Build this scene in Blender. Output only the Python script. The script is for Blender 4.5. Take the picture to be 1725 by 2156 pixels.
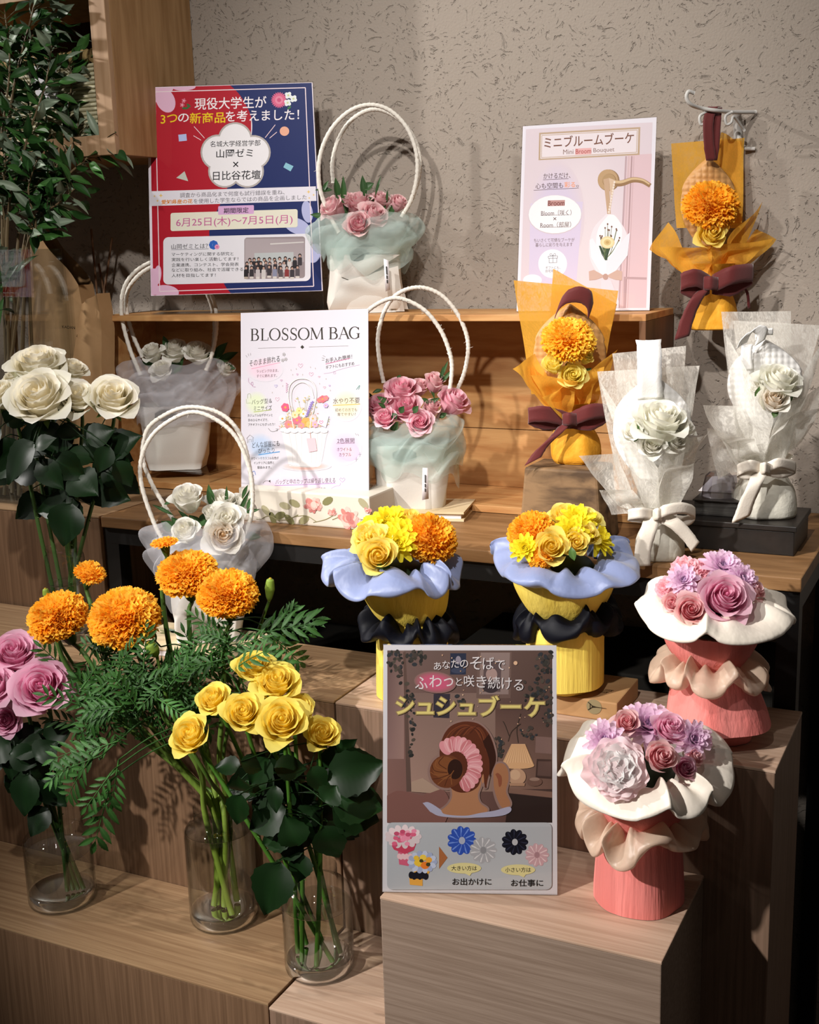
import bpy, math, random
import numpy as np
from mathutils import Vector, Matrix

# ------------------------------------------------------------------ camera, world, lights, exposure
S = bpy.context.scene
COL = S.collection
for o in list(bpy.data.objects):
    bpy.data.objects.remove(o)
F = 2557.7                      # focal length in pixels of the 1725 x 2156 frame
YAW, PIT, ROL = 0.46142727, 0.2153434, -0.02987765
CAM = np.array([0.0, 0.0, 1.5])
_f = np.array([-math.sin(YAW) * math.cos(PIT), math.cos(YAW) * math.cos(PIT), -math.sin(PIT)])
_r0 = np.array([math.cos(YAW), math.sin(YAW), 0.0])
_u0 = np.cross(_r0, _f)
_r = math.cos(ROL) * _r0 + math.sin(ROL) * _u0
_u = -math.sin(ROL) * _r0 + math.cos(ROL) * _u0
NV = np.array([-math.sin(YAW), math.cos(YAW), 0.0])   # horizontal direction away from the viewer
RV = _r0                                              # horizontal direction to the viewer's right
UP = np.array([0.0, 0.0, 1.0])
cam_data = bpy.data.cameras.new('camera')
cam = bpy.data.objects.new('camera', cam_data)
COL.objects.link(cam)
cam.matrix_world = Matrix(((_r[0], _u[0], -_f[0], CAM[0]), (_r[1], _u[1], -_f[1], CAM[1]),
                           (_r[2], _u[2], -_f[2], CAM[2]), (0, 0, 0, 1)))
cam_data.sensor_fit = 'VERTICAL'
cam_data.sensor_height = 36.0
cam_data.lens = 36.0 * F / 2156
cam_data.clip_start = 0.05
S.camera = cam

S.view_settings.view_transform = 'Standard'
S.view_settings.look = 'None'
S.view_settings.gamma = 1
S.view_settings.use_curve_mapping = False
S.view_settings.exposure = 0.0
S.cycles.max_bounces = 8
S.cycles.transparent_max_bounces = 24
S.cycles.caustics_reflective = False

world = bpy.data.worlds.new('world')
S.world = world
world.use_nodes = True
world.node_tree.nodes['Background'].inputs[0].default_value = (1.0, 0.86, 0.74, 1)
world.node_tree.nodes['Background'].inputs[1].default_value = 0.06

def spot(name, loc, aim, power, size_deg, blend, radius, color):
    d = bpy.data.lights.new(name, 'SPOT')
    d.energy = power
    d.spot_size = math.radians(size_deg)
    d.spot_blend = blend
    d.shadow_soft_size = radius
    d.color = color
    o = bpy.data.objects.new(name, d)
    COL.objects.link(o)
    o.location = loc
    o.rotation_euler = (Vector(aim) - Vector(loc)).to_track_quat('-Z', 'Y').to_euler()
    return o

spot('ceiling_spot', (-3.3, 0.75, 2.75), (-0.85, 1.75, 1.42), 225, 46, 0.6, 0.03, (1.0, 0.955, 0.91))
spot('ceiling_spot', (-1.15, -0.05, 3.0), (-0.70, 1.80, 1.48), 140, 42, 0.9, 0.035, (1.0, 0.95, 0.90))
spot('ceiling_spot', (-0.28, -0.10, 2.9), (-0.95, 1.68, 1.48), 165, 50, 0.9, 0.03, (1.0, 0.95, 0.90))

spot('ceiling_spot', (-1.9, -1.0, 2.7), (-0.47, 1.25, 0.88), 480, 38, 0.85, 0.04, (1.0, 0.95, 0.90))

# ------------------------------------------------------------------ pixel -> world helpers
def ray(px, py):
    return _f + (px - 862.5) / F * _r - (py - 1078) / F * _u

def at(px, py, **k):
    (a, v), = k.items()
    i = 'xyz'.index(a)
    d = ray(px, py)
    return CAM + d * ((v - CAM[i]) / d[i])

def K(px, py, D):               # point at horizontal distance D from the viewer
    d = ray(px, py)
    return CAM + d * (D / (d @ NV))

def Dof(p):
    return float((np.asarray(p) - CAM) @ NV)

def mpp(p):                     # metres per pixel at p
    return float((np.asarray(p) - CAM) @ _f) / F

def nrm(v):
    v = np.asarray(v, float)
    return v / (np.linalg.norm(v) + 1e-12)

def ax(up=1.0, tow=0.5, right=0.0):
    return nrm(UP * up - NV * tow + RV * right)

def frame(a):
    a = nrm(a)
    h = np.array([0, 0, 1.0]) if abs(a[2]) < .9 else np.array([1.0, 0, 0])
    e1 = nrm(np.cross(h, a))
    return e1, np.cross(a, e1), a

def C(h):
    h = h.lstrip('#')
    v = [int(h[i:i + 2], 16) / 255 for i in (0, 2, 4)]
    return np.array([x / 12.92 if x <= .04045 else ((x + .055) / 1.055) ** 2.4 for x in v])

def spline(pts, n=8):
    P = np.array(pts, float)
    P = np.vstack([2 * P[0] - P[1], P, 2 * P[-1] - P[-2]])
    out = []
    for i in range(1, len(P) - 2):
        p0, p1, p2, p3 = P[i - 1:i + 3]
        for t in np.linspace(0, 1, n, endpoint=False):
            out.append(.5 * (2 * p1 + (p2 - p0) * t + (2 * p0 - 5 * p1 + 4 * p2 - p3) * t * t + (3 * p1 - p0 - 3 * p2 + p3) * t ** 3))
    out.append(P[-2])
    return np.array(out)

# ------------------------------------------------------------------ materials
MATS = {}

def mat(name, col='#808080', rough=.6, spec=.35, col2=None, nscale=8, stretch=(1, 1, 1), ndetail=4, ncontrast=(.35, .65),
        bump=0, bscale=60, bstretch=(1, 1, 1), bdist=.002, transl=0, alpha=1, metallic=0, attr=False, sheen=0, aniso=0, fibre=None, coat=0):
    m = bpy.data.materials.new(name)
    m.use_nodes = True
    nt = m.node_tree
    N, L = nt.nodes, nt.links
    b = N['Principled BSDF']
    out = N['Material Output']
    b.inputs['Roughness'].default_value = rough
    b.inputs['Specular IOR Level'].default_value = spec
    b.inputs['Metallic'].default_value = metallic
    b.inputs['Sheen Weight'].default_value = sheen
    b.inputs['Anisotropic'].default_value = aniso
    b.inputs['Coat Weight'].default_value = coat
    tc = N.new('ShaderNodeTexCoord')

    def mapped(st):
        mp = N.new('ShaderNodeMapping')
        mp.inputs['Scale'].default_value = st
        L.new(tc.outputs['Object'], mp.inputs['Vector'])
        return mp.outputs['Vector']

    def noise(vec, sc, det, dist=0):
        n = N.new('ShaderNodeTexNoise')
        n.inputs['Scale'].default_value = sc
        n.inputs['Detail'].default_value = det
        n.inputs['Distortion'].default_value = dist
        L.new(vec, n.inputs['Vector'])
        return n.outputs['Fac']

    if attr:
        a = N.new('ShaderNodeAttribute')
        a.attribute_name = 'Col'
        src = a.outputs['Color']
    elif col2:
        r = N.new('ShaderNodeValToRGB')
        r.color_ramp.elements[0].position, r.color_ramp.elements[1].position = ncontrast
        r.color_ramp.elements[0].color = (*C(col), 1)
        r.color_ramp.elements[1].color = (*C(col2), 1)
        L.new(noise(mapped(stretch), nscale, ndetail, .4), r.inputs['Fac'])
        src = r.outputs['Color']
    else:
        src = None
        b.inputs['Base Color'].default_value = (*C(col), 1)
    if src:
        L.new(src, b.inputs['Base Color'])
    nrmout = None
    if bump:
        bn = N.new('ShaderNodeBump')
        bn.inputs['Strength'].default_value = bump
        bn.inputs['Distance'].default_value = bdist
        L.new(noise(mapped(bstretch), bscale, 3), bn.inputs['Height'])
        nrmout = bn.outputs['Normal']
        L.new(nrmout, b.inputs['Normal'])
    sh = b.outputs['BSDF']
    if transl:
        t = N.new('ShaderNodeBsdfTranslucent')
        if src:
            L.new(src, t.inputs['Color'])
        else:
            t.inputs['Color'].default_value = (*C(col), 1)
        mx = N.new('ShaderNodeMixShader')
        mx.inputs[0].default_value = transl
        L.new(sh, mx.inputs[1])
        L.new(t.outputs[0], mx.inputs[2])
        sh = mx.outputs[0]
    if alpha < 1 or fibre:
        tr = N.new('ShaderNodeBsdfTransparent')
        mx = N.new('ShaderNodeMixShader')
        mx.inputs[0].default_value = alpha
        if fibre:                        # tangled fibres: opacity follows thin noisy threads
            lo, hi = fibre
            acc = None
            for k, rot in enumerate((.3, 1.4, 2.5)):
                mp = N.new('ShaderNodeMapping')
                mp.inputs['Rotation'].default_value = (rot, rot * .7, rot * 1.9)
                mp.inputs['Scale'].default_value = (90, 420, 90)
                L.new(tc.outputs['Object'], mp.inputs['Vector'])
                n = noise(mp.outputs['Vector'], 1.0, 2, 1.5)
                if acc is None:
                    acc = n
                else:
                    ma = N.new('ShaderNodeMath')
                    ma.operation = 'MAXIMUM'
                    L.new(acc, ma.inputs[0])
                    L.new(n, ma.inputs[1])
                    acc = ma.outputs[0]
            mr = N.new('ShaderNodeMapRange')
            mr.inputs[1].default_value, mr.inputs[2].default_value = .5, .72
            mr.inputs[3].default_value, mr.inputs[4].default_value = lo, hi
            L.new(acc, mr.inputs[0])
            L.new(mr.outputs[0], mx.inputs[0])
        L.new(tr.outputs[0], mx.inputs[1])
        L.new(sh, mx.inputs[2])
        sh = mx.outputs[0]
    L.new(sh, out.inputs['Surface'])
    MATS[name] = m
    return m

def clear_mat(name, tint, fres=1.45, rough=.02, extra=.0):     # thin clear sheet: passes light, mirrors a little
    m = bpy.data.materials.new(name)
    m.use_nodes = True
    N, L = m.node_tree.nodes, m.node_tree.links
    N.remove(N['Principled BSDF'])
    tr = N.new('ShaderNodeBsdfTransparent')
    tr.inputs[0].default_value = (*tint, 1)
    gl = N.new('ShaderNodeBsdfGlossy')
    gl.inputs['Roughness'].default_value = rough
    lw = N.new('ShaderNodeLayerWeight')
    lw.inputs[0].default_value = .5
    pw = N.new('ShaderNodeMath')
    pw.operation = 'POWER'
    pw.inputs[1].default_value = 4.0
    L.new(lw.outputs['Facing'], pw.inputs[0])
    ad = N.new('ShaderNodeMath')
    ad.operation = 'MULTIPLY_ADD'
    ad.inputs[1].default_value = .75
    ad.inputs[2].default_value = .035 + extra
    L.new(pw.outputs[0], ad.inputs[0])
    tm = N.new('ShaderNodeMix')
    tm.data_type = 'RGBA'
    tm.inputs[6].default_value = (*tint, 1)
    tm.inputs[7].default_value = (*[.42 * k for k in tint], 1)
    L.new(pw.outputs[0], tm.inputs[0])
    L.new(tm.outputs[2], tr.inputs[0])
    mx = N.new('ShaderNodeMixShader')
    L.new(ad.outputs[0], mx.inputs[0])
    L.new(tr.outputs[0], mx.inputs[1])
    L.new(gl.outputs[0], mx.inputs[2])
    L.new(mx.outputs[0], N['Material Output'].inputs['Surface'])
    MATS[name] = m

def plaster():
    m = mat('plaster', '#958b81', .9, .15)
    N, L = m.node_tree.nodes, m.node_tree.links
    b = N['Principled BSDF']
    tc = N.new('ShaderNodeTexCoord')
    wv = N.new('ShaderNodeTexNoise')
    wv.inputs['Scale'].default_value = 11
    wv.inputs['Detail'].default_value = 2
    L.new(tc.outputs['Object'], wv.inputs['Vector'])
    mv = N.new('ShaderNodeVectorMath')
    mv.operation = 'MULTIPLY_ADD'
    mv.inputs[1].default_value = (.16, .16, .16)
    L.new(wv.outputs['Color'], mv.inputs[0])
    L.new(tc.outputs['Object'], mv.inputs[2])
    mp = N.new('ShaderNodeMapping')
    mp.inputs['Scale'].default_value = (78, 78, 135)
    L.new(mv.outputs[0], mp.inputs['Vector'])
    g = N.new('ShaderNodeTexNoise')
    g.inputs['Scale'].default_value = 1.15
    g.inputs['Detail'].default_value = 3
    g.inputs['Roughness'].default_value = .6
    L.new(mp.outputs[0], g.inputs['Vector'])
    r = N.new('ShaderNodeValToRGB')
    r.color_ramp.elements[0].position, r.color_ramp.elements[1].position = .31, .40
    L.new(g.outputs['Fac'], r.inputs['Fac'])
    f = N.new('ShaderNodeTexNoise')
    f.inputs['Scale'].default_value = 260
    f.inputs['Detail'].default_value = 3
    L.new(tc.outputs['Object'], f.inputs['Vector'])
    mx = N.new('ShaderNodeMath')
    mx.operation = 'MULTIPLY_ADD'
    mx.inputs[1].default_value = .22
    L.new(f.outputs['Fac'], mx.inputs[0])
    L.new(r.outputs['Color'], mx.inputs[2])
    bp = N.new('ShaderNodeBump')
    bp.inputs['Strength'].default_value = .72
    bp.inputs['Distance'].default_value = .0045
    L.new(mx.outputs[0], bp.inputs['Height'])
    L.new(bp.outputs[0], b.inputs['Normal'])

plaster()
mat('floor', '#241a14', .7)
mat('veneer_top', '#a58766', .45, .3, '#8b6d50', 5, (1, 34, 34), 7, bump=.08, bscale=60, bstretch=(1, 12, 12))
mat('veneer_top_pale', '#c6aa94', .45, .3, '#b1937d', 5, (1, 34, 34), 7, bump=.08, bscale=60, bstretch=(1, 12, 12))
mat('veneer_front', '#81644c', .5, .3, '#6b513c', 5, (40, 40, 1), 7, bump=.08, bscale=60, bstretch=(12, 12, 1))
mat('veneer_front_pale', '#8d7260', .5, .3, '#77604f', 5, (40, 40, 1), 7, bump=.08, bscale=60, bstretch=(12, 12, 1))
mat('veneer_long', '#9a8677', .5, .3, '#867263', 5, (1, 34, 40), 7, bump=.1, bscale=50, bstretch=(1, 12, 16))
mat('pine', '#c0935f', .55, .3, '#a67343', 6, (1.5, 8, 9), 5, bump=.1, bscale=50, bstretch=(1, 10, 10))
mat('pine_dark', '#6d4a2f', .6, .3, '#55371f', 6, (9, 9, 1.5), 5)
mat('table_wood', '#95704a', .5, .35, '#6d4c2b', 6, (1, 7, 7), 6, (.3, .7), bump=.12, bscale=45, bstretch=(1, 9, 9))
mat('oak', '#a5825a', .5, .3, '#8d6a44', 6, (12, 12, 1), 6)
mat('oak_frame', '#ad8d6e', .5, .3, '#967657', 6, (12, 12, 1), 6)
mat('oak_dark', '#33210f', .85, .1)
mat('old_wood', '#85694b', .7, .25, '#4a3828', 14, (1, 2, 3.5), 8, (.38, .62), bump=.3, bscale=30)
mat('black_metal', '#0d0c0c', .5, .4)
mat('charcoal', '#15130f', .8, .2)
mat('black_leather', '#14110f', .42, .5, '#231a14', 20, (1, 1, 1), 5, (.45, .85), bump=.15, bscale=90)
mat('page_edge', '#2c2a28', .8, .2, '#4a4845', 9, (1, 1, 60), 4)
mat('print', attr=True, rough=.42, spec=.35)
mat('paper_white', '#e6e2e6', .6, .3)
mat('petal', attr=True, rough=.6, spec=.2, transl=.45)
mat('leaf', attr=True, rough=.42, spec=.26, transl=.12)
mat('leaf_matt', attr=True, rough=.55, spec=.35, transl=.2)
mat('stem', attr=True, rough=.5, spec=.35)
mat('cotton', '#d6d2cb', .85, .15, bump=.25, bscale=500, bdist=.0006)
mat('rope', '#dcd7cd', .8, .2, bump=.5, bscale=260, bdist=.001)
mat('tulle_white', '#f7f8ff', .6, .3, alpha=.26, transl=.45)
mat('tulle_mint', '#dcefea', .6, .3, alpha=.32, transl=.45)
mat('satin_blue', '#7b87ad', .42, .42, sheen=.2, bump=.45, bscale=38, bstretch=(1, 1, .5), bdist=.005)
mat('satin_ivory', '#efe6d8', .48, .35, sheen=.2, bump=.45, bscale=38, bstretch=(1, 1, .5), bdist=.005)
mat('organza', '#e2c9b2', .38, .45, bump=.4, bscale=45, bdist=.004, alpha=.74, transl=.2)
mat('navy_satin', '#070913', .55, .16)
mat('crepe_yellow', '#f0d767', .75, .2, '#e6ca55', 30, (1, 1, .1), bump=.8, bscale=230, bstretch=(1, 1, .07), bdist=.0016)
mat('crepe_coral', '#ea8c86', .75, .2, '#e07c76', 30, (1, 1, .1), bump=.8, bscale=230, bstretch=(1, 1, .07), bdist=.0016)
mat('fleece_orange', '#f8bd48', .7, .2, transl=.5, fibre=(.84, .99))
mat('fleece_white', '#f3f1ea', .7, .2, transl=.4, fibre=(.52, .95))
mat('fleece_orange_solid', '#eead3a', .75, .2, '#e29e2a', 60, bump=.4, bscale=160, transl=.15)
mat('fleece_white_solid', '#e2dfd3', .75, .2, '#d2cfc2', 60, bump=.4, bscale=160, transl=.15)
mat('ribbon_burgundy', '#5a1a1a', .7, .3, bump=.3, bscale=400, bdist=.0005, sheen=.3)
mat('ribbon_linen', '#d8d0c4', .85, .15, bump=.4, bscale=400, bdist=.0006)
mat('ribbon_white', '#efeeec', .85, .15, bump=.4, bscale=400, bdist=.0006)
mat('wafer_tan', '#b98a54', .5, .35)
mat('wafer_white', '#e9e8e6', .5, .3)
mat('kraft', '#a8855f', .75, .2, '#9a7852', 18, (1, 1, 1), 5, bump=.2, bscale=40)
mat('kraft_box', '#bb9468', .6, .3, '#ab845a', 22, (1, 1, 1), 5)
mat('reed', '#c3bda0', .6, .3, '#aca587', 40, (.3, 1, 6), 4)
mat('sea_rope', '#a08a5c', .8, .2, '#87714a', 60, (6, 1, 1), 4, bump=.5, bscale=200)
mat('cream_card', '#d9c7a6', .7, .25, '#cbb690', 14, (1, 1, 1), 5)
mat('white_metal', '#b9b7b3', .45, .4)
mat('twig', '#6b4e38', .8, .2)
clear_mat('acrylic', (.985, .985, .985), 1.45, .02)
clear_mat('glass', (.95, .96, .955), 1.45, .02, .05)
clear_mat('water', (.91, .92, .89), 1.33, .03, .03)
clear_mat('water_top', (.88, .89, .86), 1.33, .04, .12)
gb = mat('glass_base', '#f4f8f6', 0.02, .5)
gb.node_tree.nodes['Principled BSDF'].inputs['Transmission Weight'].default_value = 1
gb.node_tree.nodes['Principled BSDF'].inputs['IOR'].default_value = 1.45

# ------------------------------------------------------------------ mesh builder
class MB:
    def __init__(s):
        s.V, s.Fc, s.Cc, s.n = [], [], [], 0

    def add(s, V, Fs, col=(.5, .5, .5)):
        V = np.asarray(V, float)
        col = np.asarray(col, float)
        if col.ndim == 1:
            col = np.tile(col, (len(V), 1))
        s.V.append(V)
        s.Cc.append(col)
        s.Fc.extend([tuple(int(i) + s.n for i in f) for f in Fs])
        s.n += len(V)
        return s

    def grid(s, P, cu=False, cv=False, col=(.5, .5, .5)):
        P = np.asarray(P, float)
        nu, nv = P.shape[:2]
        col = np.asarray(col, float)
        if col.ndim == 3:
            col = col.reshape(-1, 3)
        Fs = []
        for i in range(nu if cu else nu - 1):
            a = i * nv
            b = ((i + 1) % nu) * nv
            for j in range(nv if cv else nv - 1):
                k = (j + 1) % nv
                Fs.append((a + j, b + j, b + k, a + k))
        return s.add(P.reshape(-1, 3), Fs, col)

    def tube(s, pts, rad, n=8, col=(.5, .5, .5)):
        P = np.asarray(pts, float)
        m = len(P)
        rad = np.broadcast_to(np.asarray(rad, float), (m,))
        T = np.gradient(P, axis=0)
        T /= np.linalg.norm(T, axis=1, keepdims=True) + 1e-12
        e1 = frame(T[0])[0]
        rings = []
        for i in range(m):
            e1 = nrm(e1 - T[i] * (e1 @ T[i]))
            e2 = np.cross(T[i], e1)
            a = np.linspace(0, 2 * math.pi, n, endpoint=False)[:, None]
            rings.append(P[i] + rad[i] * (np.cos(a) * e1 + np.sin(a) * e2))
        s.grid(np.array(rings), False, True, col)
        base = s.n - m * n
        s.Fc.append(tuple(base + j for j in range(n))[::-1])
        s.Fc.append(tuple(base + (m - 1) * n + j for j in range(n)))
        return s

    def box(s, lo, hi, col=(.5, .5, .5), bev=0):
        lo, hi = np.array(lo, float), np.array(hi, float)
        if not bev:
            V = [[(lo, hi)[i][0], (lo, hi)[j][1], (lo, hi)[k][2]] for i in (0, 1) for j in (0, 1) for k in (0, 1)]
            return s.add(V, [(0, 1, 3, 2), (4, 6, 7, 5), (0, 4, 5, 1), (2, 3, 7, 6), (0, 2, 6, 4), (1, 5, 7, 3)], col)
        c, h = (lo + hi) / 2, (hi - lo) / 2
        import bmesh
        bm = bmesh.new()
        bmesh.ops.create_cube(bm, size=2)
        for v in bm.verts:
            v.co = Vector(c + np.array(v.co) * h)
        bmesh.ops.bevel(bm, geom=bm.edges[:], offset=bev, segments=2, affect='EDGES', profile=.6)
        bm.verts.index_update()
        s.add([v.co[:] for v in bm.verts], [[v.index for v in f.verts] for f in bm.faces], col)
        bm.free()
        return s

    def sphere(s, c, r, col=(.5, .5, .5), nu=12, nv=8, axis=None):
        e1, e2, a = frame(axis if axis is not None else UP)
        r = np.broadcast_to(np.asarray(r, float), (3,))
        th = np.linspace(0, 2 * math.pi, nu, endpoint=False)[:, None, None]
        ph = np.linspace(.02, math.pi - .02, nv)[None, :, None]
        return s.grid(c + r[0] * np.sin(ph) * np.cos(th) * e1 + r[1] * np.sin(ph) * np.sin(th) * e2 + r[2] * np.cos(ph) * a, True, False, col)

    def build(s, name, material, parent=None, smooth=True, solid=0, sub=0):
        V = np.vstack(s.V)
        org = np.array(parent['_o']) if parent is not None else np.zeros(3)
        me = bpy.data.meshes.new(name)
        me.from_pydata((V - org).tolist(), [], s.Fc)
        a = me.attributes.new('Col', 'FLOAT_COLOR', 'POINT')
        cc = np.ones((len(V), 4))
        cc[:, :3] = np.vstack(s.Cc)
        a.data.foreach_set('color', cc.ravel())
        if smooth:
            me.polygons.foreach_set('use_smooth', [True] * len(me.polygons))
        me.materials.append(MATS[material])
        me.update()
        o = bpy.data.objects.new(name, me)
        COL.objects.link(o)
        if parent is not None:
            if parent.type != 'EMPTY':
                o.location = (0, 0, 0)
            o.parent = parent
            o['_o'] = org.tolist()
        else:
            o['_o'] = [0, 0, 0]
        if solid:
            md = o.modifiers.new('thickness', 'SOLIDIFY')
            md.thickness = solid
            md.offset = 0
        if sub:
            md = o.modifiers.new('smooth', 'SUBSURF')
            md.levels = md.render_levels = sub
        return o

def thing(name, loc, label, cat, group=None):
    o = bpy.data.objects.new(name, None)
    COL.objects.link(o)
    o.location = tuple(loc)
    o.empty_display_size = .03
    o['_o'] = [float(x) for x in loc]
    o['label'], o['category'] = label, cat
    if group:
        o['group'] = group
    return o

def tag(o, label, cat, group=None):
    o['label'], o['category'] = label, cat
    if group:
        o['group'] = group
    return o

def struct(o):
    o['kind'] = 'structure'
    return o

def wob(seed, n=4, fmax=6):       # smooth periodic random function of an angle
    R = np.random.RandomState(seed)
    a, f, p = R.uniform(.4, 1, n), R.randint(1, fmax + 1, n), R.uniform(0, 6.28, n)
    return lambda x: sum(a[i] * np.sin(f[i] * x + p[i]) for i in range(n)) / n ** .5

# ------------------------------------------------------------------ the room
mb = MB(); mb.box((-4, 1.985, -.1), (3, 2.1, 3.4)); struct(mb.build('wall_back', 'plaster', smooth=False))
mb = MB(); mb.box((-4, -1.5, -.1), (3, 1.985, 0)); struct(mb.build('floor', 'floor', smooth=False))
ZL, ZM, ZU, ZT, ZC = .544, .736, .887, 1.066, 1.390
Y1, Y2, Y3 = 1.170, 1.372, 1.572

def block(name, x0, x1, y0, y1, z0, z1, label, top, front, t=.004):
    e = thing(name, ((x0 + x1) / 2, (y0 + y1) / 2, z0), label, 'display stand')
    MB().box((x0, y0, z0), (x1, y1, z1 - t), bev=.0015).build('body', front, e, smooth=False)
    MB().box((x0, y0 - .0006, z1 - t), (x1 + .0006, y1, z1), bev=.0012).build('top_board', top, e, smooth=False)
    return e

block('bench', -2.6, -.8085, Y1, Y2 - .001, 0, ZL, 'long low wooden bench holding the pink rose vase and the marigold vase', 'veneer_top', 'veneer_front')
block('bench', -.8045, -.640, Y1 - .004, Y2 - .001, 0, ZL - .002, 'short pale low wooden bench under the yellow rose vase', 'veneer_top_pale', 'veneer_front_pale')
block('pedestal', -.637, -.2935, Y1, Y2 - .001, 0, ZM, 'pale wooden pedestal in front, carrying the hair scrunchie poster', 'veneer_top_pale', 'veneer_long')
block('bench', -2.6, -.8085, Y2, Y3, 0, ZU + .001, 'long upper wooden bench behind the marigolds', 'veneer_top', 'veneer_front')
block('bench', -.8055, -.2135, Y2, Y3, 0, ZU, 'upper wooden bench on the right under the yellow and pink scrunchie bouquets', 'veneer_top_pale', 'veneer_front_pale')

pl = np.array([-1.3765, 1.58, ZU])
e = thing('pedestal', (-1.9, pl[1] + .1, ZU), 'tall dark wooden pedestal at the left edge behind the white roses', 'display stand')
PLZ, PLY = ZT - .0006, Y3 + .006
MB().box((-2.6, PLY, 0), (pl[0], PLY + .40, PLZ - .004), bev=.0015).build('body', 'veneer_front', e, smooth=False)
MB().box((-2.6, PLY - .0006, PLZ - .004), (pl[0] + .0006, PLY + .40, PLZ), bev=.0012).build('top_board', 'veneer_top', e, smooth=False)

# table with black steel frame
TX0, TX1 = -1.372, -.2215
TX0 = max(TX0, pl[0] + .004)
e = thing('table', (-.8, 1.78, 0), 'dark wooden table with a black metal frame carrying the crate', 'table')
MB().box((TX0, 1.577, ZT - .019), (TX1, 1.978, ZT), bev=.0018).build('table_top', 'table_wood', e, smooth=False)
mb = MB(); z1 = ZT - .0192
mb.box((TX0 + .002, 1.582, z1 - .028), (TX1 - .002, 1.610, z1)); mb.box((TX0 + .002, 1.945, z1 - .028), (TX1 - .002, 1.973, z1))
mb.box((TX0 + .002, 1.61, z1 - .028), (TX0 + .03, 1.945, z1)); mb.box((TX1 - .03, 1.61, z1 - .028), (TX1 - .002, 1.945, z1))
mb.build('frame_rail', 'black_metal', e, smooth=False)
for x in (TX0 + .002, TX1 - .03):
    for y in (1.582, 1.945):
        MB().box((x, y, 0), (x + .028, y + .028, z1 - .0282)).build('leg', 'black_metal', e, smooth=False)
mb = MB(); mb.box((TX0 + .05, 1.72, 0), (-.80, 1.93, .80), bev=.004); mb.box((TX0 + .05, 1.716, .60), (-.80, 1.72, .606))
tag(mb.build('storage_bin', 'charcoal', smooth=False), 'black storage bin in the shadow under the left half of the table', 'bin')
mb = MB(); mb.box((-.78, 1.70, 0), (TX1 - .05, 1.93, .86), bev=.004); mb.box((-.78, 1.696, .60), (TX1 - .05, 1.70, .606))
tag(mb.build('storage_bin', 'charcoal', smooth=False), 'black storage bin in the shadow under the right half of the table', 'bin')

# crate lying on its side, open to the front
cx0, cx1, cy0, cy1, b = -1.539, -.494, 1.81, 1.976, .0105
TXL = TX0
e = thing('crate', ((cx0 + cx1) / 2, (cy0 + cy1) / 2, ZT), 'wooden crate lying on its side on the table, open to the front', 'crate')
MB().box((cx0, cy0, ZC - b), (cx1, cy1, ZC), bev=.001).build('top_board', 'pine', e, smooth=False)
MB().box((cx0, cy0, ZT + .001), (cx1, cy1, ZT + .001 + .012), bev=.001).build('bottom_board', 'pine', e, smooth=False)
MB().box((cx0, cy0, ZT + .0132), (cx0 + b, cy1, ZC - b - .0002), bev=.001).build('side_board', 'pine', e, smooth=False)
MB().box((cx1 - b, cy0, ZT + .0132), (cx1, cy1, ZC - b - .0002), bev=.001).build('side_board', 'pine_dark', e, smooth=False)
zm = at(1100, 905, y=cy1 - b)[2]
MB().box((cx0 + b + .0002, cy1 - b, ZT + .0132), (cx1 - b - .0002, cy1, zm - .0006), bev=.0008).build('back_board', 'pine', e, smooth=False)
MB().box((cx0 + b + .0002, cy1 - b, zm + .0006), (cx1 - b - .0002, cy1, ZC - b - .0002), bev=.0008).build('back_board', 'pine', e, smooth=False)
mb = MB()
for zz in (1.35, 1.343, 1.10, 1.107):
    mb.sphere(np.array([cx1 - b / 2, cy0, zz]), .0012, nu=8, nv=6)
mb.build('nail', 'twig', e)

# wall cabinet, upper left
kx1, ky0, kz0 = -1.41, 1.739, 1.670
t = .034
e = thing('wall_cabinet', (-1.9, 1.86, kz0), 'open oak wall cabinet at the top left holding the basket', 'cabinet')
MB().box((kx1 - t, ky0 + .012, kz0), (kx1, 1.984, 2.75), bev=.001).build('side_panel', 'oak', e, smooth=False)
MB().box((-2.9, ky0 + .012, kz0), (kx1 - t - .0002, 1.984, kz0 + t), bev=.001).build('bottom_panel', 'oak', e, smooth=False)
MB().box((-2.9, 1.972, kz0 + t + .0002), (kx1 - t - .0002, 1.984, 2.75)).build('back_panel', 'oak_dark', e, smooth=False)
MB().box((kx1 - t, ky0, kz0), (kx1, ky0 + .0118, 2.75), bev=.001).build('frame_stile', 'oak_frame', e, smooth=False)
MB().box((-2.9, ky0, kz0), (kx1 - t - .0002, ky0 + .0118, kz0 + t), bev=.001).build('frame_rail', 'oak_frame', e, smooth=False)
ktop = at(200, -25, y=ky0)[2]
MB().box((-2.9, ky0 + .012, ktop), (kx1 - t - .0002, 1.9718, ktop + .02), bev=.001).build('light_stop_shelf', 'oak', e, smooth=False)  # unseen board above the view, added to keep the left spot off the back panel
MB().box((-2.9, ky0, ktop + .0202), (kx1 - t - .0002, ky0 + .0118, 2.75), bev=.001).build('light_stop_door', 'oak_frame', e, smooth=False)  # unseen closed front, added above the opening to block the left spot
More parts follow.
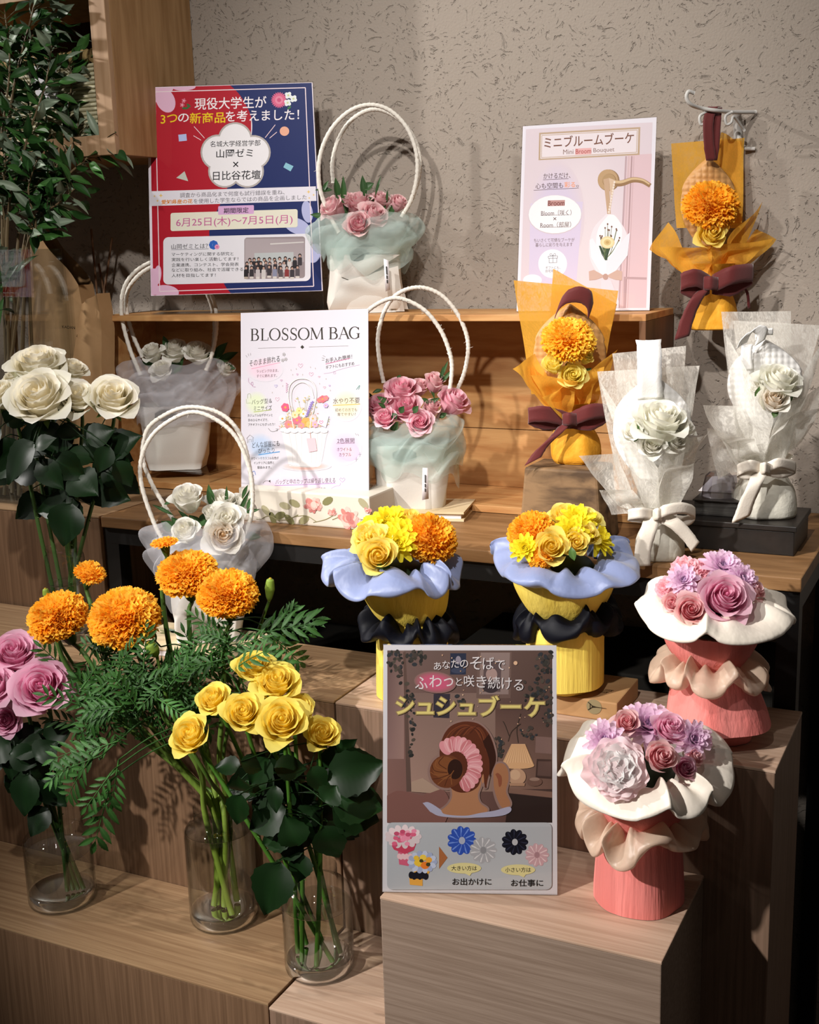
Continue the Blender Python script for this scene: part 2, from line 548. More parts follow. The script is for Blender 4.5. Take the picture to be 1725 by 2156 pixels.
# basket
by = 1.775
bl, br = at(25, 300, y=by)[0], at(207, 280, y=by)[0]
bt = at(150, 112, y=by)[2]
bz = kz0 + t
e = thing('basket', ((bl + br) / 2, by + .08, bz), 'pale woven reed basket inside the oak wall cabinet', 'basket')
n = 17
for kk in range(n):
    pass
zz = np.linspace(bz + .001, bt - .02, n * 6 + 1)
bulge = .0035 * np.abs(np.sin(np.pi * np.arange(len(zz)) / 6)) ** .6
mb = MB()
ring = lambda g: [(bl - g, by - g), (br + g, by - g), (br + g, by + .17 + g), (bl - g, by + .17 + g)]
mb.grid(np.array([[(*ring(g)[i], z) for i in range(4)] for z, g in zip(zz, bulge)]), False, True)
mb.box((bl, by, bz), (br, by + .17, bz + .003))
mb.build('body', 'reed', e, smooth=False)
mb = MB()
hz = bt - bz
for a, c in (((bl, by), (br, by)), ((br, by), (br, by + .17)), ((br, by + .17), (bl, by + .17)), ((bl, by + .17), (bl, by))):
    m = 60
    P = np.array([(a[0] + (c[0] - a[0]) * i / m, a[1] + (c[1] - a[1]) * i / m, bt - .008) for i in range(m + 1)])
    mb.tube(P, .011 + .0016 * np.sin(np.arange(m + 1) * 1.9), 8)
mb.build('rim', 'sea_rope', e)
q = at(100, 180, y=by - .006)
MB().box((q[0] - .028, by - .0075, q[2] - .032), (q[0] + .022, by - .0045, q[2] + .05)).build('label_card', 'paper_white', e, smooth=False)

# wooden block, floral box, black books, risers and boards on the table
e_y = 1.655
p0, p1 = at(1100, 990, y=e_y), at(1262, 985, y=e_y)
BZ = (p0[2] + p1[2]) / 2
hw = .0
mb = MB()
x0, x1 = p0[0], p1[0]
V = [(x0 - .006, e_y - .004, ZT), (x1 + .006, e_y - .004, ZT), (x1 + .006, e_y + .085, ZT), (x0 - .006, e_y + .085, ZT),
     (x0 + .003, e_y, BZ), (x1 - .003, e_y, BZ), (x1 - .003, e_y + .08, BZ), (x0 + .003, e_y + .08, BZ)]
mb.add(V, [(0, 3, 2, 1), (4, 5, 6, 7), (0, 1, 5, 4), (1, 2, 6, 5), (2, 3, 7, 6), (3, 0, 4, 7)])
o = mb.build('wooden_block', 'old_wood', smooth=False)
md = o.modifiers.new('edge', 'BEVEL'); md.width = .004; md.segments = 2
tag(o, 'weathered brown wooden block under the standing orange bouquet', 'block')

fy = at(660, 1108, z=ZT)[1]
fl, fr_ = at(505, 1080, y=fy), at(778, 1046, y=fy)
FZ = fr_[2]
e = thing('floral_box', ((fl[0] + fr_[0]) / 2, fy + .06, ZT), 'cream box with pink flower print under the BLOSSOM BAG poster', 'box')
MB().box((fl[0], fy, ZT), (fr_[0], fy + .10, FZ), (.62, .57, .49), bev=.003).build('body', 'print', e, smooth=False)
rng = np.random.RandomState(3)
mb = MB(); ms = MB()
def disc(m, c, ex, ey, rx, ry, col, n=14, fz=None, rot=0):
    a = np.linspace(0, 2 * math.pi, n, endpoint=False)
    f = 1 if fz is None else 1 + fz[0] * np.sin(fz[1] * a)
    X, Yv = np.cos(a) * rx * f, np.sin(a) * ry * f
    X, Yv = X * math.cos(rot) - Yv * math.sin(rot), X * math.sin(rot) + Yv * math.cos(rot)
    m.add(c + X[:, None] * ex + Yv[:, None] * ey, [tuple(range(n))], col)
EX, EY = np.array([1., 0, 0]), UP
for (px, py, r) in ((660, 1063, .024), (735, 1093, .030), (700, 1078, .012), (775, 1075, .010)):
    c = at(px, py, y=fy - .0006)
    for k in range(30):
        rr = r * (1 - k / 34)
        an = rng.uniform(0, 6.28)
        cc = c + EX * math.cos(an) * rr * .55 + EY * math.sin(an) * rr * .4 - np.array([0, 1, 0]) * .00004 * k
        cc[2] = min(max(cc[2], ZT + .006), FZ - .006)
        disc(mb, cc, EX, EY, r * rng.uniform(.16, .30), r * rng.uniform(.12, .24), C(rng.choice(['#c98c86', '#b8736f', '#d9a59c', '#c27f76', '#e0b8ae'])), 10, (.15, 5), an)
for (px, py) in ((560, 1075), (590, 1085), (610, 1100), (575, 1100), (640, 1095), (690, 1055), (765, 1060), (620, 1060), (600, 1065)):
    c = at(px, py, y=fy - .0004)
    c[2] = min(max(c[2], ZT + .008), FZ - .008)
    ml = MB(); disc(ml, c, EX, EY, .011, .006, C(rng.choice(['#8f8a68', '#7a7852', '#a09a7c'])), 10, None, rng.uniform(0, 3))
    ml.build('leaf_print', 'print', e)
for k in range(6):
    P = spline([at(540 + 40 * k, 1100 - 6 * (k % 3), y=fy - .0003), at(565 + 40 * k, 1086 + 8 * (k % 2), y=fy - .0003), at(590 + 38 * k, 1098 - 14 * (k % 2), y=fy - .0003)], 5)
    P[:, 2] = np.clip(P[:, 2], ZT + .004, FZ - .004)
    ms.tube(P, .0007, 4, C('#8d8763'))
mb.build('flower_print', 'print', e); ms.build('vine_print', 'print', e)

# black books under the right white bouquet
q0 = at(1672, 1172, z=ZT)
q1 = at(1672.5, 1108.5, y=q0[1])
KB = q1[2]
e = thing('black_box', (q0[0] - .1, q0[1] + .06, ZT), 'worn black leather book box lying flat under the right white bouquet', 'box')
MB().box((q0[0] - .20, q0[1], ZT), (q0[0], q0[1] + .125, KB - .008), bev=.0015).build('body', 'black_leather', e, smooth=False)
MB().box((q0[0] - .203, q0[1] - .003, KB - .0078), (q0[0] + .003, q0[1] + .128, KB), bev=.0012).build('lid', 'black_leather', e, smooth=False)
q2 = at(1500, 1095, y=q0[1] + .03)
z2 = at(1500, 1053, y=q0[1] + .03)[2]
bx0, bx1 = at(1462, 1080, y=q0[1] + .03)[0], at(1556, 1080, y=q0[1] + .03)[0]
e = thing('book', ((bx0 + bx1) / 2, q0[1] + .06, KB), 'small black book with dark page edges on the black box', 'book')
MB().box((bx0, q0[1] + .030, KB + .0008), (bx1, q0[1] + .09, z2 - .002)).build('pages', 'page_edge', e, smooth=False)
MB().box((bx0 - .002, q0[1] + .027, z2 - .0018), (bx1 + .002, q0[1] + .092, z2), bev=.0005).build('cover', 'black_leather', e, smooth=False)
KT = z2
# crystal paper weight on the book
gx = at(1510, 1050, y=q0[1] + .045)
e = MB()
P = []
for z, s in ((0, 1), (.012, .96), (.03, .80), (.036, .55)):
    P.append([(gx[0] + s * .023 * math.cos(a) * 1.1, q0[1] + .058 + s * .020 * math.sin(a), KT + z + .0004) for a in np.linspace(0, 6.283, 10, endpoint=False)])
e.grid(np.array(P), False, True)
e.Fc.append(tuple(range(10))[::-1]); e.Fc.append(tuple(range(30, 40)))
clear_mat('crystal', (.86, .86, .9), 1.5, .12, .22)
tag(e.build('paperweight', 'crystal', smooth=False), 'cut crystal paperweight on the small black book', 'paperweight')
# white folded card standing behind the crystal
a0, a1 = at(1470, 1052, y=q0[1] + .085), at(1552, 1058, y=q0[1] + .085)
a2, a3 = at(1500, 1003, y=q0[1] + .10), at(1552, 1000, y=q0[1] + .10)
zc = KT + .0004
mb = MB()
mb.add([(a0[0], q0[1] + .086, zc), (a1[0], q0[1] + .086, zc), (a3[0], q0[1] + .10, a3[2]), (a2[0], q0[1] + .10, a2[2])], [(0, 1, 2, 3)])
o = mb.build('white_card', 'paper_white', smooth=False, solid=.0006)
tag(o, 'small white card leaning behind the crystal paperweight', 'card')

# cream boards under the pink flower bag
bp = at(868, 1092, z=ZT)
e = thing('cream_book', (bp[0], bp[1] + .05, ZT), 'slim cream book under the pink flower bag on the table', 'book')
rz = .22
def rbox(mb, cx, cy, w, d, z0, z1, rot, col=(.5, .5, .5)):
    c, s = math.cos(rot), math.sin(rot)
    V = [(cx + x * c - y * s, cy + x * s + y * c, z) for z in (z0, z1) for x, y in ((-w, -d), (w, -d), (w, d), (-w, d))]
    return mb.add(V, [(0, 3, 2, 1), (4, 5, 6, 7), (0, 1, 5, 4), (1, 2, 6, 5), (2, 3, 7, 6), (3, 0, 4, 7)], col)
bcx, bcy = bp[0] + .006, bp[1] + .038
rbox(MB(), bcx, bcy, .075, .052, ZT + .0006, ZT + .004, rz).build('cover', 'cream_card', e, smooth=False)
rbox(MB(), bcx - .002, bcy + .001, .071, .048, ZT + .0042, ZT + .0125, rz).build('pages', 'paper_white', e, smooth=False)
rbox(MB(), bcx, bcy, .075, .052, ZT + .0127, ZT + .016, rz).build('cover', 'cream_card', e, smooth=False)
BOOKZ = ZT + .016
# kraft box with tower print under the right yellow bouquet
g0 = at(1299, 1476, z=ZU)
gy = at(1200, 1508, z=ZU)[1]
gt = at(1200, 1467, y=gy)[2]
gx0, gx1 = at(1090, 1490, y=gy)[0], at(1300, 1490, y=gy)[0]
e = thing('kraft_box', ((gx0 + gx1) / 2, gy + .05, ZU), 'brown kraft box with a round tower sticker under the right yellow bouquet', 'box')
KX = gt
MB().box((gx0, gy, ZU + .0004), (gx1, gy + .10, gt), bev=.002).build('body', 'kraft_box', e, smooth=False)
mb = MB()
c = at(1251, 1488, y=gy - .0006)
disc(mb, c, EX, EY, .0102, .0102, C('#8d8060'), 28)
mb.build('sticker', 'print', e)
mb = MB()
def quad(m, pts, col):
    m.add(np.array(pts), [tuple(range(len(pts)))], col)
tc_ = lambda x, z: c + EX * x + EY * z - np.array([0, .0004, 0])
for s in (1, -1):
    quad(mb, [tc_(-.0085, s * .0052), tc_(-.0075, s * .0058), tc_(-.002, s * .0016), tc_(-.003, s * .001)], C('#2d2418'))
quad(mb, [tc_(-.0056, -.004), tc_(-.0046, -.004), tc_(-.0046, .004), tc_(-.0056, .004)], C('#2d2418'))
quad(mb, [tc_(-.003, -.0017), tc_(.0005, -.0011), tc_(.0005, .0011), tc_(-.003, .0017)], C('#2d2418'))
quad(mb, [tc_(.0, -.0011), tc_(.003, -.0007), tc_(.003, .0007), tc_(.0, .0011)], C('#2d2418'))
quad(mb, [tc_(.003, -.0006), tc_(.017, -.0002), tc_(.017, .0002), tc_(.003, .0006)], C('#2d2418'))
mb.build('tower_print', 'print', e)
mb = MB()
for k, dx in enumerate((0, .004, .0085, .0125)):
    p = at(1268, 1458, z=gt + .0006) + np.array([dx * .5, dx, 0])
    quad(mb, [p + np.array([-.006, 0, 0]), p + np.array([.006, 0, 0]), p + np.array([.006, .0009, 0]), p + np.array([-.006, .0009, 0])], C('#241a10'))
    if k % 2 == 0:
        quad(mb, [p + np.array([.0052, 0, 0]), p + np.array([.006, 0, 0]), p + np.array([.006, .0045, 0]), p + np.array([.0052, .0045, 0])], C('#241a10'))
mb.build('letter_print', 'print', e)
# cream map book under the front white flower bag
mp_ = at(430, 1358, z=ZU)
e = thing('map_book', (mp_[0], mp_[1] + .03, ZU), 'cream book with a map printed cover under the front white flower bag', 'book')
rbox(MB(), mp_[0], 1.50, .098, .058, ZU + .0014, ZU + .011, .06).build('pages', 'paper_white', e, smooth=False)
rbox(MB(), mp_[0], 1.50, .10, .06, ZU + .0112, ZU + .014, .06).build('cover', 'cream_card', e, smooth=False)
mb = MB()
for k in range(7):
    cx, cy = mp_[0] + rng.uniform(-.08, .08), 1.50 + rng.uniform(-.045, .045)
    a = np.linspace(0, 6.28, 14, endpoint=False)
    rr = rng.uniform(.008, .02) * (1 + .4 * np.sin(3 * a + k) + .2 * np.sin(5 * a))
    mb.add(np.stack([cx + rr * np.cos(a), cy + rr * np.sin(a) * .7, np.full(14, ZU + .0143)], 1), [tuple(range(14))], C(['#9b9a72', '#c4ab80', '#7f8f80'][k % 3]))
mb.build('map_print', 'print', e)
MAPZ = ZU + .0144

# acrylic riser in the crate under the left white flower bag
rp = at(365, 1055, z=ZT + .014)
ry = 1.865
rx0, rx1 = at(318, 1000, y=ry)[0], at(462, 1000, y=ry)[0]
rz1 = at(365, 985, y=ry)[2]
mb = MB()
mb.box((rx0, ry - .03, rz1 - .003), (rx1, ry + .06, rz1))
mb.box((rx0, ry - .03, ZT + .0135), (rx0 + .003, ry + .06, rz1 - .0031)); mb.box((rx1 - .003, ry - .03, ZT + .0135), (rx1, ry + .06, rz1 - .0031))
tag(mb.build('acrylic_riser', 'acrylic', smooth=False), 'clear acrylic riser in the crate under the left white flower bag', 'riser')
RISZ = rz1

# kraft paper bags with KADAN print and dried twigs, left of the crate
def sheet(mb, corners, nu=14, nv=14, bulge=.0, seed=0, amp=.0, col=(.5, .5, .5)):
    a, b_, c, d = [np.asarray(x, float) for x in corners]     # around: 00, 10, 11, 01
    u = np.linspace(0, 1, nu)[:, None, None]
    v = np.linspace(0, 1, nv)[None, :, None]
    P = (1 - u) * (1 - v) * a + u * (1 - v) * b_ + u * v * c + (1 - u) * v * d
    n = nrm(np.cross(b_ - a, d - a))
    R = np.random.RandomState(seed)
    w = bulge * np.sin(np.pi * u) * np.sin(np.pi * v) * 1.0
    for k in range(4):
        fu, fv, p, q = R.uniform(.6, 2.6), R.uniform(.6, 2.6), R.uniform(0, 6), R.uniform(0, 6)
        w = w + amp * .5 * np.sin(fu * np.pi * u + p + fv * v * 2) * np.sin(fv * np.pi * v + q)
    return mb.grid(P + w * n, col=col)

# ------------------------------------------------------------------ flowers and leaves
def lerp(a, b, t):
    return np.asarray(a) + (np.asarray(b) - np.asarray(a)) * t

def rose(mb, c, axis, R, seed, cin, cout, crim=None, N=24, H=None, op=1.0, ruf=0.0, guard=None, calyx=True):
    R = R * (1.3 if op <= .8 else 1.15 if op <= 1 else 1.06)
    rs = np.random.RandomState(seed)
    e1, e2, a = frame(axis)
    H = H or 1.22 * R
    cin, cout = np.asarray(cin), np.asarray(cout)
    crim = cout if crim is None else np.asarray(crim)
    u = np.linspace(-1, 1, 9)[:, None]
    v = np.linspace(0, 1, 8)[None, :]
    ph0 = rs.uniform(0, 6.28)
    org = np.asarray(c, float) - a * H * .52
    for i in range(N):
        t = i / (N - 1)
        phi0 = ph0 + i * 2.39996 + rs.uniform(-.15, .15)
        rr = R * (.09 + .60 * t ** .78 * (.35 + .65 * op)) * rs.uniform(.95, 1.05)
        w = 1.35 - .50 * t
        zt = H * (1 - (.06 + .24 * op) * t ** 2.0) * rs.uniform(.97, 1.03)
        vv = v * (1 - .20 * np.abs(u) ** 2.6)
        phi = phi0 + u * w
        rho = rr * (.50 + .58 * np.sin(vv * 1.9) ** .8) * (1 + (.16 - .05 * t) * u)
        k = np.clip((vv - .70) / .30, 0, 1) ** 1.7
        cu = (.02 + .30 * t ** 1.6) * rs.uniform(.7, 1.3) * op
        pt = 1.15 - np.abs(u) * .85
        rho = rho + k * cu * R * pt
        z = zt * vv ** .85 - k * cu * R * .62 * pt * (t > .25)
        if ruf:
            wv = ruf * R * vv ** 3 * np.sin(u * rs.uniform(7, 10) + rs.uniform(0, 6) + rs.uniform(-1, 1) * u * 4)
            rho, z = rho + wv, z + ruf * R * .7 * vv ** 3 * np.cos(u * rs.uniform(8, 12) + rs.uniform(0, 6))
        else:
            z = z + .03 * R * vv ** 3 * np.sin(3 * u + rs.uniform(0, 6)) * t
            rho = rho + .035 * R * vv ** 3 * np.sin(4 * u + rs.uniform(0, 6)) * t
        P = org + (rho * np.cos(phi))[..., None] * e1 + (rho * np.sin(phi))[..., None] * e2 + z[..., None] * a
        base = lerp(cin, cout, t)
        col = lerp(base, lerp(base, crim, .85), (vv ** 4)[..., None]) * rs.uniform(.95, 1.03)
        if guard is not None and t > .86:
            col = lerp(col, guard, (.50 * (1 - vv) + .05)[..., None])
        mb.grid(P, col=np.clip(col, 0, 1))
    mb.sphere(org + a * H * .36, (R * .44, R * .44, H * .34), cin, 14, 8, a)
    mb.sphere(org + a * H * .52, (R * .10, R * .10, H * .40), cin, 10, 8, a)

def calyx(mb, c, axis, R, H, col=C('#56703a')):
    e1, e2, a = frame(axis)
    b0 = np.asarray(c, float) - a * H * .52
    mb.sphere(b0 - a * R * .02, (R * .30, R * .30, R * .22), col, 10, 6, a)
    for k in range(5):
        an = k * 1.2566
        d = nrm((e1 * math.cos(an) + e2 * math.sin(an)) * .9 + a * .25)
        leaf(mb, b0, d, a, R * .75, R * .15, col=col, droop=.25)

def marigold(mb, c, axis, R, Hh, seed, N=380, cols=('#ffc440', '#ffba30', '#ffcd4c', '#feb026')):
    rs = np.random.RandomState(seed)
    e1, e2, a = frame(axis)
    c = np.asarray(c, float)
    u = np.linspace(-1, 1, 7)[:, None]
    v = np.linspace(0, 1, 4)[None, :]
    for i in range(N):
        ct = 1 - 1.42 * (i + .5) / N
        st = math.sqrt(max(0, 1 - ct * ct))
        ph = i * 2.39996 + rs.uniform(-.2, .2)
        d = e1 * st * math.cos(ph) + e2 * st * math.sin(ph)
        tip = d * R + a * ct * Hh
        nn = nrm(d / R + a * ct / Hh)
        t1 = nrm(-e1 * math.sin(ph) + e2 * math.cos(ph))
        if rs.rand() < .5:
            t1 = nrm(t1 + np.cross(nn, t1) * rs.uniform(-.9, .9))
        t2 = np.cross(nn, t1)
        sc = rs.uniform(.90, 1.07) if ct < .93 else rs.uniform(.78, .9)
        w = R * rs.uniform(.13, .20)
        f = rs.uniform(5, 8)
        p, q = rs.uniform(0, 6.28, 2)
        up = (.60 + (sc - .60) * v) * np.ones_like(u)
        P = c + up[..., None] * tip + (w * u * (.3 + .7 * v))[..., None] * t1
        P = P + (R * .055 * v * np.sin(f * u + p) + R * .05 * (rs.rand() - .3) * v ** 2)[..., None] * t2
        P = P + (R * .05 * v ** 3 * np.sin(2.1 * f * u + q))[..., None] * nn
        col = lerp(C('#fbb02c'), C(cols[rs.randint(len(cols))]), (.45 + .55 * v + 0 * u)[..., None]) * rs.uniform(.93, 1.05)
        mb.grid(P, col=np.clip(col, 0, 1))
    mb.sphere(c + a * Hh * .05, (R * .72, R * .72, Hh * .72), C('#faa824'), 16, 10, a)

def mum(mb, c, axis, R, seed, col, cen, N=48, open_=1.0):
    rs = np.random.RandomState(seed)
    e1, e2, a = frame(axis)
    c = np.asarray(c, float)
    u = np.linspace(-1, 1, 5)[:, None]
    v = np.linspace(0, 1, 6)[None, :]
    for i in range(N):
        t = i / (N - 1)
        ph = i * 2.39996 + rs.uniform(-.2, .2)
        el = math.radians(lerp(74, 4, t ** .8 * open_)) + rs.uniform(-.1, .1)
        Lh = R * lerp(.45, 1.02, t ** .7) * rs.uniform(.93, 1.06)
        d = e1 * math.cos(ph) + e2 * math.sin(ph)
        tn = -e1 * math.sin(ph) + e2 * math.cos(ph)
        w = R * .19 * np.sin(np.pi * (.10 + .82 * v) ** .85) ** .6
        rad = Lh * v * math.cos(el) + R * .06
        z = Lh * v * math.sin(el) - R * .18 * t * v ** 2
        n_ = nrm(a * math.cos(el) - d * math.sin(el))
        P = c - a * R * .15 + rad[..., None] * d + (z + 0 * u)[..., None] * a + (w * u)[..., None] * tn + (R * .06 * u ** 2 * (1 - .3 * v))[..., None] * n_
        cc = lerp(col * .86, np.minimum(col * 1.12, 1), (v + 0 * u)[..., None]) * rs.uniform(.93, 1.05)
        mb.grid(P, col=np.clip(cc, 0, 1))
    mb.sphere(c - a * R * .10, (R * .26, R * .26, R * .17), cen * .8, 10, 6, a)
    for i in range(16):
        r = R * .2 * math.sqrt((i + .5) / 16)
        mb.sphere(c + a * R * .08 + r * (e1 * math.cos(i * 2.4) + e2 * math.sin(i * 2.4)), R * .05, cen, 6, 4)

def carnation(mb, c, axis, R, seed, cin, cout, N=60):
    rs = np.random.RandomState(seed)
    e1, e2, a = frame(axis)
    c = np.asarray(c, float)
    u = np.linspace(-1, 1, 17)[:, None]
    v = np.linspace(0, 1, 7)[None, :]
    for i in range(N):
        t = i / (N - 1)
        el = math.radians(lerp(84, 8, t ** .9))
        ph = i * 2.39996 + rs.uniform(-.3, .3)
        d = e1 * math.cos(ph) + e2 * math.sin(ph)
        tn = -e1 * math.sin(ph) + e2 * math.cos(ph)
        Lh = R * lerp(.62, 1.0, t) * rs.uniform(.9, 1.05)
        q1, q2, f = rs.uniform(0, 6.28), rs.uniform(0, 6.28), rs.uniform(4, 6.5)
        vv = v * (1 - .26 * u ** 2)
        rad = Lh * vv * math.cos(el) + R * .055 * vv ** 3 * np.sin(f * u + q1) - R * .05 * vv ** 4 * (t > .5)
        z = Lh * vv * math.sin(el) * .8 + R * .075 * vv ** 3 * np.sin(f * 1.3 * u + q2)
        w = R * .46 * (.22 + .78 * v ** .8)
        P = c - a * R * .22 + rad[..., None] * d + z[..., None] * a + (w * u)[..., None] * tn
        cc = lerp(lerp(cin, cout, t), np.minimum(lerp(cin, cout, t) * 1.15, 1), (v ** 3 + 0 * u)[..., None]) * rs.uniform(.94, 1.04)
        mb.grid(P, col=np.clip(cc, 0, 1))
    mb.sphere(c - a * R * .12, (R * .6, R * .6, R * .34), lerp(cin, cout, .6), 12, 8, a)

def leaf(mb, base, d, n, Ln, W, kind='ovate', col=C('#1d3a1c'), fold=.25, droop=.3, twist=0, serr=0):
    d = nrm(d)
    s = nrm(np.cross(d, n))
    n = np.cross(s, d)
    rows = 13 if serr else 9
    v = np.linspace(0, 1, rows)[None, :]
    u = np.linspace(-1, 1, 5)[:, None]
    if kind == 'ovate':
        w = W * (np.sin(np.pi * np.clip(v, 0, 1) ** .72) ** .95 * (1 - .18 * v ** 4))
    else:
        w = W * np.sin(np.pi * v ** .95) ** 1.05
    w = w + W * .03 * (1 - v)
    if serr:
        w = w * (1 + serr * (np.arange(rows) % 2)[None, :] * (np.abs(u) > .9))
    ang = droop * v
    along = Ln * np.sin(ang) / max(droop, 1e-3) if abs(droop) > 1e-3 else Ln * v
    down = -Ln * (1 - np.cos(ang)) / max(droop, 1e-3) if abs(droop) > 1e-3 else 0 * v
    P = np.asarray(base) + (along + 0 * u)[..., None] * d + (down + fold * w * np.abs(u) ** 1.2 + W * .08 * np.sin(6 * v + 2 * u))[..., None] * n + (w * u)[..., None] * s
    cc = np.broadcast_to(np.asarray(col), P.shape).copy()
    cc[2] = cc[2] * 1.35
    mb.grid(P, col=np.clip(cc, 0, 1))

def pinnate(mb, base, d, n, Ln, seed, col=C('#2a5226'), pairs=6, wid=.085):
    rs = np.random.RandomState(seed)
    d = nrm(d)
    s = nrm(np.cross(d, n))
    n = np.cross(s, d)
    pts = [np.asarray(base) + d * Ln * t - n * Ln * .22 * t * t for t in np.linspace(0, 1, 7)]
    mb.tube(pts, np.linspace(.0012, .0005, 7), 5, col * 1.2)
    for k in range(pairs):
        t = .22 + .70 * k / max(1, pairs - 1)
        p = np.asarray(base) + d * Ln * t - n * Ln * .22 * t * t
        ln = Ln * (.44 - .18 * abs(t - .5)) * rs.uniform(.85, 1.1)
        for sg in (1, -1):
            dd = nrm(d * .75 + s * sg * .75 + n * rs.uniform(-.2, .25))
            leaf(mb, p, dd, n, ln, Ln * wid * rs.uniform(.8, 1.1), 'lance', col * rs.uniform(.8, 1.15), .25, .5, serr=.16)
    leaf(mb, pts[-1], nrm(d - n * .4), n, Ln * .32, Ln * wid, 'lance', col, .25, .4, serr=.16)

GREEN = C('#5c7a3a')
DKLEAF = C('#10240f')

# ------------------------------------------------------------------ shaped helpers for bags and bouquets
def lathe_px(mb, D, rows, n=48, fold=None, ry=1.0, col=(.5, .5, .5), closed=False, tight=3):
    """rows: (cx, cy, half width) in photo pixels along the axis; rings are level circles"""
    R = spline(rows, tight) if tight else np.array(rows, float)
    P = []
    ph = np.linspace(0, 2 * math.pi, n, endpoint=False)
    for i, (cx, cy, hw) in enumerate(R):
        c = K(cx, cy, D)
        r = max(hw, .5) * mpp(c)
        t = i / (len(R) - 1)
        f = 1 if fold is None else fold(ph, t)
        P.append(c + (r * f * np.cos(ph))[:, None] * RV + (r * ry * f * np.sin(ph))[:, None] * NV)
    P = np.array(P)
    mb.grid(P, False, True, col)
    if closed:
        i0 = mb.n - P.shape[0] * n
        mb.Fc.append(tuple(i0 + j for j in range(n))[::-1])
    return P

def scrunch(mb, c, rin, rout, th, slope, seed, nf=9, amp=.012, N=300, M=18, pinch=.5, tilt=(0, 0), ry=1.0, drop=0):
    """gathered fabric ring: flattened tube with radial folds that grow outward"""
    rs = np.random.RandomState(seed)
    lo, hi = wob(seed + 1, 4, 4), wob(seed + 2, 4, 5)
    ph = np.linspace(0, 2 * math.pi, N, endpoint=False)[:, None]
    v = np.linspace(0, 2 * math.pi, M, endpoint=False)[None, :]
    s = np.cos(v)
    o = (s + 1) / 2
    half = (rout - rin) / 2 * (1 + .17 * lo(ph))
    warp = ph * nf + 1.0 * np.sin(2 * ph + rs.uniform(0, 6)) + 1.3 * np.sin(3 * ph + rs.uniform(0, 6))
    f1 = np.sin(warp)
    f1 = np.sign(f1) * np.abs(f1) ** .7
    w2 = warp * 2.3 + rs.uniform(0, 6) + 1.6 * np.sin(2 * ph + 1)
    f2 = np.sin(w2)
    g2 = np.maximum(0, np.cos(w2 * .5)) ** 6          # sharp creases running out from the elastic
    r = rin + half * (1 + s) + .25 * amp * f2 * (1 - .5 * o)
    thick = th * (.9 - .25 * o) * (1 + .40 * hi(ph * 2)) * (1 + .25 * f2 * (1 - o))
    z = slope * half * (1 + s) - drop * o ** 2 + thick * np.sin(v) + amp * f1 * (.20 + .80 * o ** 1.2) + .45 * amp * f2 * (1.15 - o) - .55 * amp * g2 * (1.2 - o) * (np.sin(v) > -.3) + amp * .9 * lo(ph + 1) * o
    pp = ph + pinch / nf * np.cos(warp) * o * 1.15
    z = z + tilt[0] * r * np.cos(pp) + tilt[1] * r * np.sin(pp)
    P = np.asarray(c) + (r * np.cos(pp))[..., None] * RV + (r * ry * np.sin(pp))[..., None] * NV + z[..., None] * UP
    mb.grid(P, True, True)

def ribbon(mb, pts, wdir, w, n=6, seed=0):
    P = spline(pts, n)
    rs = np.random.RandomState(seed)
    m = len(P)
    wd = np.array([nrm(wdir) for _ in range(m)]) if np.ndim(wdir) == 1 else spline(wdir, n)
    wd = wd / np.linalg.norm(wd, axis=1, keepdims=True)
    ww = (np.broadcast_to(np.asarray(w, float), (m,)) * (1 + rs.uniform(-.05, .05, m)))[:, None]
    T = np.gradient(P, axis=0)
    nn = np.cross(T, wd)
    nn /= np.linalg.norm(nn, axis=1, keepdims=True) + 1e-9
    rows = [P + wd * ww * k + nn * ww * .07 * (1 - k * k) for k in (-1, -.5, 0, .5, 1)]
    mb.grid(np.array(rows).transpose(1, 0, 2))

def bouquet_flower(parent, kind, px, py, rpx, D, axis, seed, **kw):
    c = K(px, py, D)
    R = rpx * mpp(c)
    mb = MB()
    m = 'petal'
    if kind == 'rose':
        rose(mb, c, axis, R, seed, **kw)
    elif kind == 'marigold':
        marigold(mb, c, axis, R, R * kw.pop('flat', .8), seed, **kw)
    elif kind == 'chrysanthemum':
        mum(mb, c, axis, R * 1.18, seed, **kw)
    else:
        carnation(mb, c, axis, R, seed, **kw)
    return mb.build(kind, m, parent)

def sprigs(parent, D, items, col, kind='lance', seed=0, name='leaf', up=None, matn='leaf'):
    """items: (x0,y0,x1,y1,width px[,depth shift])"""
    rs = np.random.RandomState(seed)
    for it in items:
        x0, y0, x1, y1, w = it[:5]
        dd = it[5] if len(it) > 5 else 0
        a, b_ = K(x0, y0, D + dd), K(x1, y1, D + dd - .006)
        L_ = np.linalg.norm(b_ - a)
        mb = MB()
        n = nrm(-NV + .5 * UP + RV * rs.uniform(-.5, .5))
        leaf(mb, a, b_ - a, n, L_ * 1.03, w * mpp(a) * .5, kind, col * rs.uniform(.8, 1.2), .3, .25)
        mb.build(name, matn, parent)

WHITE_IN, WHITE_OUT = C('#f6f2e4'), C('#f6f5f0')
PINK_IN, PINK_OUT, PINK_RIM = C('#c9517c'), C('#dd86a6'), C('#e9a9bf')
YEL_IN, YEL_OUT, YEL_RIM = C('#f2c740'), C('#f0cd48'), C('#f3d85c')

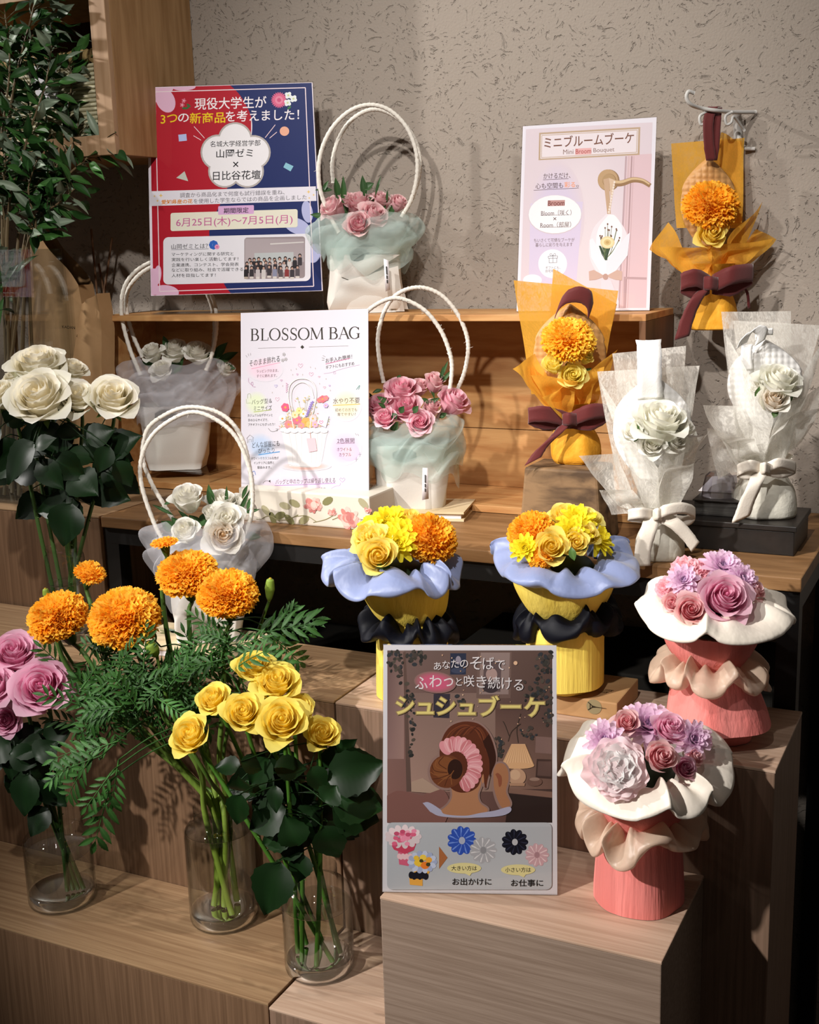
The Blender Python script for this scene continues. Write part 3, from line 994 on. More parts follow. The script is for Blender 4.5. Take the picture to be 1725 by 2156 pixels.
# ------------------------------------------------------------------ flower bags with rope handles
def flower_bag(D, body, hA, hB, tul, tulmat, label, base_z, flowers, leaves, seed, tagpx=None, flap=False, ryf=.62, rope=7.6):
    """body: (left x, right x) at bottom and top rows in px; handles as pixel paths"""
    (bx0, bx1, byy), (tx0, tx1, tyy) = body
    cx = (bx0 + bx1) / 2
    org = K(cx, byy, D)
    org[2] = base_z
    e = thing('flower_bag', org, label, 'flower bag', 'flower bags with rope handles')
    mb = MB()
    rs = np.random.RandomState(seed)
    # cotton body: soft rounded rectangle section
    n = 56
    ph = np.linspace(0, 2 * math.pi, n, endpoint=False)
    rows = []
    for t in np.linspace(0, 1, 16):
        c = K(lerp(cx, (tx0 + tx1) / 2, t), lerp(byy, tyy, t), D)
        if t == 0:
            c[2] = base_z + .0006
        hw = lerp((bx1 - bx0) / 2, (tx1 - tx0) / 2, t) * mpp(c)
        hd = hw * ryf
        p = 4.2 - 1.2 * t
        x = np.sign(np.cos(ph)) * np.abs(np.cos(ph)) ** (2 / p) * hw
        y = np.sign(np.sin(ph)) * np.abs(np.sin(ph)) ** (2 / p) * hd
        k = .0016 * np.sin(3 * ph + 5 * t + seed) + .0014 * np.sin(7 * ph - 6 * t + seed * 2)
        sh = .93 + .07 * min(1, t * 9)
        rows.append(c + (x * sh * (1 + 0 * k) + k)[:, None] * RV + (y * sh + k)[:, None] * NV)
    P = np.array(rows)
    mb.grid(P, False, True)
    mb.Fc.append(tuple(range(n))[::-1])
    if flap:                                   # gusset flaring out at the foot, wrapped to a peak in front
        a0, b0 = K(bx0 - 2, byy + 0, D - .028), K(bx1 + 2, byy, D - .028)
        a0[2] = b0[2] = base_z + .001
        sheet(mb, [a0, b0, K(bx1 - 12, byy - 92, D - .036), K(bx0 + 32, byy - 60, D - .034)], bulge=.006, seed=seed, amp=.004)
        sheet(mb, [K(bx0 + 28, byy - 70, D - .0355), K(bx0 + 60, byy - 56, D - .037), K(bx1 - 8, byy - 116, D - .036), K(bx0 + 36, byy - 116, D - .035)], bulge=.006, seed=seed + 1, amp=.002)
        sheet(mb, [K(bx1 - 32, byy - 2, D - .034), K(bx1 + 10, byy - 1, D - .02), K(bx1 + 2, byy - 34, D - .024), K(bx1 - 30, byy - 60, D - .034)], bulge=.005, seed=seed + 2, amp=.002)
    mb.build('bag_body', 'cotton', e)
    # soil-side filler below the flowers
    c = K((tx0 + tx1) / 2, tyy, D)
    r = (tx1 - tx0) / 2 * mpp(c)
    m2 = MB()
    m2.sphere(c - UP * .016, (r * .80, r * ryf * .80, .020), C('#16240f'), 20, 8)
    m2.build('filler', 'leaf_matt', e)
    for H, dd in ((hA, -.020), (hB, .020)):
        path = spline([K(x, y, D + dd * (1 if i in (0, len(H) - 1) else .8)) for i, (x, y) in enumerate(H)], 14)
        rr = rope * .60 * mpp(path[0])
        mr = MB()
        k = np.arange(len(path))
        mr.tube(path, rr * (1 + .10 * np.sin(k * 2.1 + seed)), 9)
        for q in range(46):                       # loose fibres of the wrapped rope
            i = rs.randint(2, len(path) - 2)
            d = nrm(rs.normal(size=3))
            p0 = path[i] + d * rr * .85
            mr.tube([p0, p0 + d * rr * .5 + nrm(rs.normal(size=3)) * rr * .4, p0 + d * rr * .7 + nrm(rs.normal(size=3)) * rr * 1.1], [.00035, .0003, .00015], 4)
        mr.build('handle', 'rope', e)
    # tulle collar: two puffed layers
    tcx, tcy, trx, th = tul
    c = K(tcx, tcy, D)
    rx = trx * mpp(c)
    hh = th * mpp(c)
    m3 = MB()                                  # snug inner turn of tulle over the rim
    ph3 = np.linspace(0, 2 * math.pi, 120, endpoint=False)[:, None]
    s = np.linspace(0, 1, 8)[None, :]
    rb = (tx1 - tx0) / 2 * mpp(c) * 1.06
    f9 = wob(seed + 77, 6, 11)
    rad = rb * (1 + .05 * f9(ph3 + s) + .05 * np.sin(np.pi * s))
    m3.grid(K((tx0 + tx1) / 2, tyy, D) + (rad * np.cos(ph3))[..., None] * RV + (rad * (ryf + .06) * np.sin(ph3))[..., None] * NV + (hh * (.22 - .72 * s) + .05 * hh * f9(ph3 * 2))[..., None] * UP, True, False)
    m3.build('tulle_collar', tulmat, e)
    for L_ in range(3):
        m3 = MB()
        f, g, h2 = wob(seed + 10 * L_, 6, 5), wob(seed + 10 * L_ + 1, 6, 6), wob(seed + 10 * L_ + 2, 7, 12)
        k2 = wob(seed + 10 * L_ + 3, 5, 9)
        ph3 = np.linspace(0, 2 * math.pi, 170, endpoint=False)[:, None]
        s = np.linspace(0, 1, 20)[None, :]
        ri, ro = rx * (.62 - .04 * L_), rx * (.97 - .10 * L_)
        lift = (.55, .25, -.05)[L_]
        bulge = np.sin(np.pi * s ** .8 * (.86 - .1 * L_)) ** .8
        rad = ri + (ro - ri) * bulge * (1 + .45 * f(ph3 + .5 * s))
        z = hh * (lift + .12 - (.62 + .35 * s) * s) + hh * .30 * g(ph3) * (.25 + s) + hh * .12 * k2(ph3) * (1 - s)
        fr = hh * .14 * h2(ph3 + 1.2 * s) * np.sin(np.pi * s) ** .7
        m3.grid(c + ((rad + fr) * np.cos(ph3 + .06 * h2(ph3) * s))[..., None] * RV + ((rad + fr) * (ryf + .16) * np.sin(ph3))[..., None] * NV + (z + .7 * fr)[..., None] * UP, True, False)
        m3.build('tulle_collar', tulmat, e)
    for i, f in enumerate(flowers):
        kind, px, py, rp, dd, axis, kw = f
        bouquet_flower(e, kind, px, py, rp * 1.12, D + dd, axis, seed * 31 + i, **kw)
    sprigs(e, D, leaves, C('#33502c'), seed=seed)
    if tagpx:
        x0, y0, x1, y1, x2, y2, x3, y3, dd = tagpx
        mt = MB()
        mt.add([K(x0, y0, D + dd), K(x1, y1, D + dd), K(x2, y2, D + dd - .001), K(x3, y3, D + dd - .001)], [(0, 1, 2, 3)])
        tg = mt.build('label_tag', 'paper_white', e, solid=.0006)
        mt = MB()
        mx_, my_ = (x0 + x1 + x2 + x3) / 4, (y0 + y2) / 2
        for k in range(15):
            if k in (7, 11):
                continue
            t0 = .22 + k * .036
            xa = lerp((x0 + x1) / 2, (x2 + x3) / 2, t0)
            ya = lerp((y0 + y1) / 2, (y2 + y3) / 2, t0)
            mt.add([K(xa - 1.5, ya, D + dd - .0022), K(xa + 1.5, ya, D + dd - .0022), K(xa + 1.5, ya + 2.2, D + dd - .0022), K(xa - 1.5, ya + 2.2, D + dd - .0022)], [(0, 1, 2, 3)], C('#3a3a3a'))
        mt.build('label_print', 'print', tg)
    return e

RW = dict(cin=WHITE_IN, cout=WHITE_OUT, guard=C('#e8edd2'), N=20)
RP = dict(cin=C('#ee9ab4'), cout=C('#f4c0ce'), crim=C('#f9d9e0'), N=20)
RPP = dict(cin=C('#e6a2b0'), cout=C('#f0c6cb'), crim=C('#f7dedc'), N=20, op=.75)
A_ = ax

# front white bag on the map book
DA = Dof(np.array([mp_[0] - .03, 1.49, 0]))
flower_bag(DA, ((372, 512, 1328), (362, 520, 1195)),
           [(348, 1148), (322, 1095), (298, 1020), (298, 965), (322, 915), (368, 880), (412, 868), (462, 888), (500, 925), (525, 985), (532, 1035), (528, 1090), (508, 1140)],
           [(372, 1105), (345, 1062), (318, 1015), (300, 960), (310, 905), (345, 875), (390, 858), (440, 862), (480, 882), (508, 920), (522, 965), (530, 1020), (530, 1080), (520, 1130)],
           (434, 1160, 132, 92), 'tulle_white', 'white flower bag in front, half hidden by the marigolds', MAPZ,
           [('rose', 394, 1050, 33, -.02, A_(1, .5, -.1), dict(RW, op=.72)), ('rose', 470, 1062, 38, .01, A_(1, .4, .3), RW), ('rose', 476, 1095, 36, -.03, A_(.8, .9, .2), RW),
            ('rose', 470, 1130, 40, -.045, A_(.6, 1, .15), dict(RW, cin=C('#dfc29c'))), ('rose', 390, 1120, 29, -.04, A_(.8, .8, -.2), dict(RW, op=.7)), ('rose', 445, 1082, 22, -.02, A_(1, .5, 0), dict(RW, op=.6)),
            ('rose', 510, 1060, 24, .02, A_(1, .4, .5), RW)],
           [(452, 1075, 437, 1022, 18), (420, 1110, 438, 1078, 22), (380, 1110, 362, 1090, 16), (425, 1112, 400, 1085, 20), (410, 1105, 375, 1075, 10), (372, 1118, 340, 1098, 24), (512, 1128, 548, 1130, 18), (500, 1085, 525, 1035, 9), (478, 1070, 476, 1025, 8),
            (515, 1080, 545, 1072, 9), (366, 1085, 322, 1062, 8), (345, 1062, 362, 1055, 7), (510, 1050, 520, 1022, 9), (520, 1075, 530, 1045, 10)], 5)
# left white bag on the riser
DB = Dof(np.array([(rx0 + rx1) / 2, ry + .012, 0]))
flower_bag(DB, ((316, 434, 978), (292, 446, 850)),
           [(296, 790), (272, 730), (256, 660), (262, 605), (290, 568), (335, 548), (385, 556), (428, 590), (452, 640), (456, 690), (448, 740), (434, 780)],
           [(300, 752), (278, 700), (266, 650), (270, 610), (298, 575), (340, 556), (385, 566), (425, 600), (446, 645), (452, 690), (448, 730), (440, 765)],
           (375, 812, 122, 78), 'tulle_white', 'white flower bag on the clear riser inside the left end of the crate', RISZ,
           [('rose', 320, 742, 24, -.01, A_(1, .5, -.3), RW), ('rose', 368, 738, 28, 0, A_(1, .6, 0), RW), ('rose', 415, 742, 28, -.01, A_(1, .6, .1), RW), ('rose', 340, 780, 24, -.045, A_(.9, .7, -.1), RW), ('rose', 475, 775, 19, 0, A_(.9, .5, .5), RW),
            ('rose', 445, 745, 18, .02, A_(1, .4, .3), RW)],
           [(352, 735, 345, 708, 14), (310, 770, 302, 755, 14), (450, 760, 476, 720, 22), (455, 765, 499, 740, 18), (465, 770, 495, 775, 14), (360, 790, 385, 750, 24), (380, 785, 370, 755, 18), (330, 775, 305, 760, 16), (440, 765, 450, 735, 16)], 6, rope=7.2)
# front pink bag on the cream book
DD = Dof(np.array([bcx - .006, bcy - .004, 0]))
flower_bag(DD, ((800, 934, 1082), (782, 952, 930)),
           [(790, 890), (768, 830), (752, 760), (748, 705), (765, 665), (800, 637), (840, 628), (890, 650), (925, 690), (945, 735), (952, 775), (945, 830), (930, 865), (914, 895)],
           [(808, 805), (800, 765), (796, 712), (806, 665), (825, 630), (855, 610), (892, 606), (930, 622), (962, 658), (982, 702), (986, 740), (978, 785), (965, 818)],
           (875, 930, 118, 74), 'tulle_mint', 'pink rose flower bag with mint tulle, right of the BLOSSOM BAG poster', BOOKZ,
           [('rose', 845, 822, 34, -.01, A_(1, .55, 0), RP), ('rose', 855, 860, 34, -.03, A_(.8, .7, -.1), RP), ('rose', 884, 890, 27, -.05, A_(.55, 1, 0), dict(RP, N=22)), ('rose', 800, 855, 30, -.02, A_(.9, .5, -.5), RP), ('rose', 812, 880, 24, -.045, A_(.8, .8, -.3), RP),
            ('rose', 955, 845, 34, -.02, A_(.9, .5, .6), RP), ('rose', 915, 805, 24, .0, A_(1, .5, .2), dict(RPP, op=.6)), ('rose', 882, 815, 20, .01, A_(1, .5, .2), RPP), ('rose', 910, 858, 20, -.03, A_(1, .6, .2), RPP)],
           [(820, 850, 795, 835, 12, -.03), (825, 870, 835, 882, 14, -.05), (812, 860, 798, 848, 11, -.04), (842, 870, 850, 856, 14, -.05), (790, 850, 778, 828, 9), (915, 840, 905, 800, 8), (925, 830, 932, 772, 10), (928, 810, 950, 778, 8), (930, 795, 942, 760, 7), (900, 850, 925, 838, 10, -.03), (905, 850, 890, 838, 10, -.03),
            (838, 800, 843, 790, 10), (822, 905, 838, 890, 20, -.05), (805, 820, 785, 826, 9), (780, 840, 765, 860, 10), (925, 880, 940, 870, 12, -.03), (870, 870, 880, 855, 14, -.05)], 7,
           (890, 985, 901, 985, 903, 1050, 889, 1053, -.064))
# upper pink bag on the crate
DCg = Dof(np.array([-.985, 1.895, 0]))
flower_bag(DCg, ((690, 850, 652), (697, 842, 520)),
           [(714, 490), (690, 445), (673, 390), (674, 330), (696, 275), (735, 235), (778, 221), (820, 232), (856, 268), (876, 318), (878, 370), (866, 420), (845, 458)],
           [(702, 385), (700, 345), (710, 300), (735, 258), (770, 234), (805, 232), (845, 255), (874, 295), (884, 335), (882, 370), (876, 395), (864, 425), (850, 440)],
           (770, 498, 116, 72), 'tulle_mint', 'pale pink rose flower bag with mint tulle on top of the crate', ZC,
           [('rose', 758, 432, 30, 0, A_(.9, .5, -.1), RPP), ('rose', 785, 455, 30, -.03, A_(.6, .6, .4), RPP), ('rose', 700, 440, 27, -.01, A_(.6, .5, -.7), RPP), ('rose', 800, 425, 24, .01, A_(.9, .5, .2), RPP), ('rose', 840, 428, 19, 0, A_(.8, .5, .5), RPP), ('rose', 755, 474, 27, -.045, A_(.5, .9, -.1), RPP), ('rose', 730, 425, 22, .01, A_(1, .4, -.2), RPP)],
           [(722, 440, 725, 372, 14), (712, 420, 708, 375, 15), (770, 420, 762, 370, 15), (765, 400, 786, 385, 18), (785, 430, 778, 415, 14), (805, 450, 810, 425, 10), (820, 455, 830, 430, 12), (720, 460, 730, 425, 18), (690, 460, 655, 450, 14), (700, 400, 665, 398, 12), (680, 405, 690, 380, 10), (790, 415, 800, 370, 6), (815, 430, 815, 400, 6), (740, 460, 760, 450, 16)], 8,
           (808, 545, 818, 548, 822, 610, 812, 614, -.062), flap=True, ryf=.5)

# ------------------------------------------------------------------ scrunchie bouquets
def scrunchie_bouquet(D, base_z, org, label, lower, cup, upper, neck, collar, mats, flowers, leaves, seed, group):
    e = thing('scrunchie_bouquet', (org[0], org[1], base_z), label, 'bouquet', group)
    crepe, satin, neckm = mats
    fl = lambda k, a: (lambda p, t: 1 + a * 1.5 * (np.abs(np.sin(k * p / 2 + seed)) - .6) + a * .6 * np.sin((k + 2) * p - seed * 2 + 2 * t) + .012 * np.sin(23 * p + seed) * t)
    mb = MB()
    lathe_px(mb, D, cup, fold=fl(5, .02), closed=True)
    lathe_px(mb, D, lower, n=90, fold=fl(4, .030))
    V0 = np.vstack(mb.V)
    lo = V0[:, 2].min()
    V0[:, 2] = np.where(V0[:, 2] < base_z + .0006, base_z + .0006, V0[:, 2])
    if lo > base_z + .0006:                       # let the foot reach the surface
        V0[:, 2] -= (lo - base_z - .0006) * np.clip(1 - (V0[:, 2] - lo) / .03, 0, 1)
    mb.V, mb.Cc = [V0], [np.vstack(mb.Cc)]
    mb.build('paper_foot', crepe, e)
    mb = MB()
    lathe_px(mb, D, upper, n=90, fold=fl(3, .045))
    mb.build('paper_wrap', crepe, e)
    cx, cy, rin, rout, th, slope, amp = neck
    c = K(cx, cy, D); s = mpp(c)
    mb = MB(); scrunch(mb, c, rin * s, rout * s, th * s, slope, seed + 3, nf=8, amp=amp * s)
    mb.build('small_scrunchie', neckm, e)
    cx, cy, rin, rout, th, slope, amp, nf, tilt = collar
    c = K(cx, cy, D); s = mpp(c)
    mb = MB(); scrunch(mb, c, rin * s, rout * s, th * s, slope, seed, nf=nf, amp=amp * s, tilt=(0, tilt), drop=.006)
    mb.build('satin_scrunchie', satin, e)
    mb = MB(); mb.sphere(c - UP * .016, (rin * s * 1.0, rin * s * 1.0, .026), C('#1a2a12'), 24, 8); mb.build('filler', 'leaf_matt', e)
    for i, f in enumerate(flowers):
        kind, px, py, rp, dd, axis, kw = f
        bouquet_flower(e, kind, px, py + 4, rp * (1.12 if seed < 40 else 1.05), D + dd, axis, seed * 17 + i, **kw)
    sprigs(e, D, leaves, C('#44602f'), seed=seed)
    return e

YM = dict(col=C('#f7e436'), cen=C('#efd92a'), N=34)
RY = dict(cin=C('#fdea80'), cout=C('#fdee80'), crim=C('#fdf296'), N=20)
RYb = dict(cin=C('#fce06a'), cout=C('#fde674'), crim=C('#fdec88'), N=16, op=.85)
MG = dict(N=300, flat=.85)
GY = 'yellow scrunchie bouquets'
GP = 'pink scrunchie bouquets'
q = at(868, 1462, z=ZU); DY1 = Dof(q)
scrunchie_bouquet(DY1, ZU, q, 'yellow bouquet with blue satin scrunchie behind the hair scrunchie poster, left of the two', [(868, 1462, 73), (868, 1430, 74), (868, 1370, 74), (868, 1325, 72), (866, 1300, 58)], [(868, 1458, 50), (868, 1445, 60), (868, 1430, 66)],
                  [(866, 1305, 58), (862, 1285, 74), (856, 1255, 86), (850, 1228, 94), (846, 1212, 96)], (862, 1310, 58, 106, 27, -.15, 17), (832, 1188, 66, 144, 20, .05, 20, 7, .16),
                  ('crepe_yellow', 'satin_blue', 'navy_satin'),
                  [('rose', 793, 1140, 46, -.03, A_(1, .55, -.1), RY), ('rose', 796, 1166, 40, -.055, A_(.45, 1, 0), RYb), ('rose', 772, 1122, 30, -.02, A_(.8, .7, -.5), RYb), ('chrysanthemum', 820, 1090, 38, .02, A_(1, .5, 0), YM), ('chrysanthemum', 780, 1108, 32, .01, A_(1, .5, -.3), YM),
                   ('chrysanthemum', 848, 1118, 36, -.02, A_(.9, .7, .2), YM), ('chrysanthemum', 838, 1140, 34, -.04, A_(.5, .9, .1), YM), ('rose', 864, 1092, 30, .03, A_(1, .4, .2), RYb), ('marigold', 906, 1132, 50, -.01, A_(.75, .7, .45), MG)],
                  [(805, 1200, 800, 1185, 20, -.06), (815, 1205, 812, 1185, 16, -.06)], 21, GY)
q = at(1190, 1449, z=KX); DY2 = Dof(q)
scrunchie_bouquet(DY2, KX, q, 'yellow bouquet with blue satin scrunchie standing on the kraft box', [(1190, 1432, 80), (1190, 1400, 80), (1190, 1350, 80), (1190, 1310, 79), (1190, 1290, 62)], [(1190, 1447, 50), (1190, 1440, 58), (1190, 1420, 66)],
                  [(1190, 1298, 60), (1188, 1275, 80), (1187, 1250, 94), (1186, 1225, 103), (1186, 1208, 104)], (1190, 1296, 58, 110, 30, -.1, 18), (1187, 1178, 70, 160, 20, .12, 14, 5, .22),
                  ('crepe_yellow', 'satin_blue', 'navy_satin'),
                  [('marigold', 1122, 1122, 46, -.01, A_(.9, .6, -.3), MG), ('rose', 1160, 1148, 38, -.055, A_(.45, 1, 0), RYb), ('rose', 1190, 1084, 34, .02, A_(1, .5, -.1), RYb), ('rose', 1235, 1092, 34, .02, A_(1, .5, .3), RY), ('rose', 1212, 1140, 30, -.05, A_(.5, 1, .1), RYb), ('rose', 1232, 1122, 30, -.03, A_(.8, .7, .3), RYb),
                   ('chrysanthemum', 1216, 1088, 34, -.0, A_(.9, .7, 0), YM), ('chrysanthemum', 1106, 1150, 26, -.05, A_(.5, 1, -.2), YM), ('chrysanthemum', 1262, 1130, 34, -.02, A_(.7, .5, .7), YM), ('chrysanthemum', 1205, 1115, 34, -.04, A_(.7, .9, 0), YM), ('marigold', 1140, 1168, 26, -.05, A_(.4, .8, -.2), dict(N=120, flat=.8))],
                  [(1203, 1152, 1209, 1180, 17, -.065), (1228, 1160, 1232, 1145, 14, -.05), (1172, 1102, 1150, 1093, 8)], 34, GY)
LAV = dict(col=C('#efd2e8'), cen=C('#d5b2da'), N=50)
RPK = dict(cin=C('#ec94b8'), cout=C('#f4c0d6'), crim=C('#f9d6e4'), N=24)
RCO = dict(cin=C('#f0a2ac'), cout=C('#f7c8cb'), crim=C('#fadcda'), N=20, op=.85)
CPK = dict(cin=C('#f5c6cc'), cout=C('#f1bac4'), N=50)
q = at(1518, 1552, z=ZU); DP1 = Dof(q)
scrunchie_bouquet(DP1, ZU, q, 'pink bouquet with ivory satin scrunchie on the right end of the upper bench', [(1512, 1512, 109), (1510, 1490, 104), (1505, 1450, 92), (1500, 1410, 78), (1498, 1390, 62)], [(1530, 1556, 48), (1528, 1545, 54), (1522, 1520, 66)],
                  [(1498, 1395, 62), (1497, 1370, 84), (1497, 1345, 96), (1497, 1320, 100)], (1490, 1394, 58, 124, 24, -.25, 22), (1498, 1272, 80, 164, 22, .02, 13, 6, .12),
                  ('crepe_coral', 'satin_ivory', 'organza'),
                  [('rose', 1525, 1256, 54, -.05, A_(.75, .9, .05), RPK), ('rose', 1455, 1280, 38, -.055, A_(.5, 1, -.1), RCO), ('rose', 1418, 1265, 24, -.04, A_(.5, .9, -.5), RCO), ('rose', 1464, 1226, 22, -.03, A_(.7, .9, 0), RCO), ('rose', 1588, 1240, 27, -.02, A_(.6, .7, .7), RCO),
                   ('carnation', 1408, 1232, 34, -.02, A_(.9, .6, -.5), CPK), ('carnation', 1446, 1192, 38, .01, A_(1, .6, -.2), CPK), ('carnation', 1484, 1196, 34, .01, A_(1, .6, 0), CPK), ('chrysanthemum', 1440, 1216, 31, -.035, A_(.7, .9, -.2), LAV), ('chrysanthemum', 1524, 1188, 42, .0, A_(1, .6, .1), LAV), ('chrysanthemum', 1566, 1214, 32, -.02, A_(.7, .8, .4), LAV)],
                  [], 47, GP)
q = at(1345, 1888, z=ZM); DP2 = Dof(q)
scrunchie_bouquet(DP2, ZM, q, 'pink bouquet with ivory satin scrunchie on the front pedestal beside the hair scrunchie poster', [(1345, 1888, 92), (1345, 1860, 92), (1346, 1800, 89), (1347, 1745, 84), (1348, 1725, 70)], [(1345, 1893, 72), (1345, 1886, 78), (1345, 1870, 82)],
                  [(1348, 1728, 70), (1350, 1700, 92), (1352, 1675, 106), (1353, 1652, 110)], (1344, 1722, 72, 140, 26, -.2, 24), (1354, 1610, 80, 177, 25, .08, 21, 6, .18),
                  ('crepe_coral', 'satin_ivory', 'organza'),
                  [('carnation', 1300, 1616, 74, -.06, A_(.65, 1, -.1), dict(cin=C('#fcfaf6'), cout=C('#f6d6dc'), N=40)), ('chrysanthemum', 1366, 1522, 54, .01, A_(1, .6, 0), LAV), ('chrysanthemum', 1275, 1553, 38, -.03, A_(.7, .9, -.3), LAV), ('chrysanthemum', 1462, 1552, 38, -.02, A_(.6, .9, .3), LAV), ('rose', 1412, 1532, 38, -.01, A_(1, .6, .1), RPK),
                   ('rose', 1391, 1592, 36, -.06, A_(.7, .8, .2), dict(RCO, op=.7)), ('rose', 1442, 1614, 26, -.05, A_(.7, .9, .2), dict(RPK, op=.7)), ('rose', 1320, 1518, 30, .0, A_(.8, .8, -.2), RCO), ('rose', 1462, 1590, 22, -.03, A_(.7, .7, .6), RCO)],
                  [], 58, GP)

# ------------------------------------------------------------------ small broom bouquets with waffle backing
def waffle(D, cx, top, bot, hw, dd, name, matn, e, seed=0, cell=13):
    ny, nx = 64, 44
    P = np.zeros((nx, ny, 3))
    for j in range(ny):
        t = j / (ny - 1)
        y = lerp(bot, top, t)
        w = hw * (math.sin(math.pi * (t * .86 + .06)) ** .8 * (1 - .18 * t) if t < .62 else (math.sin(math.pi * (.62 * .86 + .06)) ** .8 * (1 - .18 * .62)) * (1 - ((t - .62) / .38) ** 1.7) + .02)
        for i in range(nx):
            s = -1 + 2 * i / (nx - 1)
            x = cx + s * w
            k = abs(math.sin(math.pi * (x - cx) / cell)) * abs(math.sin(math.pi * y / cell))
            P[i, j] = K(x, y, D + dd + .010 * (s * s) - .0019 * k ** .7)
    mb = MB(); mb.grid(P)
    return mb.build(name, matn, e, solid=.0008)

def broom(D, base_z, org, label, matp, knobm, ribm, wafm, waf, sheets, knob, flowers, leaves, bow, loop, seed, group, extra=None):
    e = thing('broom_bouquet', (org[0], org[1], base_z), label, 'bouquet', group)
    waffle(D, *waf, 'waffle_backing', wafm, e)
    for i, (c4, bulge, amp) in enumerate(sheets):
        mb = MB()
        sheet(mb, [K(x, y, D + d) for x, y, d in c4], 18, 18, bulge, seed + i, amp)
        mb.build('paper_sheet', matp, e)
    mb = MB()
    rs = np.random.RandomState(seed)
    lathe_px(mb, D, knob, n=64, fold=lambda p, t: 1 + .04 * np.sin(5 * p + seed) + .03 * np.sin(9 * p + 3 * t) * t, closed=True)
    V0 = np.vstack(mb.V)
    if base_z > 0 and label.find('hang') < 0:
        lo = V0[:, 2].min()
        V0[:, 2] = np.maximum(V0[:, 2], base_z + .0006)
        if lo > base_z + .0006:
            V0[:, 2] -= (lo - base_z - .0006) * np.clip(1 - (V0[:, 2] - lo) / .03, 0, 1)
    mb.V, mb.Cc = [V0], [np.vstack(mb.Cc)]
    mb.build('paper_foot', knobm, e)
    for i, f in enumerate(flowers):
        kind, px, py, rp, dd, axis, kw = f
        bouquet_flower(e, kind, px, py, rp, D + dd, axis, seed * 7 + i, **kw)
    sprigs(e, D, leaves, C('#486234'), seed=seed)
    mb = MB()
    for pts, w, wd in bow:
        ribbon(mb, [K(x, y, D + d) for x, y, d in pts], np.array(wd) if np.ndim(wd) == 1 else wd, w * mpp(K(pts[0][0], pts[0][1], D)), seed=seed)
    mb.build('bow', ribm, e, solid=.0006)
    mb = MB()
    for pts, w, wd in loop:
        ribbon(mb, [K(x, y, D + d) for x, y, d in pts], np.array(wd), w * mpp(K(pts[0][0], pts[0][1], D)), seed=seed + 1)
    mb.build('hanging_loop', ribm if matp != 'fleece_white' else 'ribbon_white', e, solid=.0006)
    return e

GB = 'broom bouquets wrapped in fleece paper'
vt = UP
q = at(1208, 972, z=BZ); D = Dof(q)
broom(D, BZ, q, 'standing orange broom bouquet with marigold on the weathered block', 'fleece_orange', 'fleece_orange_solid', 'ribbon_burgundy', 'wafer_tan', (1200, 640, 850, 84, .0),
      [([(1120, 830, .018), (1262, 830, .018), (1303, 612, .035), (1082, 590, .035)], .0, .006), ([(1150, 800, .02), (1260, 800, .02), (1300, 640, .045), (1165, 566, .05)], .0, .004),
       ([(1190, 880, -.02), (1160, 865, -.03), (1077, 778, -.045), (1125, 745, -.015)], .012, .008), ([(1205, 885, -.03), (1170, 880, -.04), (1118, 790, -.05), (1215, 800, -.055)], .012, .006),
       ([(1225, 885, -.02), (1185, 885, -.04), (1140, 835, -.058), (1270, 770, -.04)], .012, .006), ([(1250, 870, .0), (1215, 885, -.02), (1215, 800, -.05), (1300, 735, -.01)], .012, .006), ([(1168, 880, .01), (1195, 885, -.01), (1130, 790, -.035), (1098, 752, .01)], .008, .005)],
      [(1212, 972, 44), (1212, 960, 52), (1210, 925, 50), (1206, 890, 34), (1202, 870, 30), (1200, 845, 52)],
      [('marigold', 1197, 716, 55, -.035, A_(.8, .7, 0), dict(N=280, flat=.62, cols=('#ffd24a', '#ffca3c', '#ffda58', '#ffc030'))), ('rose', 1166, 768, 27, -.045, A_(.7, .8, -.3), dict(RY, op=.6)), ('rose', 1234, 754, 19, -.04, A_(.7, .8, .3), dict(RY, op=.55)), ('rose', 1205, 790, 30, -.045, A_(.3, 1, .1), dict(RY))],
      [(1190, 780, 1205, 760, 14, -.035), (1225, 790, 1245, 775, 12, -.035)],
      [([(1200, 885, -.035), (1150, 872, -.05), (1112, 876, -.045), (1150, 890, -.04), (1200, 886, -.034)], 16, vt), ([(1200, 885, -.035), (1240, 868, -.05), (1282, 868, -.035), (1245, 890, -.04), (1200, 886, -.034)], 16, vt), ([(1192, 890, -.04), (1172, 915, -.05), (1140, 945, -.05), (1122, 972, -.052)], 19, RV + .5 * UP), ([(1185, 884, -.042), (1198, 882, -.05), (1215, 884, -.042)], 13, vt)],
      [([(1172, 660, -.008), (1180, 640, -.014), (1195, 625, -.018), (1218, 620, -.02), (1240, 630, -.018), (1244, 655, -.012)], 17, UP * .9 + RV * .3)], 71, GB)

# hanging one with its wall hook
wy = 1.984
hp = at(1570, 262, y=wy - .004)
hD = Dof(at(1500, 560, y=1.925))
e = thing('wall_hook', (hp[0], wy, hp[2]), 'white scrolled metal hook on the wall holding the hanging orange bouquet', 'hook')
hk = Dof(at(1505, 236, y=1.915))
mb = MB(); mb.tube(spline([K(1462, 196, hk - .01), K(1450, 193, hk - .012), K(1446, 206, hk - .012), K(1455, 220, hk - .01), K(1478, 228, hk), K(1510, 233, hk), K(1545, 236, hk + .02), at(1592, 236, y=wy - .003)], 8), .0030, 8); mb.build('hook_arm', 'white_metal', e)
a0 = at(1552, 240, y=wy - .010); a1 = at(1556, 318, y=wy - .010)
mb = MB(); mb.tube([a0, a1], .0068, 12); mb.build('post', 'white_metal', e)
mb = MB(); mb.tube([at(1540, 314, y=wy - .012), at(1590, 313, y=wy - .003)], .0028, 8); mb.build('lower_bar', 'white_metal', e)
mb = MB()
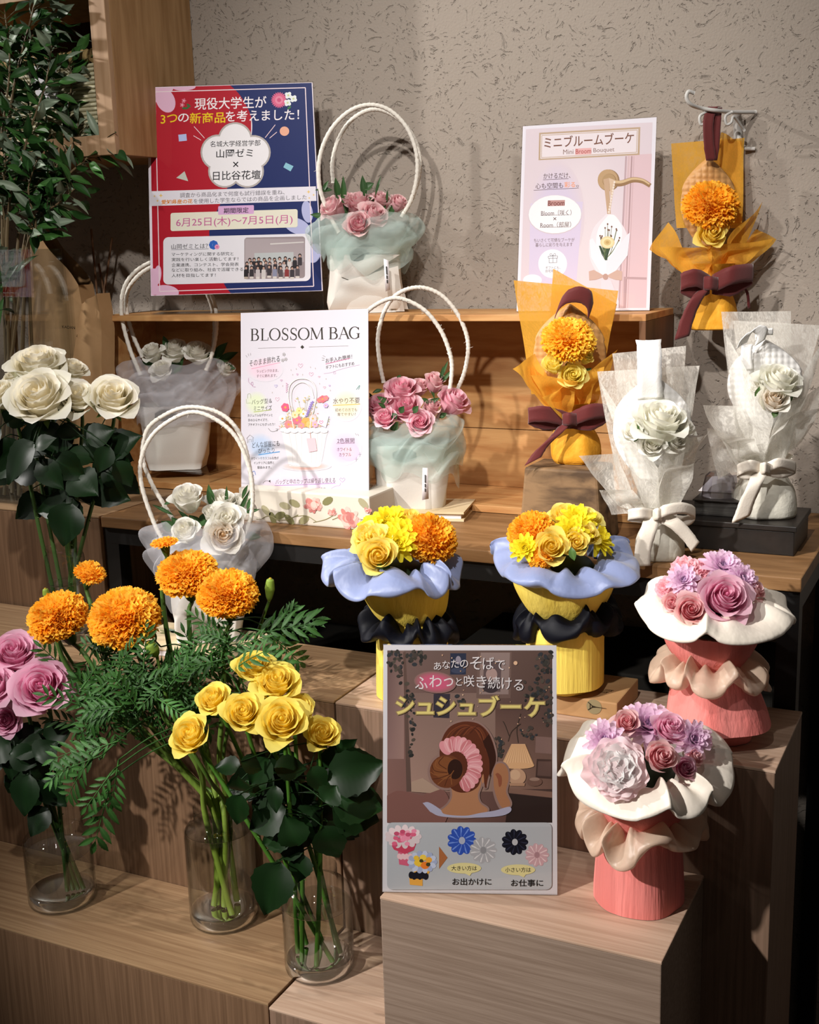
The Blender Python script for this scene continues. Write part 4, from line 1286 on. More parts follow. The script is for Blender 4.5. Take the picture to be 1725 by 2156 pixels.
for x in (1484, 1538):
    mb.tube(spline([K(x + 4, 236, hk + .004), K(x - 10, 245, hk), K(x - 8, 262, hk), K(x + 2, 258, hk), K(x + 8, 246, hk + .004), K(x + 30, 275, hk + .02)], 6), .0022, 7)
mb.build('scroll', 'white_metal', e)
q = K(1500, 690, hD)
broom(hD, q[2], q, 'orange broom bouquet hanging from the white wall hook', 'fleece_orange', 'fleece_orange_solid', 'ribbon_burgundy', 'wafer_tan', (1492, 332, 520, 64, .0),
      [([(1425, 480, .012), (1562, 480, .012), (1568, 290, .022), (1414, 302, .022)], .0, .005), ([(1440, 470, .014), (1562, 470, .014), (1562, 300, .024), (1520, 278, .026)], .0, .004),
       ([(1480, 590, -.02), (1440, 580, -.03), (1366, 527, -.02), (1405, 470, .0)], .01, .006), ([(1495, 592, -.03), (1450, 590, -.04), (1385, 520, -.045), (1500, 520, -.05)], .012, .005), ([(1530, 590, -.02), (1490, 592, -.04), (1496, 525, -.05), (1625, 500, -.02)], .012, .006), ([(1540, 580, .0), (1505, 588, -.02), (1540, 500, -.03), (1606, 424, .012)], .01, .005), ([(1545, 585, .0), (1520, 590, -.02), (1590, 480, -.025), (1634, 503, .0)], .008, .004)],
      [(1503, 690, 50), (1503, 688, 52), (1501, 640, 46), (1497, 605, 36), (1496, 585, 36), (1494, 555, 58)],
      [('marigold', 1497, 434, 58, -.03, A_(.7, .8, 0), dict(N=300, flat=.7)), ('rose', 1497, 492, 36, -.045, A_(.4, 1, .1), dict(RYb, op=1))],
      [],
      [([(1495, 598, -.04), (1465, 585, -.055), (1433, 596, -.05), (1465, 612, -.045), (1495, 600, -.04)], 18, vt), ([(1500, 598, -.04), (1540, 580, -.055), (1586, 576, -.035), (1545, 603, -.04), (1500, 600, -.04)], 19, vt), ([(1488, 605, -.045), (1470, 625, -.052), (1450, 665, -.05), (1436, 712, -.05)], 16, RV * .9 + .25 * UP), ([(1482, 597, -.048), (1497, 596, -.055), (1512, 598, -.047)], 14, vt), ([(1520, 603, -.03), (1550, 602, -.03), (1572, 612, -.025), (1578, 650, -.02)], 3, RV)],
      [([(1498, 338, -.012), (1493, 300, -.014), (1492, 255, -.012), (1500, 227, -.003), (1508, 224, .004)], 11, RV), ([(1502, 338, -.010), (1507, 300, -.012), (1510, 250, -.006), (1512, 226, .006)], 9, RV)], 83, GB)

q = at(1390, 1172, z=ZT); D = Dof(q)
broom(D, ZT, q, 'left white broom bouquet with white roses standing on the table', 'fleece_white', 'fleece_white_solid', 'ribbon_linen', 'wafer_white', (1375, 790, 1010, 92, .0),
      [([(1320, 960, .02), (1430, 960, .02), (1445, 728, .04), (1288, 745, .04)], .0, .006), ([(1310, 1060, .005), (1430, 1060, .005), (1474, 770, .025), (1257, 782, .012)], .0, .006),
       ([(1395, 1082, -.02), (1360, 1082, -.03), (1262, 800, -.018), (1385, 985, -.055)], .008, .004), ([(1380, 1082, -.02), (1420, 1075, -.025), (1474, 775, -.005), (1385, 985, -.056)], .008, .004),
       ([(1350, 1082, -.015), (1300, 1062, -.03), (1218, 960, -.03), (1300, 955, -.01)], .012, .008), ([(1370, 1084, -.02), (1290, 1085, -.035), (1262, 1032, -.03), (1330, 1030, -.03)], .01, .008), ([(1410, 1080, .0), (1385, 1082, -.01), (1440, 930, -.01), (1496, 905, .01)], .012, .008), ([(1420, 1085, -.02), (1375, 1085, -.04), (1400, 980, -.06), (1462, 975, -.04)], .014, .008)],
      [(1390, 1180, 42), (1390, 1170, 50), (1390, 1135, 48), (1387, 1105, 32), (1385, 1088, 27), (1382, 1060, 52)],
      [('rose', 1390, 890, 62, -.035, A_(.95, .5, .05), dict(RW, cout=C('#f5f5ec'), N=22)), ('rose', 1334, 908, 26, -.035, A_(.7, .7, -.4), RW), ('rose', 1372, 938, 30, -.045, A_(.6, .9, -.1), dict(RW, op=.8)), ('rose', 1420, 928, 32, -.035, A_(.6, .8, .4), RW), ('rose', 1440, 900, 26, -.025, A_(.8, .6, .5), RW)],
      [(1335, 930, 1345, 915, 10, -.04), (1395, 945, 1410, 928, 12, -.04), (1350, 915, 1343, 895, 8, -.045)],
      [([(1385, 1085, -.03), (1400, 1075, -.05), (1440, 1070, -.045), (1464, 1082, -.03), (1440, 1098, -.035), (1388, 1087, -.03)], 12, vt), ([(1385, 1085, -.03), (1350, 1080, -.045), (1322, 1085, -.03), (1350, 1090, -.035), (1385, 1087, -.03)], 11, vt), ([(1375, 1088, -.035), (1365, 1120, -.05), (1355, 1155, -.055), (1352, 1192, -.058)], 17, RV), ([(1392, 1088, -.035), (1418, 1100, -.045), (1445, 1125, -.045), (1465, 1152, -.045)], 13, RV * .6 + UP * .8), ([(1375, 1085, -.037), (1386, 1082, -.048), (1396, 1086, -.037)], 12, vt)],
      [([(1352, 800, -.004), (1352, 760, -.002), (1354, 725, .004), (1368, 716, .012)], 8, RV), ([(1369, 842, -.010), (1368, 800, -.016), (1368, 750, -.014), (1366, 718, -.002), (1366, 716, .01)], 26, RV)], 95, GB)

q = at(1610, 1082, z=KB); D = Dof(q)
broom(D, KB, q, 'right white broom bouquet with white roses on the black box', 'fleece_white', 'fleece_white_solid', 'ribbon_linen', 'wafer_white', (1612, 715, 900, 88, .0),
      [([(1552, 960, .01), (1660, 960, .01), (1666, 655, .035), (1517, 657, .035)], .0, .006), ([(1580, 960, .0), (1660, 960, .0), (1730, 685, .03), (1545, 675, .03)], .0, .006), ([(1605, 985, -.02), (1555, 970, -.03), (1528, 700, -.012), (1630, 880, -.05)], .008, .005), ([(1605, 985, -.02), (1650, 965, -.02), (1735, 720, -.0), (1632, 885, -.05)], .008, .005),
       ([(1600, 990, -.02), (1550, 985, -.03), (1480, 853, -.03), (1555, 855, -.02)], .012, .008), ([(1610, 990, -.025), (1510, 1005, -.03), (1492, 905, -.035), (1590, 925, -.045)], .016, .008), ([(1640, 985, -.01), (1600, 990, -.03), (1625, 900, -.05), (1740, 850, -.02)], .014, .008), ([(1690, 930, .0), (1610, 985, -.01), (1660, 860, -.02), (1745, 800, .01)], .01, .008)],
      [(1612, 1086, 56), (1612, 1075, 66), (1612, 1035, 62), (1612, 1005, 46), (1612, 985, 38), (1612, 960, 58)],
      [('rose', 1640, 805, 50, -.035, A_(.95, .5, .1), dict(RW, cout=C('#f5f5ec'), N=22)), ('rose', 1630, 842, 36, -.05, A_(.7, .8, -.05), dict(RW, cin=C('#e8d2b4'))), ('rose', 1668, 825, 22, -.03, A_(.7, .6, .5), RW), ('rose', 1596, 815, 18, -.03, A_(.8, .6, -.4), RW)],
      [(1625, 880, 1640, 862, 14, -.045), (1590, 835, 1600, 815, 9, -.04), (1655, 850, 1670, 830, 12, -.04)],
      [([(1610, 988, -.045), (1580, 980, -.058), (1552, 992, -.045), (1580, 998, -.05), (1610, 990, -.045)], 12, vt), ([(1610, 988, -.045), (1640, 975, -.055), (1676, 985, -.035), (1645, 996, -.045), (1612, 990, -.045)], 11, vt), ([(1602, 992, -.05), (1590, 1020, -.062), (1574, 1055, -.062), (1560, 1094, -.060)], 20, RV + .4 * UP), ([(1600, 988, -.05), (1611, 985, -.062), (1622, 989, -.05)], 12, vt)],
      [([(1562, 728, -.01), (1572, 708, -.02), (1590, 692, -.02), (1606, 700, -.016), (1600, 722, -.012)], 13, RV * .8 + UP * .5), ([(1575, 780, -.012), (1572, 750, -.014), (1574, 725, -.012)], 12, RV), ([(1590, 712, -.01), (1610, 700, -.01), (1628, 698, -.008)], 7, UP)], 107, GB)

# ------------------------------------------------------------------ vases and cut flowers
def vase(name, c, r, H, rn, water, label, lip=None, shoulder=.82, group='clear glass vases'):
    e = thing(name, c, label, 'vase', group)
    z0 = c[2] + .0006
    pr = [(0.0, .0), (.86, .0), (.97, .012), (1.0, .04), (1.0, shoulder), (.97, shoulder + .05), (.86, shoulder + .095), (rn / r, shoulder + .12), (rn / r, 1.0)]
    ph = np.linspace(0, 2 * math.pi, 56, endpoint=False)
    P = np.array([[c + np.array([math.cos(p) * r * a, math.sin(p) * r * a, .0006 + H * z]) for p in ph] for a, z in pr[1:]])
    mb = MB(); mb.grid(P, False, True)
    mb.build('glass_wall', 'glass', e)
    mb = MB()
    P2 = np.array([[c + np.array([math.cos(p) * r * .985 * a, math.sin(p) * r * .985 * a, z]) for p in ph] for a, z in ((.001, .0012), (.85, .0012), (.96, .004), (.985, .008), (.985, .017), (.93, .0195), (.6, .0185), (.001, .018))])
    mb.grid(P2, False, True); mb.build('thick_base', 'glass_base', e)
    mb = MB()
    wz = H * water
    P3 = np.array([[c + np.array([math.cos(p) * r * .97 * a, math.sin(p) * r * .97 * a, z]) for p in ph] for a, z in ((.98, .021), (1, .03), (1, wz))])
    mb.grid(P3, False, True); mb.build('water', 'water', e)
    mb = MB()
    P4 = np.array([[c + np.array([math.cos(p) * r * .97 * a, math.sin(p) * r * .97 * a, z]) for p in ph] for a, z in ((1, wz + .0022), (.985, wz + .0008), (.95, wz), (.4, wz), (.001, wz))])
    mb.grid(P4, False, True); mb.build('water_surface', 'water_top', e)
    return e

def stem_path(top, bot, sag=0.02, n=10):
    top, bot = np.asarray(top), np.asarray(bot)
    mid = (top + bot) / 2 + RV * sag * .3
    return spline([top, lerp(top, bot, .3) + UP * .0 + RV * sag * .4, mid, bot], n // 3 + 1)

def more(seed, n, x0, x1, y0, y1, ln=(50, 85), w=(.62, .85), dz=(-.06, .06)):
    rs = np.random.RandomState(seed)
    out = []
    for k in range(n):
        x, y = rs.uniform(x0, x1), rs.uniform(y0, y1)
        l, an = rs.uniform(*ln), rs.uniform(-2.6, .5) if rs.rand() < .75 else rs.uniform(0, 3)
        out.append((x, y, x + l * math.cos(an) * rs.choice([-1, 1]), y + abs(l * math.sin(an)) * rs.choice([1, 1, -.5]), l * rs.uniform(*w), rs.uniform(*dz)))
    return out

def rose_thing(px, py, rpx, D, axis, seed, vc, foot, label, kw, group, leaves=(), stemcol=C('#3d5a25'), name='rose', leafcol=DKLEAF, serr=.06):
    c = K(px, py, D)
    R = rpx * mpp(c)
    H = kw.get('H') or 1.15 * R
    e = thing(name, c, label, 'rose', group)
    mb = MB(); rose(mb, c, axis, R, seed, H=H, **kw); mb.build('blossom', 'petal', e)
    mb = MB(); calyx(mb, c, axis, R, H); mb.build('calyx', 'leaf', e)
    mb = MB()
    a = nrm(axis)
    s0 = c - a * H * .55
    f = np.asarray(foot)
    P = spline([s0, s0 - a * .03 - UP * .012, lerp(s0, f, .55) + RV * .002, f], 8)
    mb.tube(P, np.linspace(.0026, .0034, len(P)), 8, stemcol)
    rs = np.random.RandomState(seed)
    for k in range(7):
        i = rs.randint(len(P) // 3, len(P) - 3)
        d = nrm(rs.normal(size=3) * [1, 1, .3])
        mb.tube([P[i], P[i] + d * .0042, P[i] + d * .0065 - UP * .001], [.0016, .0008, .0002], 5, stemcol * 1.1)
    mb.build('stem', 'stem', e)
    if len(leaves):
        mb = MB()
        for it in leaves:
            x0, y0, x1, y1, w = it[:5]
            dd = it[5] if len(it) > 5 else 0
            A0, B0 = K(x0, y0, D + dd), K(x1, y1, D + dd + rs.uniform(-.02, .02))
            n = nrm(-NV * rs.uniform(.5, 1) + UP * rs.uniform(.2, .8) + RV * rs.uniform(-.3, .3))
            leaf(mb, A0, B0 - A0, n, np.linalg.norm(B0 - A0) * 1.03, w * .5 * mpp(A0), 'ovate', leafcol * rs.uniform(.75, 1.35), .22, .3, serr=serr)
            i = np.argmin(np.linalg.norm(P - A0, axis=1))
            mb.tube(spline([P[i], lerp(P[i], A0, .6) + UP * .004, A0], 4), .0009, 5, leafcol * 1.3)
        mb.build('leaves', 'leaf', e)
    return e

# --- white roses, tall vase on the upper bench
wq = np.array([*at(150, 1352, z=ZU + .001)[:2], ZU + .001]); wq[1] = Y2 + .075; wq[0] = at(150, 1330, y=wq[1])[0]
DW = Dof(wq)
wr = 41 * mpp(K(150, 1250, DW))
WH = K(150, 1150, DW)[2] - wq[2]
vase('tall_vase', wq, wr, WH, wr * .93, .62, 'tall clear cylinder vase of white roses behind the marigolds', shoulder=.86)
GW = 'white roses in the tall vase'
def fw(i, n, c, r, z, ph=0):
    a = i * 2 * math.pi / n + ph
    return np.array([c[0] + math.cos(a) * r, c[1] + math.sin(a) * r, z])
WK = dict(cin=C('#f6ebcb'), cout=C('#f6f2e2'), crim=C('#f8f6ee'), guard=C('#cfd9a8'), N=26, op=1.05)
WL = [
    ('white rose at the top left of the tall vase, above the largest bloom', 78, 770, 66, .02, A_(1, .45, .0), [(120, 900, 20, 960, 80), (60, 890, 0, 850, 60)]),
    ('largest front white rose of the tall vase, wide open', 82, 838, 76, -.04, A_(.75, .8, -.1), [(70, 930, 5, 1015, 78, -.03), (110, 960, 180, 1010, 62, -.02), (90, 990, 15, 1000, 60, -.01)]),
    ('small half hidden white rose at the back of the tall vase', 152, 778, 36, .05, A_(1, .4, .4), [(170, 940, 240, 900, 66, .03)]),
    ('white rose between the two large front blooms of the tall vase', 162, 838, 47, -.02, A_(.8, .7, .1), [(150, 1000, 205, 1040, 74, -.03), (165, 1060, 70, 1075, 66, -.03), (150, 1060, 128, 1150, 82, -.05)]),
    ('white rose at the right end of the tall vase, beside the white flower bag', 236, 838, 60, -.02, A_(.85, .7, .25), [(225, 950, 292, 915, 66, 0), (215, 985, 275, 1015, 60, 0), (230, 960, 282, 965, 72, .01), (180, 1010, 270, 1000, 50, .02)]),
    ('white rose at the left edge of the photo in the tall vase', 2, 832, 46, 0, A_(.9, .5, -.3), [(10, 920, 30, 990, 66, 0), (0, 900, -50, 960, 66, 0)]),
    ('greenish white rose peeking out behind the top left bloom of the tall vase', 30, 800, 34, .04, A_(1, .3, -.3), [(40, 950, 110, 1020, 60, .03)]),
]
for i, (lab, px, py, r, dd, axx, lv) in enumerate(WL):
    rose_thing(px, py, r, DW + dd, axx, 400 + i, wq, fw(i, 7, wq, wr * .5, wq[2] + .02), lab, WK, GW, lv + more(40 + i, 4, 20, 250, 890, 1010) + more(60 + i, 1, 90, 220, 1010, 1080))

# --- pink roses, low vase left
v1 = at(133, 1893, z=ZL); r1 = 70 * mpp(v1); D1 = Dof(v1)
h1 = K(133, 1742, D1)[2] - ZL
vase('glass_vase', v1, r1, h1 * 1.14, r1 * .78, .60, 'clear glass vase of pink roses at the left of the low bench', shoulder=.72)
GPK = 'pink roses in the left glass vase'
PK = dict(cin=C('#e88ab4'), cout=C('#f0b4d0'), crim=C('#f6cce0'), N=28, op=1.1)
PL = [
    ('pink rose at the front right of the left vase, fully open', 88, 1448, 66, -.03, A_(.7, .8, .1), [(90, 1640, 135, 1700, 62, .0), (60, 1600, 10, 1640, 60, 0), (90, 1560, 150, 1530, 60, .02), (75, 1600, 120, 1560, 60, -.02)]),
    ('upper pink rose of the left vase with a petal reaching right', 28, 1378, 58, .03, A_(.9, .6, .1), [(40, 1580, 0, 1560, 60, .0), (70, 1560, 30, 1530, 70, .02)]),
    ('pink rose cut by the left edge of the photo', -14, 1452, 56, -.02, A_(.8, .7, -.2), [(60, 1630, 45, 1720, 70, -.02), (20, 1560, -40, 1600, 70, .0)]),
    ('drooping pale pink rose under the others at the left edge', 14, 1518, 36, -.01, A_(.3, .7, -.1), [(50, 1560, 100, 1600, 66, .02), (100, 1700, 60, 1760, 60, -.03)]),
]
for i, (lab, px, py, r, dd, axx, lv) in enumerate(PL):
    foot = np.array([v1[0] + r1 * (.35 + .12 * i), v1[1] + r1 * .1 * (i - 1.5), ZL + .022])
    rose_thing(px, py, r, D1 + dd, axx, 500 + i, v1, foot, lab, PK, GPK, lv + more(80 + i, 4, 0, 110, 1540, 1660), stemcol=C('#2c4a1a'))

# --- yellow roses, right vase
v3 = at(674, 2036, z=ZL - .002); r3 = 73 * mpp(v3); D3 = Dof(v3)
h3 = K(674, 1880, D3)[2] - v3[2]
vase('glass_vase', v3, r3, h3 * 1.36, r3 * .62, .63, 'clear glass vase of yellow roses next to the front pedestal', shoulder=.72)
GYR = 'yellow roses in the right glass vase'
YK = dict(cin=C('#fbdf58'), cout=C('#fce562'), crim=C('#fdec7c'), N=24, op=.92)
YL = [
    ('topmost yellow rose of the right vase', 535, 1406, 44, .05, A_(1, .5, .1), [(590, 1620, 520, 1590, 50, .02), (620, 1640, 560, 1560, 60, .03)]),
    ('yellow rose just below and right of the topmost one', 582, 1438, 52, .03, A_(1, .6, .05), [(700, 1600, 745, 1560, 50, .03), (660, 1700, 600, 1660, 76, .0)]),
    ('yellow rose on the left, beside the marigold leaves', 450, 1474, 42, .02, A_(.9, .6, -.3), [(560, 1640, 470, 1660, 74, .0), (580, 1660, 530, 1720, 60, -.01)]),
    ('central yellow rose turned to the front', 512, 1500, 47, -.01, A_(.75, .8, 0), [(600, 1700, 520, 1745, 88, -.02), (640, 1720, 610, 1800, 70, -.02), (620, 1740, 545, 1775, 80, -.03)]),
    ('largest front yellow rose with pointed petals', 594, 1518, 55, -.03, A_(.7, .8, .05), [(690, 1640, 812, 1610, 92, .0), (700, 1680, 808, 1700, 96, -.01), (680, 1740, 715, 1810, 72, -.02), (660, 1640, 720, 1660, 60, .02)]),
    ('small yellow rose tucked behind the largest front one', 632, 1490, 33, .02, A_(.9, .7, .3), [(690, 1600, 740, 1640, 70, .02), (700, 1720, 760, 1760, 66, .02)]),
    ('yellow rose at the right end, near the poster', 678, 1546, 40, -.01, A_(.85, .7, .15), [(700, 1700, 800, 1725, 100, -.02), (690, 1730, 705, 1800, 64, -.01), (640, 1790, 585, 1790, 50, -.03), (690, 1640, 700, 1570, 56, .03)]),
    ('lowest yellow rose at the left of its bunch, half closed', 402, 1548, 48, -.01, A_(.8, .7, -.3), [(590, 1815, 553, 1930, 92, -.05), (560, 1660, 520, 1640, 56, .0), (630, 1780, 600, 1720, 66, -.04), (640, 1800, 625, 1860, 50, -.03)]),
]
for i, (lab, px, py, r, dd, axx, lv) in enumerate(YL):
    foot = fw(i, 8, v3, r3 * .62, ZL + .020, .4)
    rose_thing(px, py, r, D3 + dd, axx, 600 + i, v3, foot, lab, dict(YK, op=.75) if i in (7, 6) else YK, GYR, lv + more(90 + i, 3, 540, 740, 1610, 1740) + more(120 + i, 1, 490, 640, 1590, 1700), stemcol=C('#3f6b1e'), leafcol=C('#12290f'), serr=.09)

# --- marigolds, middle vase
v2 = at(474, 1932, z=ZL); r2 = 72 * mpp(v2); D2 = Dof(v2)
h2 = K(474, 1736, D2)[2] - ZL
vase('glass_vase', v2, r2, h2 * 1.20, r2 * .70, .80, 'clear glass vase of marigolds in the middle of the low bench', shoulder=.76)
GM = 'marigolds in the middle glass vase'
LC = C('#355f28')
def marig(px, py, rx, ry, dd, axis, seed, label, stem, leaves, N=460, kind='marigold', small=False):
    D = D2 + dd
    c = K(px, py, D)
    R = rx * mpp(c)
    e = thing(kind, c, label, 'marigold', GM)
    a = nrm(axis)
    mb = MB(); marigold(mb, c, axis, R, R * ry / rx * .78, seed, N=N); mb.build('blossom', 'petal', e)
    Hc = R * ry / rx
    base = c - a * Hc * .55
    mb = MB()
    cr = R * (.30 if not small else .36)
    P = [base, base - a * cr * .9, base - a * cr * 2.0, base - a * cr * 2.7]
    mb.tube(spline(P, 5), np.interp(np.linspace(0, 1, 16), [0, .3, .8, 1], [cr * 1.1, cr, cr * .55, .003]), 10, C('#3c5a22')); mb.build('calyx', 'leaf_matt', e)
    mb = MB()
    rs = np.random.RandomState(seed)
    foot = np.array([v2[0] + rs.uniform(-.4, .6) * r2, v2[1] + rs.uniform(-.4, .4) * r2, ZL + .022])
    mouth = np.array([v2[0] + rs.uniform(-.3, .3) * r2, v2[1] + rs.uniform(-.3, .3) * r2, ZL + h2 * 1.1])
    P = spline([P[-1]] + [K(x, y, D) for x, y in stem] + [mouth, foot], 8)
    mb.tube(P, np.linspace(.0030, .0048, len(P)), 8, np.repeat(lerp(C('#47662a'), C('#86a03c'), np.clip(np.linspace(-.8, 1.2, len(P)), 0, 1)[:, None]), 8, axis=0)); mb.build('stem', 'stem', e)
    mb = MB()
    for k, it in enumerate(leaves):
        x0, y0, x1, y1 = it[:4]
        d3 = it[4] if len(it) > 4 else rs.uniform(-.05, .05)
        A0, B0 = K(x0, y0, D + d3), K(x1, y1, D + d3 + rs.uniform(-.03, .03))
        n = nrm(-NV * rs.uniform(.5, 1) + UP * rs.uniform(.3, .9) + RV * rs.uniform(-.4, .4))
        pinnate(mb, A0, B0 - A0, n, np.linalg.norm(B0 - A0), seed + k, LC * rs.uniform(.6, 1.15), pairs=5, wid=.042)
        i = np.argmin(np.linalg.norm(P - A0, axis=1))
        mb.tube(spline([P[i], lerp(P[i], A0, .5) + UP * .006, A0], 4), .0011, 5, LC)
    if leaves:
        mb.build('leaves', 'leaf_matt', e)
    return e
def rl(seed, n0, x0, x1, y0, y1, ln=(60, 100), dirn=None):
    rs = np.random.RandomState(seed)
    out = []
    for k in range(n0 * 2):
        x, y = rs.uniform(x0, x1), rs.uniform(y0, y1)
        a = rs.uniform(0, 6.28) if dirn is None else rs.normal(dirn, .7)
        l = rs.uniform(*ln)
        out.append((x, y, x + l * math.cos(a), y - l * math.sin(a) * .8, rs.uniform(-.085, .0) if y > 1410 else rs.uniform(-.07, .05)))
    return out
marig(395, 1208, 63, 46, .03, A_(1, .45, 0), 701, 'big orange marigold at the upper centre, in front of the white bag', [(398, 1300), (410, 1450), (440, 1600)], rl(1, 9, 330, 420, 1330, 1500))
marig(480, 1252, 62, 52, -.01, A_(1, .55, .05), 702, 'big orange marigold on the right, nearest the yellow roses', [(474, 1350), (470, 1480), (462, 1600)], rl(2, 9, 420, 530, 1340, 1480) + [(520, 1340, 640, 1310, .0), (560, 1330, 640, 1400, -.02), (560, 1320, 655, 1290, .02), (590, 1310, 620, 1270, .03)])
marig(262, 1302, 74, 62, -.02, A_(1, .6, -.05), 703, 'largest orange marigold, in the middle left of the bunch', [(300, 1400), (340, 1500), (420, 1620)], rl(3, 9, 240, 380, 1400, 1540) + [(250, 1560, 150, 1590, -.05), (215, 1590, 120, 1625, -.06), (190, 1600, 130, 1680, -.06)])
marig(122, 1300, 62, 56, .0, A_(1, .5, -.25), 704, 'big orange marigold at the left end of the bunch', [(180, 1380), (240, 1470), (380, 1620)], rl(4, 8, 160, 300, 1380, 1500) + [(210, 1600, 190, 1540, -.04), (200, 1420, 165, 1500, -.02), (230, 1480, 160, 1550, -.03)])
marig(190, 1206, 33, 24, .06, A_(1, .4, .4), 705, 'small orange marigold standing above the left big ones', [(200, 1300), (240, 1420), (390, 1620)], rl(5, 6, 190, 300, 1350, 1480), N=110, small=True)
marig(346, 1142, 28, 11, .04, A_(1, .1, -.1), 706, 'smallest orange marigold, half open, standing highest', [(342, 1250), (370, 1420), (440, 1620)], rl(6, 6, 330, 470, 1380, 1540), N=80, small=True)
marig(78, 1292, 25, 22, .04, A_(.6, .3, -.8), 707, 'partly hidden orange marigold behind the left big one', [(140, 1400), (230, 1500), (390, 1630)], rl(7, 5, 180, 320, 1430, 1560), N=70, small=True)
def bud(px, py, rx, ry, dd, axis, seed, label, stem, leaves):
    D = D2 + dd
    c = K(px, py, D); R = rx * mpp(c); a = nrm(axis)
    e = thing('marigold_bud', c, label, 'flower bud', 'marigold buds in the middle glass vase')
    L_ = ry * mpp(c)
    mb = MB()
    P = spline([c + a * L_, c + a * L_ * .7, c + a * L_ * .1, c - a * L_ * .6, c - a * L_], 6)
    mb.tube(P, np.interp(np.linspace(0, 1, len(P)), [0, .12, .5, .8, 1], [R * .25, R * .7, R, R * .6, R * .25]), 10, C('#7f9a3a')); mb.build('sepals', 'leaf_matt', e)
    mb = MB(); mb.sphere(c + a * L_ * .95, (R * .34, R * .34, R * .3), C('#c9b13a'), 8, 6, a); mb.build('petal_tip', 'petal', e)
    rs = np.random.RandomState(seed)
    foot = np.array([v2[0] + rs.uniform(-.3, .6) * r2, v2[1] + rs.uniform(-.3, .4) * r2, ZL + .022])
    mouth = np.array([v2[0] + rs.uniform(-.3, .3) * r2, v2[1] + rs.uniform(-.3, .3) * r2, ZL + h2 * 1.1])
    P = spline([c - a * L_] + [K(x, y, D) for x, y in stem] + [mouth, foot], 8)
    mb = MB(); mb.tube(P, np.linspace(.0022, .0036, len(P)), 7, C('#4c6a26')); mb.build('stem', 'stem', e)
    mb = MB()
    for k, it in enumerate(leaves):
        A0, B0 = K(it[0], it[1], D + it[4]), K(it[2], it[3], D + it[4] - .02)
        pinnate(mb, A0, B0 - A0, nrm(-NV * .8 + UP * .6 + RV * rs.uniform(-.4, .4)), np.linalg.norm(B0 - A0), seed + k, LC * rs.uniform(.8, 1.5), 5, .042)
        i = np.argmin(np.linalg.norm(P - A0, axis=1))
        mb.tube(spline([P[i], lerp(P[i], A0, .5) + UP * .006, A0], 4), .0011, 5, LC)
    mb.build('leaves', 'leaf_matt', e)
bud(568, 1242, 11, 26, .02, A_(1, .1, .12), 721, 'green marigold bud at the right, standing tall beside the dark table', [(540, 1340), (500, 1450), (470, 1600)], [(560, 1330, 600, 1360, .0), (550, 1340, 605, 1290, .02), (535, 1380, 560, 1420, -.02), (575, 1320, 640, 1330, .02)])
bud(98, 1252, 8, 14, .05, A_(1, .1, -.1), 722, 'tiny green bud behind the left big marigold', [(130, 1360), (220, 1480), (390, 1630)], [(150, 1420, 95, 1368, .02), (220, 1560, 110, 1590, -.05), (170, 1590, 100, 1640, -.06)])
bud(322, 1368, 15, 20, -.05, A_(.9, .4, -.3), 723, 'green bud with yellow tip under the largest marigold', [(345, 1450), (380, 1540), (440, 1640)], [(345, 1440, 300, 1480, -.04), (360, 1440, 390, 1400, -.04), (330, 1470, 380, 1500, -.05), (235, 1640, 200, 1780, -.06), (240, 1620, 180, 1700, -.06), (250, 1600, 235, 1690, -.05)])

# --- olive branches in a square glass vase on the left pedestal
ov = np.array([at(20, 770, y=PLY + .11)[0], PLY + .11, PLZ])
DO = Dof(ov)
oh = K(20, 527, DO)[2] - PLZ
ow = (at(74, 600, y=PLY + .11)[0] - ov[0])
e = thing('square_vase', ov, 'square clear glass vase holding the olive branches at the left edge', 'vase')
mb = MB()
V = [(ov[0] + x * ow, ov[1] + y * ow, PLZ + .0006 + z) for z in (0, oh) for x, y in ((-1, -1), (1, -1), (1, 1), (-1, 1))]
mb.add(V, [(3, 2, 1, 0), (0, 1, 5, 4), (1, 2, 6, 5), (2, 3, 7, 6), (3, 0, 4, 7)])
mb.build('glass_wall', 'glass', e, smooth=False, solid=.004)
mb = MB(); mb.box((ov[0] - ow * .93, ov[1] - ow * .93, PLZ + .004), (ov[0] + ow * .93, ov[1] + ow * .93, PLZ + oh * .45)); mb.build('water', 'water', e, smooth=False)
OB = [
    ('tall olive branch on the far left reaching the top of the photo', [(25, 740), (14, 560), (8, 400), (26, 200), (70, 20), (80, -30)], 40, -.02),
    ('olive branch leaning right under the wall cabinet', [(35, 720), (58, 500), (115, 400), (175, 340), (232, 296)], 26, -.03),
    ('olive branch crossing the basket', [(28, 730), (50, 520), (90, 400), (130, 300), (150, 180), (140, 120)], 34, .01),
    ('short olive branch hanging right below the cabinet', [(30, 720), (60, 520), (85, 455), (120, 430), (160, 395)], 20, -.04),
    ('olive branch in front of the basket label', [(18, 740), (15, 500), (50, 320), (95, 180), (110, 90)], 36, -.04),
    ('olive branch arching over the top left corner', [(15, 740), (5, 480), (20, 260), (60, 90), (130, 30)], 34, .02),
    ('dense olive branch at the left edge', [(10, 740), (-10, 520), (-5, 350), (20, 150), (10, 20)], 40, -.03),
    ('olive branch beside the kraft bags', [(36, 720), (50, 560), (75, 480), (60, 400), (80, 330)], 28, -.05),
    ('low olive branch inside the glass rim', [(40, 740), (30, 640), (10, 590), (-10, 520)], 12, -.02),
    ('olive branch with pale leaf undersides near the basket', [(22, 740), (40, 480), (70, 330), (60, 200), (85, 130)], 36, .03),
    ('olive branch with drooping tip right of the basket', [(26, 730), (60, 470), (120, 350), (160, 300), (165, 255)], 26, -.01),
]
